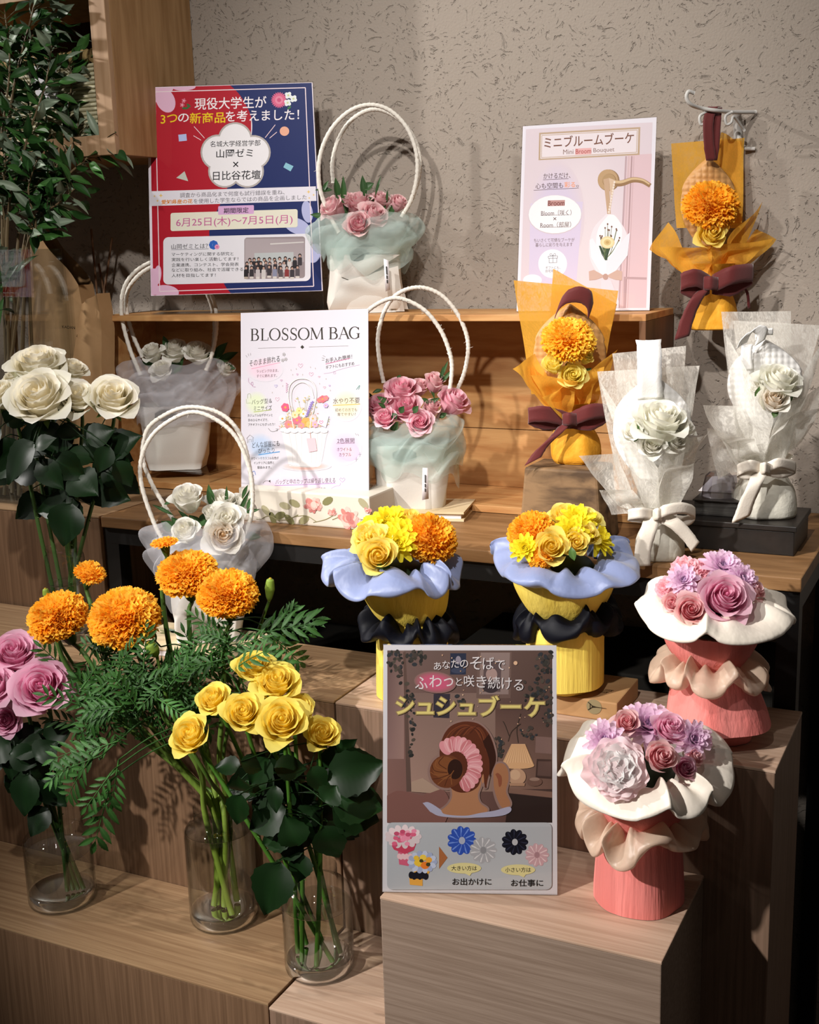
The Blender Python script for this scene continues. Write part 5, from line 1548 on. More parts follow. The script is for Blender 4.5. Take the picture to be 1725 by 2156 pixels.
for i, (lab, pts, nl, dd) in enumerate(OB):
    rs = np.random.RandomState(900 + i)
    k0 = K(*pts[0], DO)
    p0 = np.array([ov[0] + ow * rs.uniform(-.6, .6), ov[1] + ow * rs.uniform(-.6, .6), PLZ + .006])
    P = spline([p0] + [K(x, y, DO + dd * min(1, j * .4)) for j, (x, y) in enumerate(pts)][1:], 12)
    e = thing('olive_branch', p0, lab, 'branch', 'olive branches in the square vase')
    mb = MB(); mb.tube(P, np.linspace(.0034, .0011, len(P)), 7, C('#6a5a40')); mb.build('stem', 'stem', e)
    mb = MB()
    for k in range(nl * 2):
        j = int(lerp(len(P) * .30, len(P) - 1, (k + rs.rand()) / (nl * 2)))
        j = min(j, len(P) - 1)
        tdir = nrm(P[min(j + 1, len(P) - 1)] - P[max(j - 1, 0)])
        side = nrm(np.cross(tdir, nrm(rs.normal(size=3))))
        d = nrm(tdir * rs.uniform(.2, .9) + side)
        L_ = rs.uniform(.030, .058)
        silver = rs.rand() < .30
        colr = C('#7d8c78') * rs.uniform(.8, 1.1) if silver else C(['#264a20', '#38602c', '#22421e'][rs.randint(3)]) * rs.uniform(.8, 1.25)
        q_ = P[j]
        if rs.rand() < .45:                     # side twig
            q_ = P[j] + d * rs.uniform(.01, .03)
            mb.tube([P[j], q_], .0007, 4, C('#5f5a40'))
        leaf(mb, q_, d, nrm(rs.normal(size=3) * .6 - NV * .6 + UP * .5), L_, rs.uniform(.0058, .0092), 'lance', colr, .3, rs.uniform(.2, .9))
    mb.build('leaves', 'leaf', e)

# --- kraft bags and twigs left of the crate
kd = PLY + .235
k1 = [at(80, 800, y=kd), at(160, 800, y=kd), at(168, 600, y=kd + .02), at(80, 490, y=kd + .03)]
def kraft_bag(pts_front, depth, label, text=None):
    P = [np.asarray(p, float) for p in pts_front]
    c = (P[0] + P[1]) / 2
    e = thing('paper_bag', (c[0], c[1], PLZ), label, 'paper bag', 'kraft paper bags')
    mb = MB()
    n = len(P)
    bk = [p + np.array([.006, depth, 0]) for p in P]
    m = 12
    u = np.linspace(0, 1, m)
    A = np.array([[(1 - a) * ((1 - b_) * P[0] + b_ * P[3]) + a * ((1 - b_) * P[1] + b_ * P[2]) for b_ in u] for a in u])
    rs = np.random.RandomState(len(label))
    W_ = np.array([[.008 * math.sin(3.1 * a + 2 * b_) * math.sin(3.1 * b_) + .004 * math.sin(9 * a * b_ + 4 * b_) for b_ in u] for a in u])
    A[..., 1] -= W_
    mb.grid(A)
    B = A.copy(); B[..., 1] += depth; B[..., 0] += .006
    mb.grid(B)
    for sl in ((0, slice(None)), (-1, slice(None)), (slice(None), 0)):
        mb.grid(np.stack([A[sl], B[sl]]))
    mb.build('bag_body', 'kraft', e)
    return e
b1 = [at(60, 850, y=kd), at(172, 850, y=kd), at(166, 600, y=kd + .015), at(62, 470, y=kd + .02)]
b1[0][2] = b1[1][2] = PLZ + .001
kraft_bag(b1, .035, 'crumpled brown paper bag behind the olive vase')
kd2 = kd - .045
b2 = [at(118, 850, y=kd2), at(208, 850, y=kd2), at(204, 618, y=kd2 + .01), at(170, 640, y=kd2 + .01)]
b2[0][2] = b2[1][2] = PLZ + .001
kb = kraft_bag(b2, .03, 'brown paper bag printed KADAN, next to the crate')
rsT = np.random.RandomState(5)
for i, (x0, y0, x1, y1, lab) in enumerate(((205, 655, 192, 482, 'thin dried twig standing behind the KADAN bag, left one'), (212, 655, 236, 500, 'thin dried twig leaning right behind the KADAN bag'), (225, 655, 208, 555, 'short dried twig with light bark behind the KADAN bag'))):
    y_ = min(kd + .10 + .02 * i, 1.97)
    a0, a1 = at(x0, y0, y=y_), at(x1, y1, y=y_)
    d = nrm(a1 - a0)
    a0 = a0 - d * ((a0[2] - PLZ - .001) / d[2])
    mb = MB(); mb.tube(spline([a0, lerp(a0, a1, .5) + RV * .003, a1], 6), .0022, 6)
    tag(mb.build('twig', 'twig'), lab, 'twig', 'dried twigs')

# ------------------------------------------------------------------ writing
def text_mesh(body, bold=0.0):
    cu = bpy.data.curves.new('t', 'FONT')
    cu.body = body
    cu.size = 1
    cu.offset = bold
    cu.resolution_u = 3
    o = bpy.data.objects.new('t', cu)
    COL.objects.link(o)
    bpy.context.view_layer.update()
    me = bpy.data.meshes.new_from_object(o.evaluated_get(bpy.context.evaluated_depsgraph_get()))
    V = np.array([v.co[:] for v in me.vertices])
    Fs = [tuple(p.vertices) for p in me.polygons]
    bpy.data.objects.remove(o)
    bpy.data.curves.remove(cu)
    bpy.data.meshes.remove(me)
    return V[:, :2], Fs

class Poster:
    """printed sheet in a clear stand; drawing coordinates are pixels of the photograph"""
    def __init__(s, name, label, TL, TR, BR, BL, foot, bl, br, lean, paper='#e9e6ea', group='poster stands', ext=6):
        s.bl, s.br = bl, br
        rv = nrm(s.br - s.bl)
        hz = nrm(np.array([-rv[1], rv[0], 0]))
        up0 = UP * math.cos(math.radians(lean)) + hz * math.sin(math.radians(lean))
        pn = np.cross(rv, up0)
        def top(px, py, p):
            d = ray(px, py)
            return CAM + d * (((p - CAM) @ pn) / (d @ pn))
        s.tl, s.tr = top(*TL, s.bl), top(*TR, s.bl)
        s.n = nrm(np.cross(s.br - s.bl, s.tl - s.bl))
        if s.n @ NV > 0:
            s.n = -s.n
        print('poster', name, 'w', np.linalg.norm(s.br - s.bl), 'h', np.linalg.norm(s.tl - s.bl), 'lean', math.degrees(math.asin(s.n[2])), s.bl, s.br, s.tl)
        s.px = [np.array(q, float) for q in (TL, TR, BR, BL)]
        lo = foot
        base = (s.bl + s.br) / 2
        base = np.array([base[0], base[1], lo])
        s.e = thing('poster_stand', base, label, 'poster stand', group)
        # clear acrylic panel, reaching down to the surface, and its foot
        upv = nrm(s.tl - s.bl)
        dn = [p - upv * ((p[2] - lo - .0008) / upv[2]) for p in (s.bl, s.br)]
        mm = ext * 3e-4
        mb = MB()
        o = [dn[0] - rv * mm, dn[1] + rv * mm, s.tr + rv * mm + upv * mm, s.tl - rv * mm + upv * mm]
        for off in (.0012,):
            F_ = [p + s.n * off for p in o]
            B_ = [p - s.n * .0022 for p in o]
            mb.add(F_ + B_, [(0, 1, 2, 3), (7, 6, 5, 4), (0, 4, 5, 1), (1, 5, 6, 2), (2, 6, 7, 3), (3, 7, 4, 0)])
        hz = nrm(np.array([-s.n[0], -s.n[1], 0]))
        b2 = [dn[0], dn[1], dn[1] + hz * .05, dn[0] + hz * .05]
        b2 = [np.array([p[0], p[1], lo + .0006]) for p in b2]
        mb.add(b2 + [p + UP * .002 for p in b2], [(3, 2, 1, 0), (4, 5, 6, 7), (0, 1, 5, 4), (1, 2, 6, 5), (2, 3, 7, 6), (3, 0, 4, 7)])
        mb.build('acrylic_panel', 'acrylic', s.e, smooth=False)
        mb = MB()
        q = [s.bl, s.br, s.tr, s.tl]
        mb.add(q + [p - s.n * .0006 for p in q], [(0, 1, 2, 3), (7, 6, 5, 4), (0, 4, 5, 1), (1, 5, 6, 2), (2, 6, 7, 3), (3, 7, 4, 0)], C(paper))
        s.sheet = mb.build('printed_sheet', 'print', s.e, smooth=False)
        s.lay = 0
        s.parts = {}

    def uv(s, x, y):
        A, B, Cc, Dd = s.px
        u = v = .5
        for _ in range(8):
            p = (1 - u) * (1 - v) * A + u * (1 - v) * B + u * v * Cc + (1 - u) * v * Dd
            du = (1 - v) * (B - A) + v * (Cc - Dd)
            dv = (1 - u) * (Dd - A) + u * (Cc - B)
            J = np.array([du, dv]).T
            st = np.linalg.solve(J, np.array([x, y]) - p)
            u, v = u + st[0], v + st[1]
        return u, v

    def P(s, x, y, clip=True):
        u, v = s.uv(x, y)
        if clip:
            u, v = min(max(u, .002), .998), min(max(v, .002), .998)
        return (1 - u) * (1 - v) * s.tl + u * (1 - v) * s.tr + u * v * s.br + (1 - u) * v * s.bl + s.n * (.00006 + s.lay * .0000022)

    def mb(s, part):
        return s.parts.setdefault(part, MB())

    def poly(s, part, pts, col):
        s.lay += 1
        pts = [tuple(p) for p in pts]
        s.mb(part).add(np.array([s.P(x, y) for x, y in pts]), [tuple(range(len(pts)))], C(col))

    def fill(s, part, pts, col):            # possibly concave outline: fan via earcut
        from mathutils.geometry import tessellate_polygon
        s.lay += 1
        tri = tessellate_polygon([[Vector((x, y, 0)) for x, y in pts]])
        s.mb(part).add(np.array([s.P(x, y) for x, y in pts]), tri, C(col))

    def grad(s, part, x0, y0, x1, y1, cols, nx=12, ny=12):
        """cols: 4 corner colours TL TR BR BL"""
        s.lay += 1
        c = [C(k) for k in cols]
        G, cc = [], []
        for i in range(nx + 1):
            for j in range(ny + 1):
                a, b = i / nx, j / ny
                G.append(s.P(lerp(x0, x1, a), lerp(y0, y1, b)))
                cc.append((1 - a) * (1 - b) * c[0] + a * (1 - b) * c[1] + a * b * c[2] + (1 - a) * b * c[3])
        s.mb(part).grid(np.array(G).reshape(nx + 1, ny + 1, 3), col=np.array(cc))

    def ell(s, part, cx, cy, rx, ry, col, n=26, rot=0, soft=None):
        a = np.linspace(0, 2 * math.pi, n, endpoint=False)
        X, Y = rx * np.cos(a), ry * np.sin(a)
        X, Y = X * math.cos(rot) - Y * math.sin(rot), X * math.sin(rot) + Y * math.cos(rot)
        if soft is None:
            s.poly(part, list(zip(cx + X, cy + Y)), col)
        else:                                  # printed watercolour blot fading outward
            s.lay += 1
            rings = [np.array([s.P(cx + X[i] * k, cy + Y[i] * k) for i in range(n)]) for k in (.01, .55, .8, 1)]
            cc = [C(col), lerp(C(col), C(soft), .15), lerp(C(col), C(soft), .6), C(soft)]
            s.mb(part).grid(np.array(rings), False, True, np.array([np.tile(c, (n, 1)) for c in cc]))

    def rrect(s, part, x0, y0, x1, y1, r, col, skew=0):
        pts = []
        for cx, cy, a0 in ((x1 - r, y0 + r, -90), (x1 - r, y1 - r, 0), (x0 + r, y1 - r, 90), (x0 + r, y0 + r, 180)):
            for k in range(6):
                a = math.radians(a0 + 18 * k)
                X, Y = cx + r * math.cos(a), cy + r * math.sin(a)
                pts.append((X, Y + skew * (X - (x0 + x1) / 2)))
        s.poly(part, pts, col)

    def line(s, part, pts, w, col):
        s.lay += 1
        p = np.array(pts, float)
        t = np.gradient(p, axis=0)
        t /= np.linalg.norm(t, axis=1, keepdims=True) + 1e-9
        nn = np.stack([-t[:, 1], t[:, 0]], 1)
        w = np.broadcast_to(np.asarray(w, float), (len(p),))[:, None] / 2
        G = np.array([[s.P(*a), s.P(*b)] for a, b in zip(p + nn * w, p - nn * w)])
        s.mb(part).grid(G, col=C(col))

    def curve(s, part, pts, w, col, n=6):
        s.line(part, spline(pts, n), w, col)

    def text(s, part, body, x0, x1, yc, h, col, bold=.0, slope=0.0, dx=0):
        """fit text between x0 and x1, cap height h px, centred on yc"""
        s.lay += 1
        V, Fs = text_mesh(body, bold)
        lo, hi = V.min(0), V.max(0)
        X = x0 + (V[:, 0] - lo[0]) / (hi[0] - lo[0]) * (x1 - x0)
        Y = yc - ((V[:, 1] - lo[1]) / (hi[1] - lo[1]) - .5) * h + slope * (X - (x0 + x1) / 2)
        s.mb(part).add(np.array([s.P(a, b) for a, b in zip(X, Y)]), Fs, C(col))

    def done(s):
        for k, m in s.parts.items():
            m.build(k.split('#')[0], 'print', s.sheet, smooth=False)

def flower(p, part, cx, cy, r, col, n=5, cen=None, rot=0, fat=.55):
    for k in range(n):
        a = rot + k * 2 * math.pi / n
        p.ell(part, cx + r * .55 * math.cos(a), cy + r * .55 * math.sin(a), r * .5, r * fat * .62, col, 12, a)
    p.ell(part, cx, cy, r * .3, r * .3, cen or col, 12)

# ================= poster 1: red and blue announcement
Z1 = lambda x, y: (300 + x / 4.3125, 170 + y / 4.3125)
D0 = Dof(np.array([-1.36, 1.868, 0]))
p = Poster('p1', 'large red and blue announcement poster on the crate', (309.3, 184), (658, 173.5), (680, 612.4), (318, 623), ZC, at(318, 623, y=1.832), at(680, 612.4, y=1.90), 4, '#efe6f2', ext=5)
def poly1(part, pts, col, fill=False):
    (p.fill if fill else p.poly)(part, [Z1(*q) for q in pts], col)
poly1('red_field', [(70, 230), (110, 130), (130, 60), (300, 60), (300, 50), (1000, 36), (1000, 960), (820, 960), (720, 1120), (650, 1290), (640, 1400), (720, 1700), (830, 1945), (100, 1955)], '#b3142a', True)
def bez(pts, n=10):
    return [tuple(q) for q in spline(pts, n)]
blue = bez([(800, 30), (900, 130), (985, 280), (1010, 400), (990, 560), (930, 720), (830, 880), (760, 1010), (720, 1110), (660, 1230), (620, 1360), (640, 1500), (690, 1680), (760, 1850), (830, 1945)]) + [(1630, 1912), (1537, 14)]
poly1('blue_field', blue, '#1b2a63', True)
E1 = lambda part, cx, cy, rx, ry, col, rot=0: p.ell(part, *Z1(cx, cy), rx / 4.3125, ry / 4.3125, col, 26, rot)
poly1('petal_print', [(44, 60), (300, 46), (250, 130), (60, 225)], '#e8c3da')
E1('petal_print', 85, 110, 55, 130, '#e8c3da', .3); E1('petal_print', 215, 175, 85, 115, '#e8bcd8', -.5); E1('petal_print', 390, 60, 105, 28, '#e8bcd8', -.05)
E1('petal_print', 140, 1760, 35, 90, '#e8bcd8', .1); E1('petal_print', 220, 1915, 120, 62, '#e8bcd8', .1); poly1('petal_print', [(75, 1700), (130, 1700), (150, 1940), (80, 1950)], '#e8bcd8')
E1('petal_print', 1500, 1180, 48, 100, '#b7bbe4', -.15); E1('petal_print', 1410, 1310, 120, 70, '#b7bbe4', .4); E1('petal_print', 1560, 1560, 60, 90, '#b7bbe4', .2)
for a, b_ in (((118, 100), (1482, 62)), ((1482, 62), (1558, 1865)), ((1558, 1865), (160, 1912)), ((160, 1912), (118, 100))):
    p.line('border_line', [Z1(*a), Z1(*b_)], 1.9, '#f2dfe6')
# white flower shaped cloud with grey edge
for g, colr in ((16, '#b9b1ae'), (0, '#f4f1f5')):
    for cx, cy, r in ((855, 525, 140), (700, 640, 145), (1020, 640, 140), (760, 810, 135), (965, 810, 135)):
        E1('cloud', cx, cy, r + g, r + g, colr)
    E1('cloud', 860, 680, 170, 170, colr)
poly1('confetti', [(334, 482), (408, 474), (414, 535), (340, 542)], '#b9c4f0'); E1('confetti', 1298, 450, 42, 42, '#eeb096'); poly1('confetti', [(1310, 732), (1378, 765), (1352, 812), (1288, 775)], '#8cc3d6'); poly1('confetti', [(315, 870), (392, 810), (426, 900)], '#c8ccc0')
for a, b_ in (((480, 408), (576, 512)), ((474, 490), (544, 530)), ((1216, 392), (1126, 508)), ((1230, 458), (1166, 512))):
    p.line('spark_line', [Z1(*a), Z1(*b_)], 1.4, '#f0d4da')
T1 = lambda part, b_, x0, x1, yc, h, col, bold=0, sl=-.028: p.text(part, b_, Z1(x0, 0)[0], Z1(x1, 0)[0], Z1(0, yc)[1], h / 4.3125, col, bold, sl)
T1('headline', '現役大学生が', 485, 1138, 198, 108, '#f7eff3', .010)
T1('headline', '3', 170, 214, 344, 78, '#f2cf1c', .010); T1('headline', 'つ', 228, 325, 336, 72, '#f2cf1c', .010); T1('headline', 'の', 332, 432, 330, 76, '#f7eff3', .010); T1('headline', '新商品', 440, 766, 330, 98, '#f2cf1c', .010); T1('headline', 'を考えました！', 770, 1428, 308, 100, '#f7eff3', .010)
T1('cloud_text', '名城大学経営学部', 628, 1084, 560, 54, '#26242a', .004); T1('cloud_text', '山岡ゼミ', 684, 1016, 648, 76, '#26242a', .008); T1('cloud_text', '×', 836, 886, 748, 50, '#26242a'); T1('cloud_text', '日比谷花壇', 654, 1086, 846, 84, '#26242a', .008)
# small emblem flowers
for cx, cy in ((386, 178), (370, 216)):
    flower(p, 'small_flower', *Z1(cx, cy), 5, '#d86f86', 5, '#f0c8cc')
for cx, cy, r in ((390, 245, 0), (430, 220, .6), (420, 240, -.6)):
    E1('small_flower', cx, cy, 22, 10, '#3e6b3c', r)
for k in range(22):
    a = k * 2 * math.pi / 22
    E1('gerbera', 1250 + 38 * math.cos(a), 172 + 38 * math.sin(a), 34, 8, '#e0688e', a)
E1('gerbera', 1250, 172, 36, 36, '#e78aa6'); E1('gerbera', 1250, 172, 18, 18, '#d2557e')
for cx, cy in ((1332, 130), (1378, 160), (1326, 196)):
    flower(p, 'white_blossom', *Z1(cx, cy), 7.5, '#eef3f4', 4, '#cfd8a0', .6, .8)
E1('white_blossom', 1340, 240, 20, 9, '#3e7a46', -.6)
# white band
poly1('white_band', [(60, 992), (1575, 948), (1582, 1080), (66, 1126)], '#ece8f2')
T1('band_text', '調査から商品化まで何度も試行錯誤を重ね、', 350, 1300, 1014, 44, '#5d5a62', 0, -.03); T1('band_text', '愛知県産の花', 176, 468, 1086, 42, '#e08a20', .02, -.03); T1('band_text', 'を使用した学生ならではの商品を企画しました', 476, 1496, 1064, 44, '#5d5a62', 0, -.036)
for cx, cy, r in ((112, 1036, 12), (172, 1030, 20), (140, 1078, 14), (1512, 998, 18), (1556, 1026, 12), (1518, 1054, 12)):
    poly1('sparkle', [(cx, cy - r), (cx + r * .25, cy - r * .25), (cx + r, cy), (cx + r * .25, cy + r * .25), (cx, cy + r), (cx - r * .25, cy + r * .25), (cx - r, cy), (cx - r * .25, cy - r * .25)], '#f0c96a', True)
p.rrect('date_panel', *Z1(262, 1172), *Z1(1416, 1338), 4.5, '#ece8d6', -.03); p.rrect('date_tag', *Z1(702, 1122), *Z1(1026, 1202), 2.2, '#dcaedb', -.03)
T1('date_text', '期間限定', 752, 978, 1166, 50, '#2b2330', .012, -.03); T1('date_text', '6月25日(木)～7月5日(月)', 314, 1372, 1266, 94, '#c7639c', .004, -.03)
p.rrect('about_panel', *Z1(194, 1395), *Z1(1532, 1832), 11, '#eceaf2', -.025)
T1('about_text', '山岡ゼミとは？', 270, 608, 1494, 46, '#2a2a2e', .004, -.022); p.line('about_text', [Z1(268, 1526), Z1(614, 1518)], .8, '#2a2a2e')
flower(p, 'about_flower', *Z1(660, 1482), 9.5, '#2f63c0', 8, '#9fb6e4', 0, .8); E1('about_flower', 662, 1482, 12, 12, '#2f63c0'); flower(p, 'about_flower', *Z1(692, 1500), 5.2, '#e99ac0', 6, '#c4568e', 0, .9)
for b_, x0, x1, y in (('マーケティングに関する研究と', 272, 842, 1566), ('実践を行い楽しく活動してます！', 272, 886, 1614), ('企業連携、コンテスト、学会発表', 272, 890, 1664), ('などに取り組み、社会で活躍できる', 272, 930, 1710), ('人材を目指してます！', 272, 680, 1762)):
    T1('about_text', b_, x0, x1, y, 34, '#2a2a2e', .004, -.012)
# group photograph
p.rrect('group_photo', *Z1(940, 1410), *Z1(1482, 1794), 6, '#9c8f92', -.02)
p.grad('group_photo', *Z1(946, 1425), *Z1(1474, 1640), ('#b5a9ae', '#a89ca0', '#b3a8ac', '#b8adb0')); poly1('group_photo', [(1030, 1558), (1380, 1548), (1384, 1640), (1034, 1650)], '#bfc4c6'); poly1('group_photo', [(1172, 1468), (1470, 1452), (1472, 1462), (1174, 1480)], '#d8d4d2')
rsp = np.random.RandomState(8)
for row, (yy, n0, xa, xb) in enumerate(((1612, 11, 985, 1440), (1650, 9, 965, 1300), (1690, 10, 960, 1420))):
    for k in range(n0):
        cx = xa + (xb - xa) * k / (n0 - 1) + rsp.uniform(-6, 6)
        cy = yy + rsp.uniform(-8, 8) - (30 if row == 0 and k == n0 - 1 else 0)
        colr = rsp.choice(['#2b272c', '#39353a', '#c9c2c4', '#8b3a3c', '#5b5358', '#d6d0cf', '#403a40', '#8f93ad' if row == 2 else '#2e2b30'])
        p.rrect('group_photo', *Z1(cx - 19, cy + 16), *Z1(cx + 19, cy + 92), 2.2, colr); E1('group_photo', cx, cy, 15, 18, '#221d1f'); E1('group_photo', cx, cy + 5, 10, 12, '#c49f90')
        if row == 2:
            p.rrect('group_photo', *Z1(cx - 17, cy + 84), *Z1(cx + 17, cy + 104), 1, rsp.choice(['#ddd5d0', '#b9a99c', '#e0dad6']))
p.done()

# ================= poster 2: BLOSSOM BAG
Z2 = lambda x, y: (500 + x / 4.49, 640 + y / 4.49)
D0 = Dof(np.array([(fl[0] + fr_[0]) / 2, fy + .035, 0]))
p = Poster('p2', 'white BLOSSOM BAG poster with a watercolour bag drawing', (507, 659), (775.5, 650), (776.8, 1037.5), (508.2, 1041), FZ, at(508.2, 1041, y=fy + .025), at(776.8, 1037.5, y=fy + .045), 5, '#d6d2dc', ext=3)
E2 = lambda part, cx, cy, rx, ry, col, rot=0, soft=None: p.ell(part, *Z2(cx, cy), rx / 4.49, ry / 4.49, col, 24, rot, soft)
T2 = lambda part, b_, x0, x1, yc, h, col='#35312e', bold=0, sl=-.02: p.text(part, b_, Z2(x0, 0)[0], Z2(x1, 0)[0], Z2(0, yc)[1], h / 4.49, col, bold, sl)
L2 = lambda part, pts, w, col, cv=True: (p.curve if cv and len(pts) > 2 else p.line)(part, [Z2(*q) for q in pts], w / 4.49, col)
INK = '#332e28'
# serif capitals drawn stroke by stroke
def glyph(ch, x, w, top, h):
    g = lambda a, b_: (x + a * w, top + b_ * h - .020 * (x + a * w - 630))
    def st(pts, wd, cv=False):
        L2('title', [g(*q) for q in pts], wd, INK, cv)
    TK, TN = 15, 5.5
    sf = lambda a, b_, l=.16: st([(a - l, b_), (a + l, b_)], 4.5)
    def bowl(cx, cy, rx, ry, a0, a1, tk=TK, tn=TN, n=26):
        an = np.radians(np.linspace(a0, a1, n))
        pts = [g(cx + rx * math.cos(t), cy + ry * math.sin(t)) for t in an]
        p.line('title', [Z2(*q) for q in pts], np.array([(tn + (tk - tn) * abs(math.cos(t)) ** 1.3) / 4.49 for t in an]), INK)
    if ch == 'B':
        st([(.2, 0), (.2, 1)], TK); sf(.16, .02); sf(.16, .98); st([(.2, .02), (.5, .02)], TN); st([(.2, .47), (.55, .47)], TN); st([(.2, .98), (.55, .98)], TN)
        bowl(.5, .245, .30, .225, -90, 90); bowl(.54, .725, .36, .255, -90, 90)
    elif ch == 'L':
        st([(.25, 0), (.25, 1)], TK); sf(.25, .02, .22); sf(.2, .98, .18); st([(.25, .975), (.9, .975)], TN); st([(.93, .98), (.97, .74)], 6)
    elif ch == 'O':
        bowl(.5, .5, .46, .49, 0, 360, n=40)
    elif ch == 'S':
        pts = [(.82, .22), (.74, .07), (.5, .015), (.24, .09), (.16, .26), (.26, .41), (.5, .5), (.74, .6), (.84, .75), (.76, .91), (.48, .985), (.2, .92), (.1, .74)]
        q = spline([g(*k) for k in pts], 5)
        t = np.linspace(0, 1, len(q))
        p.line('title', [Z2(*k) for k in q], (5 + 10.5 * np.exp(-((t - .5) / .20) ** 2) + 3 * np.exp(-((t - .2) / .1) ** 2) + 3 * np.exp(-((t - .8) / .1) ** 2)) / 4.49, INK)
        st([(.83, .04), (.85, .27)], 5); st([(.09, .70), (.12, .97)], 5)
    elif ch == 'M':
        st([(.14, .02), (.10, .98)], TN); sf(.1, .98, .1); st([(.14, .02), (.5, .95)], TK); st([(.5, .95), (.84, .02)], TN); st([(.85, .02), (.89, .98)], TK); sf(.89, .98, .11); sf(.1, .02, .08); sf(.9, .02, .07)
    elif ch == 'A':
        st([(.48, .0), (.12, .98)], TN); st([(.46, .0), (.86, .98)], TK); st([(.26, .62), (.72, .62)], TN); sf(.12, .98, .13); sf(.87, .98, .14)
    elif ch == 'G':
        bowl(.54, .5, .46, .49, 42, 322, n=36); st([(.90, .04), (.91, .28)], 5); st([(.88, .56), (.88, .92)], TK); sf(.86, .56, .15)
for ch, x, w in (('B', 128, 84), ('L', 224, 80), ('O', 312, 104), ('S', 428, 72), ('S', 508, 74), ('O', 588, 104), ('M', 700, 128), ('B', 876, 84), ('A', 962, 110), ('G', 1060, 100)):
    glyph(ch, x, w, 222, 112)
L2('rule', [(202, 413), (564, 404)], 2.4, '#6c665e'); L2('rule', [(690, 400), (1056, 391)], 2.4, '#6c665e')
p.poly('rule', [Z2(627, 382), Z2(645, 402), Z2(627, 420), Z2(609, 402)], INK)
PB = '#d6d2dc'
E2('colour_blot', 260, 610, 185, 118, '#e3c6d6', .05, PB); E2('colour_blot', 185, 930, 120, 120, '#d5dfbd', 0, PB); E2('colour_blot', 230, 1340, 150, 130, '#b5c8e4', .4, PB); E2('colour_blot', 1040, 950, 140, 155, '#f0dfbb', 0, PB); E2('colour_blot', 1030, 1360, 150, 165, '#dcbfdf', .4, PB); E2('colour_blot', 1060, 1390, 100, 90, '#ecc4d2', .4, '#dcbfdf'); E2('colour_blot', 650, 1690, 470, 85, '#d9c6dd', -.03, PB)
T2('caption', 'そのまま飾れる', 118, 412, 532, 62, sl=-.16); L2('underline', [(136, 606), (416, 546)], 6, '#d99bb4'); T2('caption', 'ラッピングのまま、', 188, 400, 624, 30, sl=-.05); T2('caption', 'すぐに飾れます。', 188, 386, 670, 30, sl=-.03)
T2('caption', 'お手入れ簡単！', 846, 1090, 510, 44, sl=-.16); L2('underline', [(846, 560), (1070, 506)], 6, '#c77a9c'); T2('caption', 'ギフトにもおすすめ', 848, 1110, 572, 36, sl=-.14); L2('underline', [(830, 650), (900, 640), (930, 630), (940, 650), (920, 650), (940, 625), (1060, 590), (1160, 568)], 2.5, '#b58fb0')
T2('caption', 'バッグ型＆', 140, 336, 912, 48, sl=-.08); T2('caption', 'ミニサイズ', 160, 336, 974, 44, sl=-.05); L2('underline', [(160, 1012), (328, 992)], 6, '#9dac4e')
for b_, x0, x1, y in (('カジュアルなデザインと', 100, 342, 1042), ('手のひらサイズで、', 104, 300, 1088), ('プチギフトにもぴったり！', 104, 366, 1130)):
    T2('caption', b_, x0, x1, y, 26, sl=-.02)
T2('caption', '水やり不要', 916, 1160, 905, 56, sl=-.03); L2('underline', [(914, 950), (1164, 938)], 7, '#e8ac4c'); T2('caption', '初めての方でも', 936, 1136, 992, 32, sl=-.02); T2('caption', '育てやすい！', 956, 1122, 1034, 32, sl=-.02)
T2('caption', 'どんな部屋にも', 146, 410, 1318, 56, sl=-.08); T2('caption', 'ぴったり', 206, 360, 1378, 46, sl=-.06); L2('underline', [(206, 1420), (412, 1390)], 8, '#4a90cc')
for b_, x0, x1, y in (('ホワイトやカラフルな色が', 134, 402, 1452), ('インテリアに自然と', 160, 358, 1496), ('馴染みます。', 196, 330, 1540)):
    T2('caption', b_, x0, x1, y, 27, sl=-.02)
T2('caption', '2色展開', 954, 1112, 1284, 48, sl=-.02); L2('underline', [(946, 1314), (1116, 1308)], 2.5, INK); T2('caption', 'ホワイト＆', 952, 1086, 1368, 34, sl=-.02); T2('caption', 'カラフル', 972, 1082, 1418, 34, sl=-.02)
T2('caption', 'バッグと中のカップは繰り返し使える', 372, 936, 1672, 50, sl=-.03); L2('underline', [(362, 1716), (938, 1694)], 5, '#9a6db4'); T2('caption', '新しいお花にもお使いいただけます。', 420, 858, 1748, 30, sl=-.01)
# recycling arrows, house, bag, hearts, sparks
for a0, a1 in ((200, 330), (20, 150)):
    an = np.radians(np.linspace(a0, a1, 14)); L2('doodle', [(288 + 40 * math.cos(t), 1708 + 40 * math.sin(t)) for t in an], 3, INK)
p.poly('doodle', [Z2(322, 1660), Z2(322, 1684), Z2(302, 1672)], INK); p.poly('doodle', [Z2(258, 1756), Z2(258, 1732), Z2(276, 1744)], INK)
L2('doodle', [(100, 1308), (97, 1264), (90, 1264), (122, 1230), (160, 1258), (152, 1262), (152, 1300)], 3, '#5b5650', False); L2('doodle', [(112, 1302), (112, 1274), (136, 1272), (136, 1298)], 3, '#5b5650', False)
L2('doodle', [(86, 890), (90, 930), (130, 926)], 3, '#8fa070', False); L2('doodle', [(100, 885), (100, 850), (116, 838), (130, 850), (132, 885)], 3, '#8fa070')
for x, y in ((452, 470), (440, 525), (470, 515)):
    for k in range(5):
        a = k * 1.2566; E2('doodle', x + 9 * math.cos(a), y + 9 * math.sin(a), 7, 7, '#7a756d'); E2('doodle', x + 9 * math.cos(a), y + 9 * math.sin(a), 4.5, 4.5, PB)
def heart(x, y, r, colr, w=2.4):
    L2('doodle', [(x, y + r), (x - r, y - .1 * r), (x - .6 * r, y - .8 * r), (x, y - .3 * r), (x + .6 * r, y - .8 * r), (x + r, y - .1 * r), (x, y + r)], w, colr)
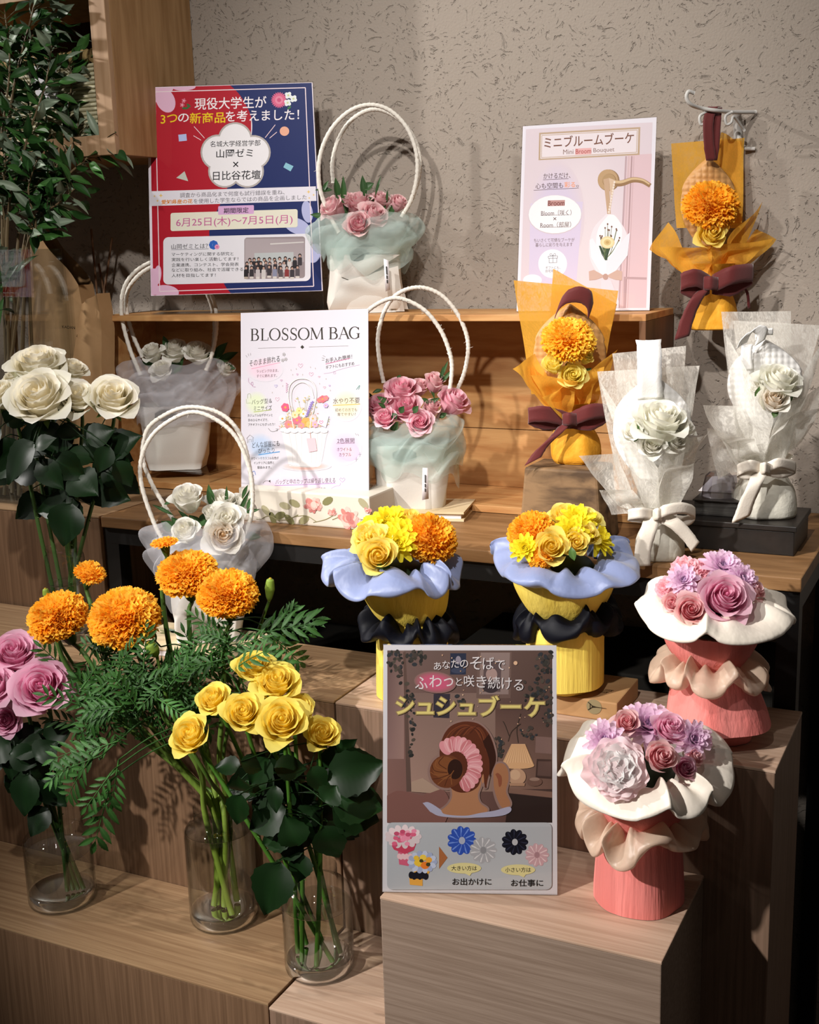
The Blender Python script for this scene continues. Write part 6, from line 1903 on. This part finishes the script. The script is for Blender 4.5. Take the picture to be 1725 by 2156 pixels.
for x, y, r, c_ in ((610, 574, 22, '#d48fb0'), (712, 655, 20, '#d48fb0'), (580, 658, 9, '#c98fb8'), (390, 890, 20, '#d8a0b4'), (376, 766, 14, '#a59ad0'), (428, 714, 10, '#c98fb8'), (836, 780, 12, '#d8a0b4'), (800, 1110, 18, '#c05f80'), (1002, 1660, 24, '#8f6aa8'), (884, 764, 8, '#b08fc8'), (786, 680, 9, '#d8a0b4')):
    heart(x, y, r, c_)
for x, y in ((520, 616), (570, 606), (704, 590), (750, 600), (440, 766), (790, 744), (630, 660), (850, 700), (890, 808), (536, 660), (340, 828)):
    p.poly('doodle', [Z2(x, y - 9), Z2(x + 3, y), Z2(x, y + 9), Z2(x - 3, y)], '#b7a9a0')
for x, y in ((1130, 1462), (1162, 1416)):
    L2('doodle', [(x - 14, y), (x + 14, y)], 2.2, '#7b6f88'); L2('doodle', [(x, y - 22), (x, y + 22)], 2.2, '#7b6f88')
for x0, y0, dx, dy in ((82, 478, 14, 20), (104, 462, 8, 22), (128, 458, 2, 22), (820, 480, 24, 12), (812, 502, 24, 6), (812, 525, 22, -2), (1120, 1215, 12, 18), (1140, 1220, 12, 18)):
    L2('doodle', [(x0, y0), (x0 + dx, y0 + dy)], 2.5, '#6f6a64')
L2('doodle', [(110, 690), (112, 730), (150, 760), (150, 730), (135, 740), (150, 770), (178, 775)], 3, '#b884a8'); L2('doodle', [(300, 1165), (330, 1195), (365, 1195), (392, 1180)], 3, '#6f6a64'); L2('doodle', [(374, 1172), (400, 1172), (384, 1194)], 3, '#6f6a64', False); L2('doodle', [(880, 1755), (940, 1720), (975, 1716), (985, 1690)], 2.4, '#8f6aa8')
L2('doodle', [(130, 1580), (160, 1620), (140, 1600), (165, 1575), (178, 1612)], 4, '#4c78c8'); L2('doodle', [(1130, 800), (1160, 760), (1150, 800)], 4, '#5f9a8a')
# watercolour bag
E2('bag_drawing', 660, 1530, 240, 46, '#dfb0a4', 0, PB)
p.fill('bag_drawing', [Z2(*q) for q in bez([(430, 1180), (450, 1290), (476, 1400), (498, 1510), (530, 1528), (650, 1540), (768, 1536), (805, 1500), (830, 1380), (850, 1260), (866, 1180), (760, 1200), (650, 1210), (540, 1196), (430, 1180)], 3)[:-1]], '#e3dfe0')
p.fill('bag_drawing', [Z2(*q) for q in [(640, 1210), (680, 1206), (690, 1535), (600, 1535), (612, 1380)]], '#ece9ea')
for x0, x1 in ((500, 540), (560, 580), (620, 612), (700, 716), (770, 752), (816, 790)):
    L2('bag_drawing', [(x0, 1210), ((x0 + x1) / 2 + 6, 1340), (x1, 1500)], 4, '#cfc9cb')
L2('bag_drawing', [(498, 1512), (600, 1532), (768, 1537)], 3, '#a99fa0')
rsp = np.random.RandomState(12)
for k in range(46):
    a = rsp.uniform(math.pi, 2 * math.pi); rr = rsp.uniform(.45, 1)
    x, y = 645 + 235 * rr * math.cos(a), 1150 + 330 * rr * math.sin(a) * rsp.uniform(.5, 1)
    L2('drawn_stem', [(645 + (x - 645) * .4, 1160), ((x + 645) / 2, (y + 1130) / 2), (x, y)], 2.2, rsp.choice(['#b9b48c', '#a8b28c', '#c9b48e']))
    for q in range(5):
        E2('drawn_leaf', x + rsp.uniform(-22, 22), y + rsp.uniform(-5, 60), 9, 4, rsp.choice(['#c2b78a', '#d6bd84', '#adb58e', '#e0c98e', '#d9a7a4']), rsp.uniform(0, 3))
for x, y, r, c_ in ((468, 968, 40, '#d85f80'), (820, 890, 34, '#df6f78'), (850, 880, 26, '#e07f8a'), (790, 900, 24, '#e07a80'), (440, 1075, 34, '#efe6e2'), (580, 1090, 42, '#dd7388'), (500, 1130, 40, '#e58a8c'), (664, 1110, 46, '#eaa95c'), (640, 1030, 34, '#f0e2d2'), (600, 1000, 30, '#ecc98a'), (730, 1075, 36, '#e9b9bc'), (560, 1040, 32, '#e8c7a0'), (700, 1130, 34, '#e9b070'), (750, 1130, 30, '#dba2b8'), (540, 1150, 28, '#e69a78'), (850, 950, 22, '#b9a2cc'), (620, 1140, 30, '#d88a8a')):
    flower(p, 'drawn_flower', *Z2(x, y), r / 4.49, c_, 6, '#e3b25a' if r == 34 else c_, r, .8)
    E2('drawn_flower', x, y, r * .26, r * .26, '#d9a04a')
for k in range(16):
    E2('drawn_lavender', 665 + k * 3.6 + (k % 2) * 10, 1050 - k * 9, 10, 7, '#8673b6', .5)
for k in range(9):
    E2('drawn_lavender', 478 + (k % 2) * 10, 820 - k * 10, 6, 5, '#c9a2b8', .5)
p.poly('drawn_card', [Z2(800, 1010), Z2(880, 1050), Z2(852, 1160), Z2(770, 1120)], '#d9d2e6'); heart(808, 1108, 17, '#c05f80', 5)
for k in range(12):
    E2('drawn_tulle', 450 + k * 35, 1180 + 12 * (k % 2), 34, 20, '#dedae2')
L2('drawn_handle', [(548, 1170), (525, 1050), (498, 880), (508, 770), (560, 712), (630, 696), (700, 712), (750, 770), (762, 860), (740, 980), (712, 1080), (700, 1200)], 9, '#cdb9ae'); L2('drawn_handle', [(548, 1170), (525, 1050), (498, 880), (508, 770), (560, 712), (630, 696), (700, 712), (750, 770), (762, 860), (740, 980), (712, 1080), (700, 1200)], 5, '#ebe5e4')
L2('drawn_handle', [(540, 1000), (524, 880), (540, 790), (600, 738), (660, 738), (715, 790), (738, 880)], 7, '#cdb9ae'); L2('drawn_handle', [(540, 1000), (524, 880), (540, 790), (600, 738), (660, 738), (715, 790), (738, 880)], 4, '#ebe5e4')
p.poly('drawn_tag', [Z2(668, 1262), Z2(750, 1258), Z2(770, 1380), Z2(694, 1394)], '#e4b4bc'); L2('drawn_tag', [(704, 1200), (706, 1230), (710, 1262)], 4, '#c08a80')
p.done()

# ================= poster 4: mini broom bouquet
Z4 = lambda x, y: (1025 + x / 2.464, y / 2.464)
D0 = Dof(np.array([-.72, 1.87, 0]))
p = Poster('p4', 'pale lilac mini broom bouquet poster with a door handle picture on the crate', (1101.3, 266), (1383, 246.7), (1368, 653.4), (1088, 655.4), ZC + .0008, at(1088, 655.4, y=1.858), at(1368, 653.4, y=1.89), 4, '#dcd8e2', ext=3)
E4 = lambda part, cx, cy, rx, ry, col, rot=0, soft=None: p.ell(part, *Z4(cx, cy), rx / 2.464, ry / 2.464, col, 26, rot, soft)
T4 = lambda part, b_, x0, x1, yc, h, col='#4a3a38', bold=0, sl=-.035: p.text(part, b_, Z4(x0, 0)[0], Z4(x1, 0)[0], Z4(0, yc)[1], h / 2.464, col, bold, sl)
L4 = lambda part, pts, w, col: (p.curve if len(pts) > 2 else p.line)(part, [Z4(*q) for q in pts], w / 2.464, col)
def q4(part, pts, col):
    p.fill(part, [Z4(*q) for q in pts], col)
q4('picture_ground', [(205, 670), (862, 634), (826, 1597), (172, 1602)], '#d3c5cd')
E4('picture_ground', 520, 1150, 230, 420, '#d8ccd2', 0, '#d3c5cd')
q4('door_picture', [(735, 800), (858, 794), (828, 1597), (690, 1598)], '#d2b6bd'); 
for x0, x1, w, c_ in ((728, 690, 9, '#b49aa0'), (742, 706, 7, '#c9aeb2'), (757, 722, 7, '#a98c90'), (768, 734, 4, '#c2a3a8')):
    L4('door_picture', [(x0, 806), (x1, 1597)], w, c_)
q4('door_picture', [(716, 1432), (832, 1436), (830, 1448), (716, 1444)], '#b3969b'); q4('door_picture', [(716, 1432), (726, 1432), (722, 1597), (712, 1597)], '#b3969b')
E4('arch_print', 365, 1120, 150, 290, '#cabfd8', .02, '#d3c5cd'); q4('arch_print', [(230, 1050), (505, 1040), (470, 1480), (220, 1480)], '#cdc2da')
q4('title_frame', [(275, 688), (800, 658), (796, 800), (272, 828)], '#b39a80'); q4('title_frame', [(284, 696), (790, 668), (786, 792), (282, 820)], '#ddd3d8'); q4('title_frame', [(288, 700), (786, 672), (782, 788), (286, 816)], '#b39a80'); q4('title_frame', [(291, 703), (783, 675), (779, 785), (289, 813)], '#ddd3d8')
T4('title', 'ミニブルームブーケ', 302, 768, 724, 58, '#6d3f2c', .012, -.06); T4('title', 'Mini', 402, 456, 784, 24, '#7a5a50', 0, -.05); q4('title', [(466, 768), (550, 764), (549, 796), (465, 800)], '#dba8a8'); T4('title', 'Broom', 468, 548, 781, 24, '#a3403c', .006, -.05); T4('title', 'Bouquet', 560, 668, 777, 28, '#7a5a50', 0, -.05)
T4('caption', 'かけるだけ、', 298, 440, 907, 28, '#4a3432', .004); L4('underline', [(296, 928), (430, 922)], 2.2, '#4a3432'); T4('caption', '心も空間も', 256, 402, 958, 30, '#4a3432', .004); T4('caption', '彩る', 408, 466, 953, 30, '#e09a78', .02); T4('caption', '。', 470, 484, 960, 10, '#4a3432'); L4('underline', [(246, 982), (484, 970)], 2.2, '#4a3432')
E4('name_oval', 358, 1108, 142, 102, '#c9bcc4', -.03); E4('name_oval', 358, 1106, 139, 99, '#ebe6ea', -.03)
q4('name_text', [(322, 1034), (412, 1032), (410, 1062), (320, 1064)], '#b58a86'); T4('name_text', 'Broom', 322, 410, 1048, 26, '#6d2f2c', .01, -.02); T4('name_text', 'Bloom（咲く）', 286, 446, 1098, 30, '#4a3432', 0, -.02); L4('name_text', [(284, 1112), (436, 1108)], 1.8, '#4a3432'); T4('name_text', '×', 350, 367, 1129, 16, '#4a3432'); T4('name_text', 'Room（部屋）', 282, 444, 1160, 30, '#4a3432', 0, -.02); L4('name_text', [(280, 1174), (434, 1171)], 1.8, '#4a3432')
T4('caption', 'ちいさくて可憐なブーケが', 248, 462, 1240, 21, '#6d5a5c', 0, -.02); T4('caption', '暮らしに彩りを与えます', 256, 452, 1264, 21, '#6d5a5c', 0, -.02)
E4('gift_badge', 347, 1364, 76, 76, '#e4e4ec'); E4('gift_badge', 240, 1450, 50, 30, '#e4e4ec')
for x0, y0, x1, y1 in ((328, 1335, 369, 1334), (328, 1335, 328, 1359), (369, 1334, 369, 1358), (328, 1359, 369, 1358), (348, 1322, 348, 1358), (324, 1335, 373, 1334), (324, 1324, 373, 1323), (324, 1324, 324, 1335), (373, 1323, 373, 1334)):
    L4('gift_badge', [(x0, y0), (x1, y1)], 1.8, '#4a4650')
for s in (-1, 1):
    L4('gift_badge', [(348, 1322), (348 + 8 * s, 1311), (348 + 15 * s, 1314), (348 + 12 * s, 1322), (348, 1322)], 1.6, '#4a4650')
T4('gift_badge', 'ギフトにも、', 310, 388, 1384, 16, '#77707a', 0, 0); T4('gift_badge', '自宅用にも。', 310, 388, 1402, 16, '#77707a', 0, 0)
# door handle
E4('handle_picture', 638, 930, 56, 56, '#8a6a48'); E4('handle_picture', 634, 928, 52, 54, '#b3936c'); E4('handle_picture', 642, 932, 36, 36, '#8f704c'); E4('handle_picture', 640, 930, 33, 33, '#a98a62')
L4('handle_picture', [(640, 940), (700, 946), (760, 928), (810, 934), (850, 958)], np.concatenate([np.linspace(34, 28, 12), np.linspace(28, 22, 13)]), '#8f6d48'); L4('handle_picture', [(646, 934), (700, 939), (760, 922), (810, 928), (846, 950)], np.concatenate([np.linspace(16, 12, 12), np.linspace(12, 8, 13)]), '#c9ad86')
q4('ribbon_picture', [(612, 925), (640, 918), (650, 1120), (634, 1130)], '#bb9c80'); q4('ribbon_picture', [(640, 918), (672, 930), (640, 1132), (632, 1120), (650, 1040)], '#cbb096')
for k in range(12):
    E4('ribbon_picture', 668 - k * 2.6, 940 + k * 14, 5, 6, '#ded0c4')
# wrapped flowers
p.fill('wrap_picture', [Z4(*q) for q in bez([(626, 1105), (560, 1180), (536, 1290), (560, 1380), (620, 1440), (690, 1380), (740, 1280), (720, 1180), (660, 1110), (626, 1105)], 4)[:-1]], '#ddd6dd')
p.fill('wrap_picture', [Z4(*q) for q in bez([(636, 1110), (585, 1180), (575, 1270), (600, 1350), (622, 1400), (662, 1340), (700, 1250), (705, 1170), (670, 1112), (636, 1110)], 4)[:-1]], '#e9e6ea')
rsp = np.random.RandomState(4)
for k in range(26):
    x, y = 632 + rsp.normal() * 28, 1240 + rsp.normal() * 26
    L4('flowers_picture', [(622, 1340), ((622 + x) / 2, 1300), (x, y - 20)], 2.2, '#5d6a44'); E4('flowers_picture', x, y - 22, 4, 5, '#6d4a38')
for k in range(12):
    L4('flowers_picture', [(622 + rsp.uniform(-8, 8), 1345), (620 + rsp.uniform(-34, 34), 1270)], 5, rsp.choice(['#3f5238', '#55683f', '#2f4430']))
for r, c_ in ((32, '#d9c79a'), (25, '#e4d4a8'), (16, '#cdb47c'), (8, '#b99a60')):
    E4('flowers_picture', 632, 1252, r * 1.15, r, c_)
p.fill('wrap_picture', [Z4(*q) for q in [(540, 1240), (556, 1230), (622, 1350), (640, 1440), (600, 1420), (548, 1330)]], '#e6e0e8'); p.fill('wrap_picture', [Z4(*q) for q in [(748, 1200), (735, 1210), (628, 1350), (622, 1440), (670, 1410), (735, 1320)]], '#e2dbe4'); p.fill('wrap_picture', [Z4(*q) for q in [(600, 1450), (650, 1450), (690, 1560), (690, 1596), (600, 1596)]], '#d9ccd6')
for s in (-1, 1):
    p.fill('bow_picture', [Z4(*q) for q in [(622, 1430), (622 + 60 * s, 1396), (622 + 86 * s, 1404), (622 + 84 * s, 1452), (622 + 50 * s, 1448)]], '#c2a498')
E4('bow_picture', 622, 1432, 14, 16, '#b39288')
p.done()

# ================= poster 3: hair scrunchie poster in front
Z3 = lambda x, y: (780 + x / 3.783, 1330 + y / 3.783)
pz = ZM + .0006
D3l, D3r = Dof(at(805.6, 1879, z=pz)), Dof(at(1173.9, 1885.5, z=pz))
p = Poster('p3', 'hair scrunchie poster with a woman seen from behind on the front pedestal', (807.5, 1358), (1172, 1359), (1173.9, 1884), (805.6, 1877.5), pz, at(805.6, 1877.5, z=pz + .001), at(1173.9, 1884, z=pz + .001), 5, '#d6d3d8', ext=2)
E3 = lambda part, cx, cy, rx, ry, col, rot=0, soft=None, n=26: p.ell(part, *Z3(cx, cy), rx / 3.783, ry / 3.783, col, n, rot, soft)
T3 = lambda part, b_, x0, x1, yc, h, col='#e6e0e2', bold=0, sl=0: p.text(part, b_, Z3(x0, 0)[0], Z3(x1, 0)[0], Z3(0, yc)[1], h / 3.783, col, bold, sl)
L3 = lambda part, pts, w, col: (p.curve if len(pts) > 2 else p.line)(part, [Z3(*q) for q in pts], w / 3.783, col)
def q3(part, pts, col):
    p.fill(part, [Z3(*q) for q in pts], col)
p.grad('room_picture', *Z3(136, 148), *Z3(1450, 1510), ('#6e5a55', '#5b463f', '#3e2d29', '#8a625a'))
p.grad('room_picture', *Z3(290, 480), *Z3(1000, 1260), ('#7a625b', '#80685f', '#8c7064', '#a58578'))
p.grad('room_picture', *Z3(136, 148), *Z3(270, 1000), ('#5f4a48', '#7e6660', '#9a7a72', '#8a6c68'))
q3('room_picture', [(262, 160), (284, 160), (330, 1260), (290, 1262)], '#5e4942')
p.grad('room_picture', *Z3(1000, 600), *Z3(1450, 1240), ('#5c443e', '#54403b', '#6e5348', '#8a6a5c'))
q3('room_picture', [(1090, 1230), (1450, 1262), (1450, 1310), (1090, 1268)], '#7c5d50'); q3('room_picture', [(1110, 1275), (1450, 1312), (1450, 1508), (1080, 1508)], '#2e211e')
q3('wall_art', [(642, 170), (768, 170), (766, 336), (640, 336)], '#2c3144'); E3('wall_art', 705, 225, 22, 34, '#8d8592'); E3('wall_art', 705, 305, 58, 22, '#3d4358')
q3('wall_art', [(862, 160), (1130, 160), (1120, 520), (848, 520)], '#6d5750'); q3('wall_art', [(884, 165), (1116, 165), (1104, 490), (870, 490)], '#8b7772'); q3('wall_art', [(910, 230), (1050, 230), (1040, 470), (900, 470)], '#5e4e4e'); E3('wall_art', 970, 335, 45, 50, '#a58a84'); E3('wall_art', 965, 440, 60, 40, '#3c3236')
q3('wall_art', [(508, 486), (640, 486), (634, 678), (506, 672)], '#37313a'); q3('wall_art', [(1328, 1000), (1446, 1004), (1446, 1160), (1318, 1150)], '#43302b'); q3('wall_art', [(1338, 1018), (1442, 1020), (1440, 1140), (1332, 1132)], '#5d4640'); q3('wall_art', [(1320, 820), (1446, 830), (1446, 960), (1316, 950)], '#7a605a')
rsp = np.random.RandomState(21)
for cx, cy, sx, sy, n in ((200, 220, 40, 80, 20), (370, 190, 60, 50, 26), (330, 560, 40, 120, 22), (340, 760, 16, 70, 8), (325, 920, 12, 50, 6), (1390, 260, 55, 90, 40), (1330, 480, 70, 70, 34), (1420, 640, 30, 90, 22), (1270, 800, 50, 50, 14), (730, 540, 30, 40, 10), (1030, 930, 30, 70, 24), (240, 330, 20, 60, 10)):
    for k in range(n):
        x, y = cx + rsp.normal() * sx * .7, cy + rsp.normal() * sy * .7
        x, y = min(max(x, 146), 1440), min(max(y, 160), 1480)
        r = rsp.uniform(9, 24)
        E3('ivy_picture', x, y, r, r * .7, rsp.choice(['#3a3733', '#2b2b2a', '#453d38', '#34363a', '#504840']), rsp.uniform(0, 3), None, 7)
for pts in ([(1180, 870), (1170, 760), (1200, 640)], [(1110, 820), (1080, 740), (1060, 700)], [(1100, 860), (1130, 780), (1200, 720)]):
    L3('ivy_picture', pts, 4, '#3c332c')
for k in range(40):
    x, y = rsp.uniform(560, 1440), rsp.uniform(180, 850)
    E3('light_dots', x, y, rsp.uniform(3, 7), rsp.uniform(3, 7), rsp.choice(['#c9a184', '#dab79a', '#a8846c']), 0, None, 8)
E3('light_dots', 600, 460, 16, 16, '#e0bda0', 0, None, 12); E3('light_dots', 1160, 245, 16, 16, '#d8b090', 0, None, 12)
# lamp
q3('lamp_picture', [(1128, 880), (1236, 880), (1308, 1050), (1046, 1050)], '#d9ae84')
for k in range(12):
    L3('lamp_picture', [(1132 + k * 9.4, 884), (1054 + k * 22.6, 1048)], 4, '#b98a60')
E3('lamp_picture', 1177, 1052, 130, 26, '#d2a479'); E3('lamp_picture', 1172, 1140, 70, 66, '#b99276'); E3('lamp_picture', 1158, 1125, 40, 40, '#caa586'); q3('lamp_picture', [(1110, 1190), (1236, 1190), (1230, 1215), (1116, 1213)], '#a98268'); E3('lamp_picture', 1310, 1180, 60, 36, '#6e5146'); E3('lamp_picture', 1310, 1160, 40, 14, '#94786a')
# chair and cushion
p.fill('sofa_picture', [Z3(*q) for q in bez([(134, 1290), (220, 1252), (330, 1270), (430, 1290), (470, 1240), (560, 1230), (620, 1290), (640, 1400), (600, 1508)], 4) + [(134, 1508)]], '#7d554e')
q3('sofa_picture', [(330, 1180), (420, 1150), (560, 1240), (480, 1270), (330, 1260)], '#a98e7c')
# woman from behind: pale outline, neck, shoulders, hair, bun, scrunchie, hand
HAIR = [(565, 870), (600, 790), (660, 730), (760, 702), (870, 722), (950, 800), (995, 920), (1000, 1010), (975, 1080), (945, 1140), (925, 1230), (912, 1190), (905, 1120), (888, 1150), (860, 1220), (790, 1262), (700, 1262), (630, 1210), (575, 1080), (556, 960), (565, 870)]
NECK = [(650, 1220), (655, 1300), (625, 1360), (570, 1405), (520, 1420), (640, 1455), (780, 1460), (900, 1440), (940, 1400), (880, 1350), (862, 1280), (885, 1180), (760, 1150), (650, 1220)]
ARM = [(985, 1090), (1010, 1040), (1060, 1035), (1096, 1080), (1104, 1160), (1085, 1260), (1120, 1360), (1060, 1400), (1015, 1330), (990, 1230), (985, 1140), (985, 1090)]
for pts in (HAIR, NECK, ARM, [(612 + 138 * math.cos(t), 1098 + 136 * math.sin(t)) for t in np.linspace(0, 6.283, 14)]):
    L3('figure_outline', pts, 30, '#8d7068')
p.fill('figure_skin', [Z3(*q) for q in bez(NECK, 5)[:-1]], '#ab7857')
p.fill('figure_skin', [Z3(*q) for q in bez([(985, 1090), (1010, 1040), (1060, 1035), (1096, 1080), (1104, 1160), (1085, 1260), (1120, 1360), (1060, 1390), (1020, 1330), (990, 1230), (985, 1140)], 5)], '#a3704f')
p.fill('figure_skin', [Z3(*q) for q in bez([(1000, 1120), (1020, 1110), (1050, 1140), (1050, 1200), (1030, 1220), (1020, 1160)], 4)], '#8a4f38'); p.fill('figure_skin', [Z3(*q) for q in bez([(895, 1080), (925, 1060), (930, 1110), (905, 1190), (890, 1180)], 4)], '#b27a58')
p.fill('figure_dress', [Z3(*q) for q in bez([(420, 1350), (470, 1345), (560, 1400), (600, 1440), (760, 1452), (880, 1430), (1000, 1410), (1110, 1380), (1120, 1420), (1030, 1456), (800, 1468), (570, 1458), (480, 1420)], 5)], '#a9a6bc')
p.fill('figure_hair', [Z3(*q) for q in bez(HAIR, 5)[:-1]], '#5b2d1c')
for k in range(9):
    L3('figure_hair', [(590 + k * 26, 860 - k * 8), (660 + k * 26, 770 - k * 4), (770 + k * 20, 730 + k * 10), (880 + k * 8, 800 + k * 22)], 7, ['#7a4128', '#6a3621', '#4a2216'][k % 3])
p.fill('figure_hair', [Z3(*q) for q in bez([(950, 800), (995, 920), (1005, 1010), (980, 1080), (955, 1140), (950, 1000), (900, 860)], 4)], '#351a12')
rs3 = np.random.RandomState(3)
for k in range(15):
    a = -2.2 + k * .235
    x, y = 690 + 150 * math.cos(a), 1050 + 172 * math.sin(a)
    E3('figure_scrunchie', x, y, 62, 40, ['#d88f96', '#e0a0a5', '#c9797f'][k % 3], a)
for k in range(15):
    a = -2.2 + k * .235 + .1
    L3('figure_scrunchie', [(690 + 105 * math.cos(a), 1050 + 120 * math.sin(a)), (690 + 195 * math.cos(a + .06), 1050 + 214 * math.sin(a + .06))], 6, '#eab6b8')
E3('figure_bun', 612, 1098, 134, 132, '#6b3a22'); E3('figure_bun', 600, 1070, 100, 90, '#7d4a2a'); E3('figure_bun', 680, 1080, 60, 80, '#2f1811')
for k in range(8):
    a = k * .5
    L3('figure_bun', [(640 + 30 * math.cos(a), 1090 + 30 * math.sin(a)), (590 + 70 * math.cos(a + .6), 1090 + 70 * math.sin(a + .6)), (600 + 118 * math.cos(a + 1.1), 1098 + 118 * math.sin(a + 1.1))], 6, ['#8a5530', '#4f2817'][k % 2])
# headline
E3('headline_glow', 520, 395, 170, 85, '#c95678', .1, '#80665f')
for b_, x0, x1, yc, h in (('あ', 510, 570, 268, 60), ('な', 578, 640, 258, 62), ('た', 648, 710, 250, 62), ('の', 720, 784, 250, 60), ('そ', 800, 890, 246, 100), ('ば', 900, 990, 246, 96), ('で', 1000, 1078, 262, 76)):
    T3('headline', b_, x0, x1, yc, h, '#d9d2d4', .004)
for b_, x0, x1, yc, h in (('ふ', 360, 460, 400, 96), ('わ', 474, 572, 386, 92), ('っ', 590, 664, 394, 64), ('と', 688, 734, 390, 62), ('咲', 750, 834, 384, 90), ('き', 850, 930, 390, 92), ('続', 940, 1038, 398, 96), ('け', 1050, 1130, 404, 92), ('る', 1146, 1222, 416, 86)):
    T3('headline', b_, x0, x1, yc, h, '#d9d2d4', .004)
for b_, x0, x1, yc, h in (('シ', 205, 350, 575, 140), ('ュ', 372, 508, 600, 86), ('シ', 530, 680, 580, 140), ('ュ', 706, 842, 606, 86), ('ブ', 872, 1028, 580, 158), ('ー', 1046, 1200, 585, 22), ('ケ', 1230, 1388, 590, 150)):
    T3('headline_halo', b_, x0 - 9, x1 + 9, yc, h + 18, '#9d8758', .055)
    T3('headline', b_, x0, x1, yc, h, '#dccb7c', .018)
# lower panel
p.rrect('lower_panel', *Z3(134, 1506), *Z3(1446, 2052), 12, '#b5b8bd')
p.grad('lower_panel', *Z3(140, 1540), *Z3(1440, 2030), ('#b4b7bc', '#b0b3b8', '#babdc1', '#b2b5ba'))
def mini_scr(cx, cy, r, c1, c2, hole):
    for k in range(11):
        a = k * 2 * math.pi / 11
        E3('scrunchie_picture', cx + r * .60 * math.cos(a), cy + r * .60 * math.sin(a), r * .42, r * .27, c1, a); L3('scrunchie_picture', [(cx + r * .3 * math.cos(a), cy + r * .3 * math.sin(a)), (cx + r * .93 * math.cos(a + .08), cy + r * .93 * math.sin(a + .08))], r * .09, c2)
    E3('scrunchie_picture', cx, cy, r * .22, r * .26, hole)
mini_scr(735, 1652, 116, '#2f50ae', '#6f8fdc', '#aab0c4'); mini_scr(905, 1730, 108, '#a9a8ac', '#d6d4d6', '#8d8c90'); mini_scr(1155, 1664, 104, '#12131f', '#2b2e42', '#b9b9bd'); mini_scr(1330, 1768, 94, '#c9a2a8', '#e6ccce', '#a98288')
q3('arrow', [(552, 1700), (620, 1790), (552, 1882)], '#a9683e')
# tiny bouquets
q3('bouquet_picture', [(222, 1740), (300, 1740), (315, 1860), (232, 1845)], '#d2607c'); q3('bouquet_picture', [(142, 1640), (388, 1620), (350, 1730), (280, 1760), (190, 1725)], '#c8445e')
for k in range(13):
    a = k * 2 * math.pi / 13
    E3('bouquet_picture', 265 + 112 * math.cos(a), 1620 + 62 * math.sin(a), 36, 26, '#dcc9cc', a)
rs3 = np.random.RandomState(6)
for k in range(24):
    E3('bouquet_picture', 265 + rs3.normal() * 42, 1615 + rs3.normal() * 26, 22, 17, rs3.choice(['#cf5c7a', '#de86a0', '#b94a68', '#e29cb0']), 0, None, 10)
for k in range(7):
    E3('bouquet_picture', 232 + k * 15, 1778 + 7 * (k % 2), 17, 22, '#d8b4b8')
q3('bouquet_picture', [(312, 1940), (420, 1946), (420, 2020), (318, 2010)], '#d29a40'); q3('bouquet_picture', [(325, 1850), (515, 1850), (460, 1930), (360, 1925)], '#d99f38')
for k in range(6):
    E3('bouquet_picture', 330 + k * 23, 1932 + 8 * (k % 2), 22, 30, '#14151f')
for k in range(14):
    a = k * 2 * math.pi / 14
    E3('bouquet_picture', 418 + 92 * math.cos(a), 1825 + 66 * math.sin(a), 28, 22, ['#98a2bf', '#b4bcd2'][k % 2], a)
for x, y, r, c_ in ((384, 1830, 32, '#dcb63a'), (440, 1852, 34, '#d8742a'), (424, 1790, 28, '#e0be48'), (470, 1808, 26, '#d99a34'), (370, 1792, 22, '#d8b23a'), (410, 1815, 16, '#3c3a20'), (465, 1845, 18, '#3c3a20')):
    E3('bouquet_picture', x, y, r, r * .9, c_); E3('bouquet_picture', x, y, r * .45, r * .4, c_)
for bn, cx, cy, b_, tb, tx0, tx1, ty in (('speech_bubble', 752, 1875, '大きい方は', 'お出かけに', 658, 970, 1985), ('speech_bubble#2', 1180, 1888, '小さい方は', 'お仕事に', 1124, 1378, 1995)):
    p.fill(bn, [Z3(cx + 136 * math.cos(t), cy + 44 * math.sin(t)) for t in np.linspace(0, 6.04, 26)], '#cdc48c'); p.fill(bn, [Z3(cx - 10, cy + 36), Z3(cx + 66, cy + 30), Z3(cx + 46, cy + 62)], '#cdc48c')
    T3('bubble_text', b_, cx - 102, cx + 102, cy, 40, '#23211f', .012); T3('bubble_text', tb, tx0, tx1, ty, 58, '#1d1c1c', .014)
p.done()

# KADAN print on the brown bag, lettering as on the paper
kc = K(0, 0, 1)
V, Fs = text_mesh('KADAN', .01)
lo, hi = V.min(0), V.max(0)
def kad(a, b_):
    x = 131 + (a - lo[0]) / (hi[0] - lo[0]) * 27
    y = 689 - ((b_ - lo[1]) / (hi[1] - lo[1]) - .5) * 6 + .10 * (x - 144)
    return at(x, y, y=kd2 - .014)
mb = MB(); mb.add(np.array([kad(a, b_) for a, b_ in V]), Fs, C('#2a2119')); mb.build('name_print', 'print', kb, smooth=False)

for o in bpy.data.objects:
    if '_o' in o:
        del o['_o']
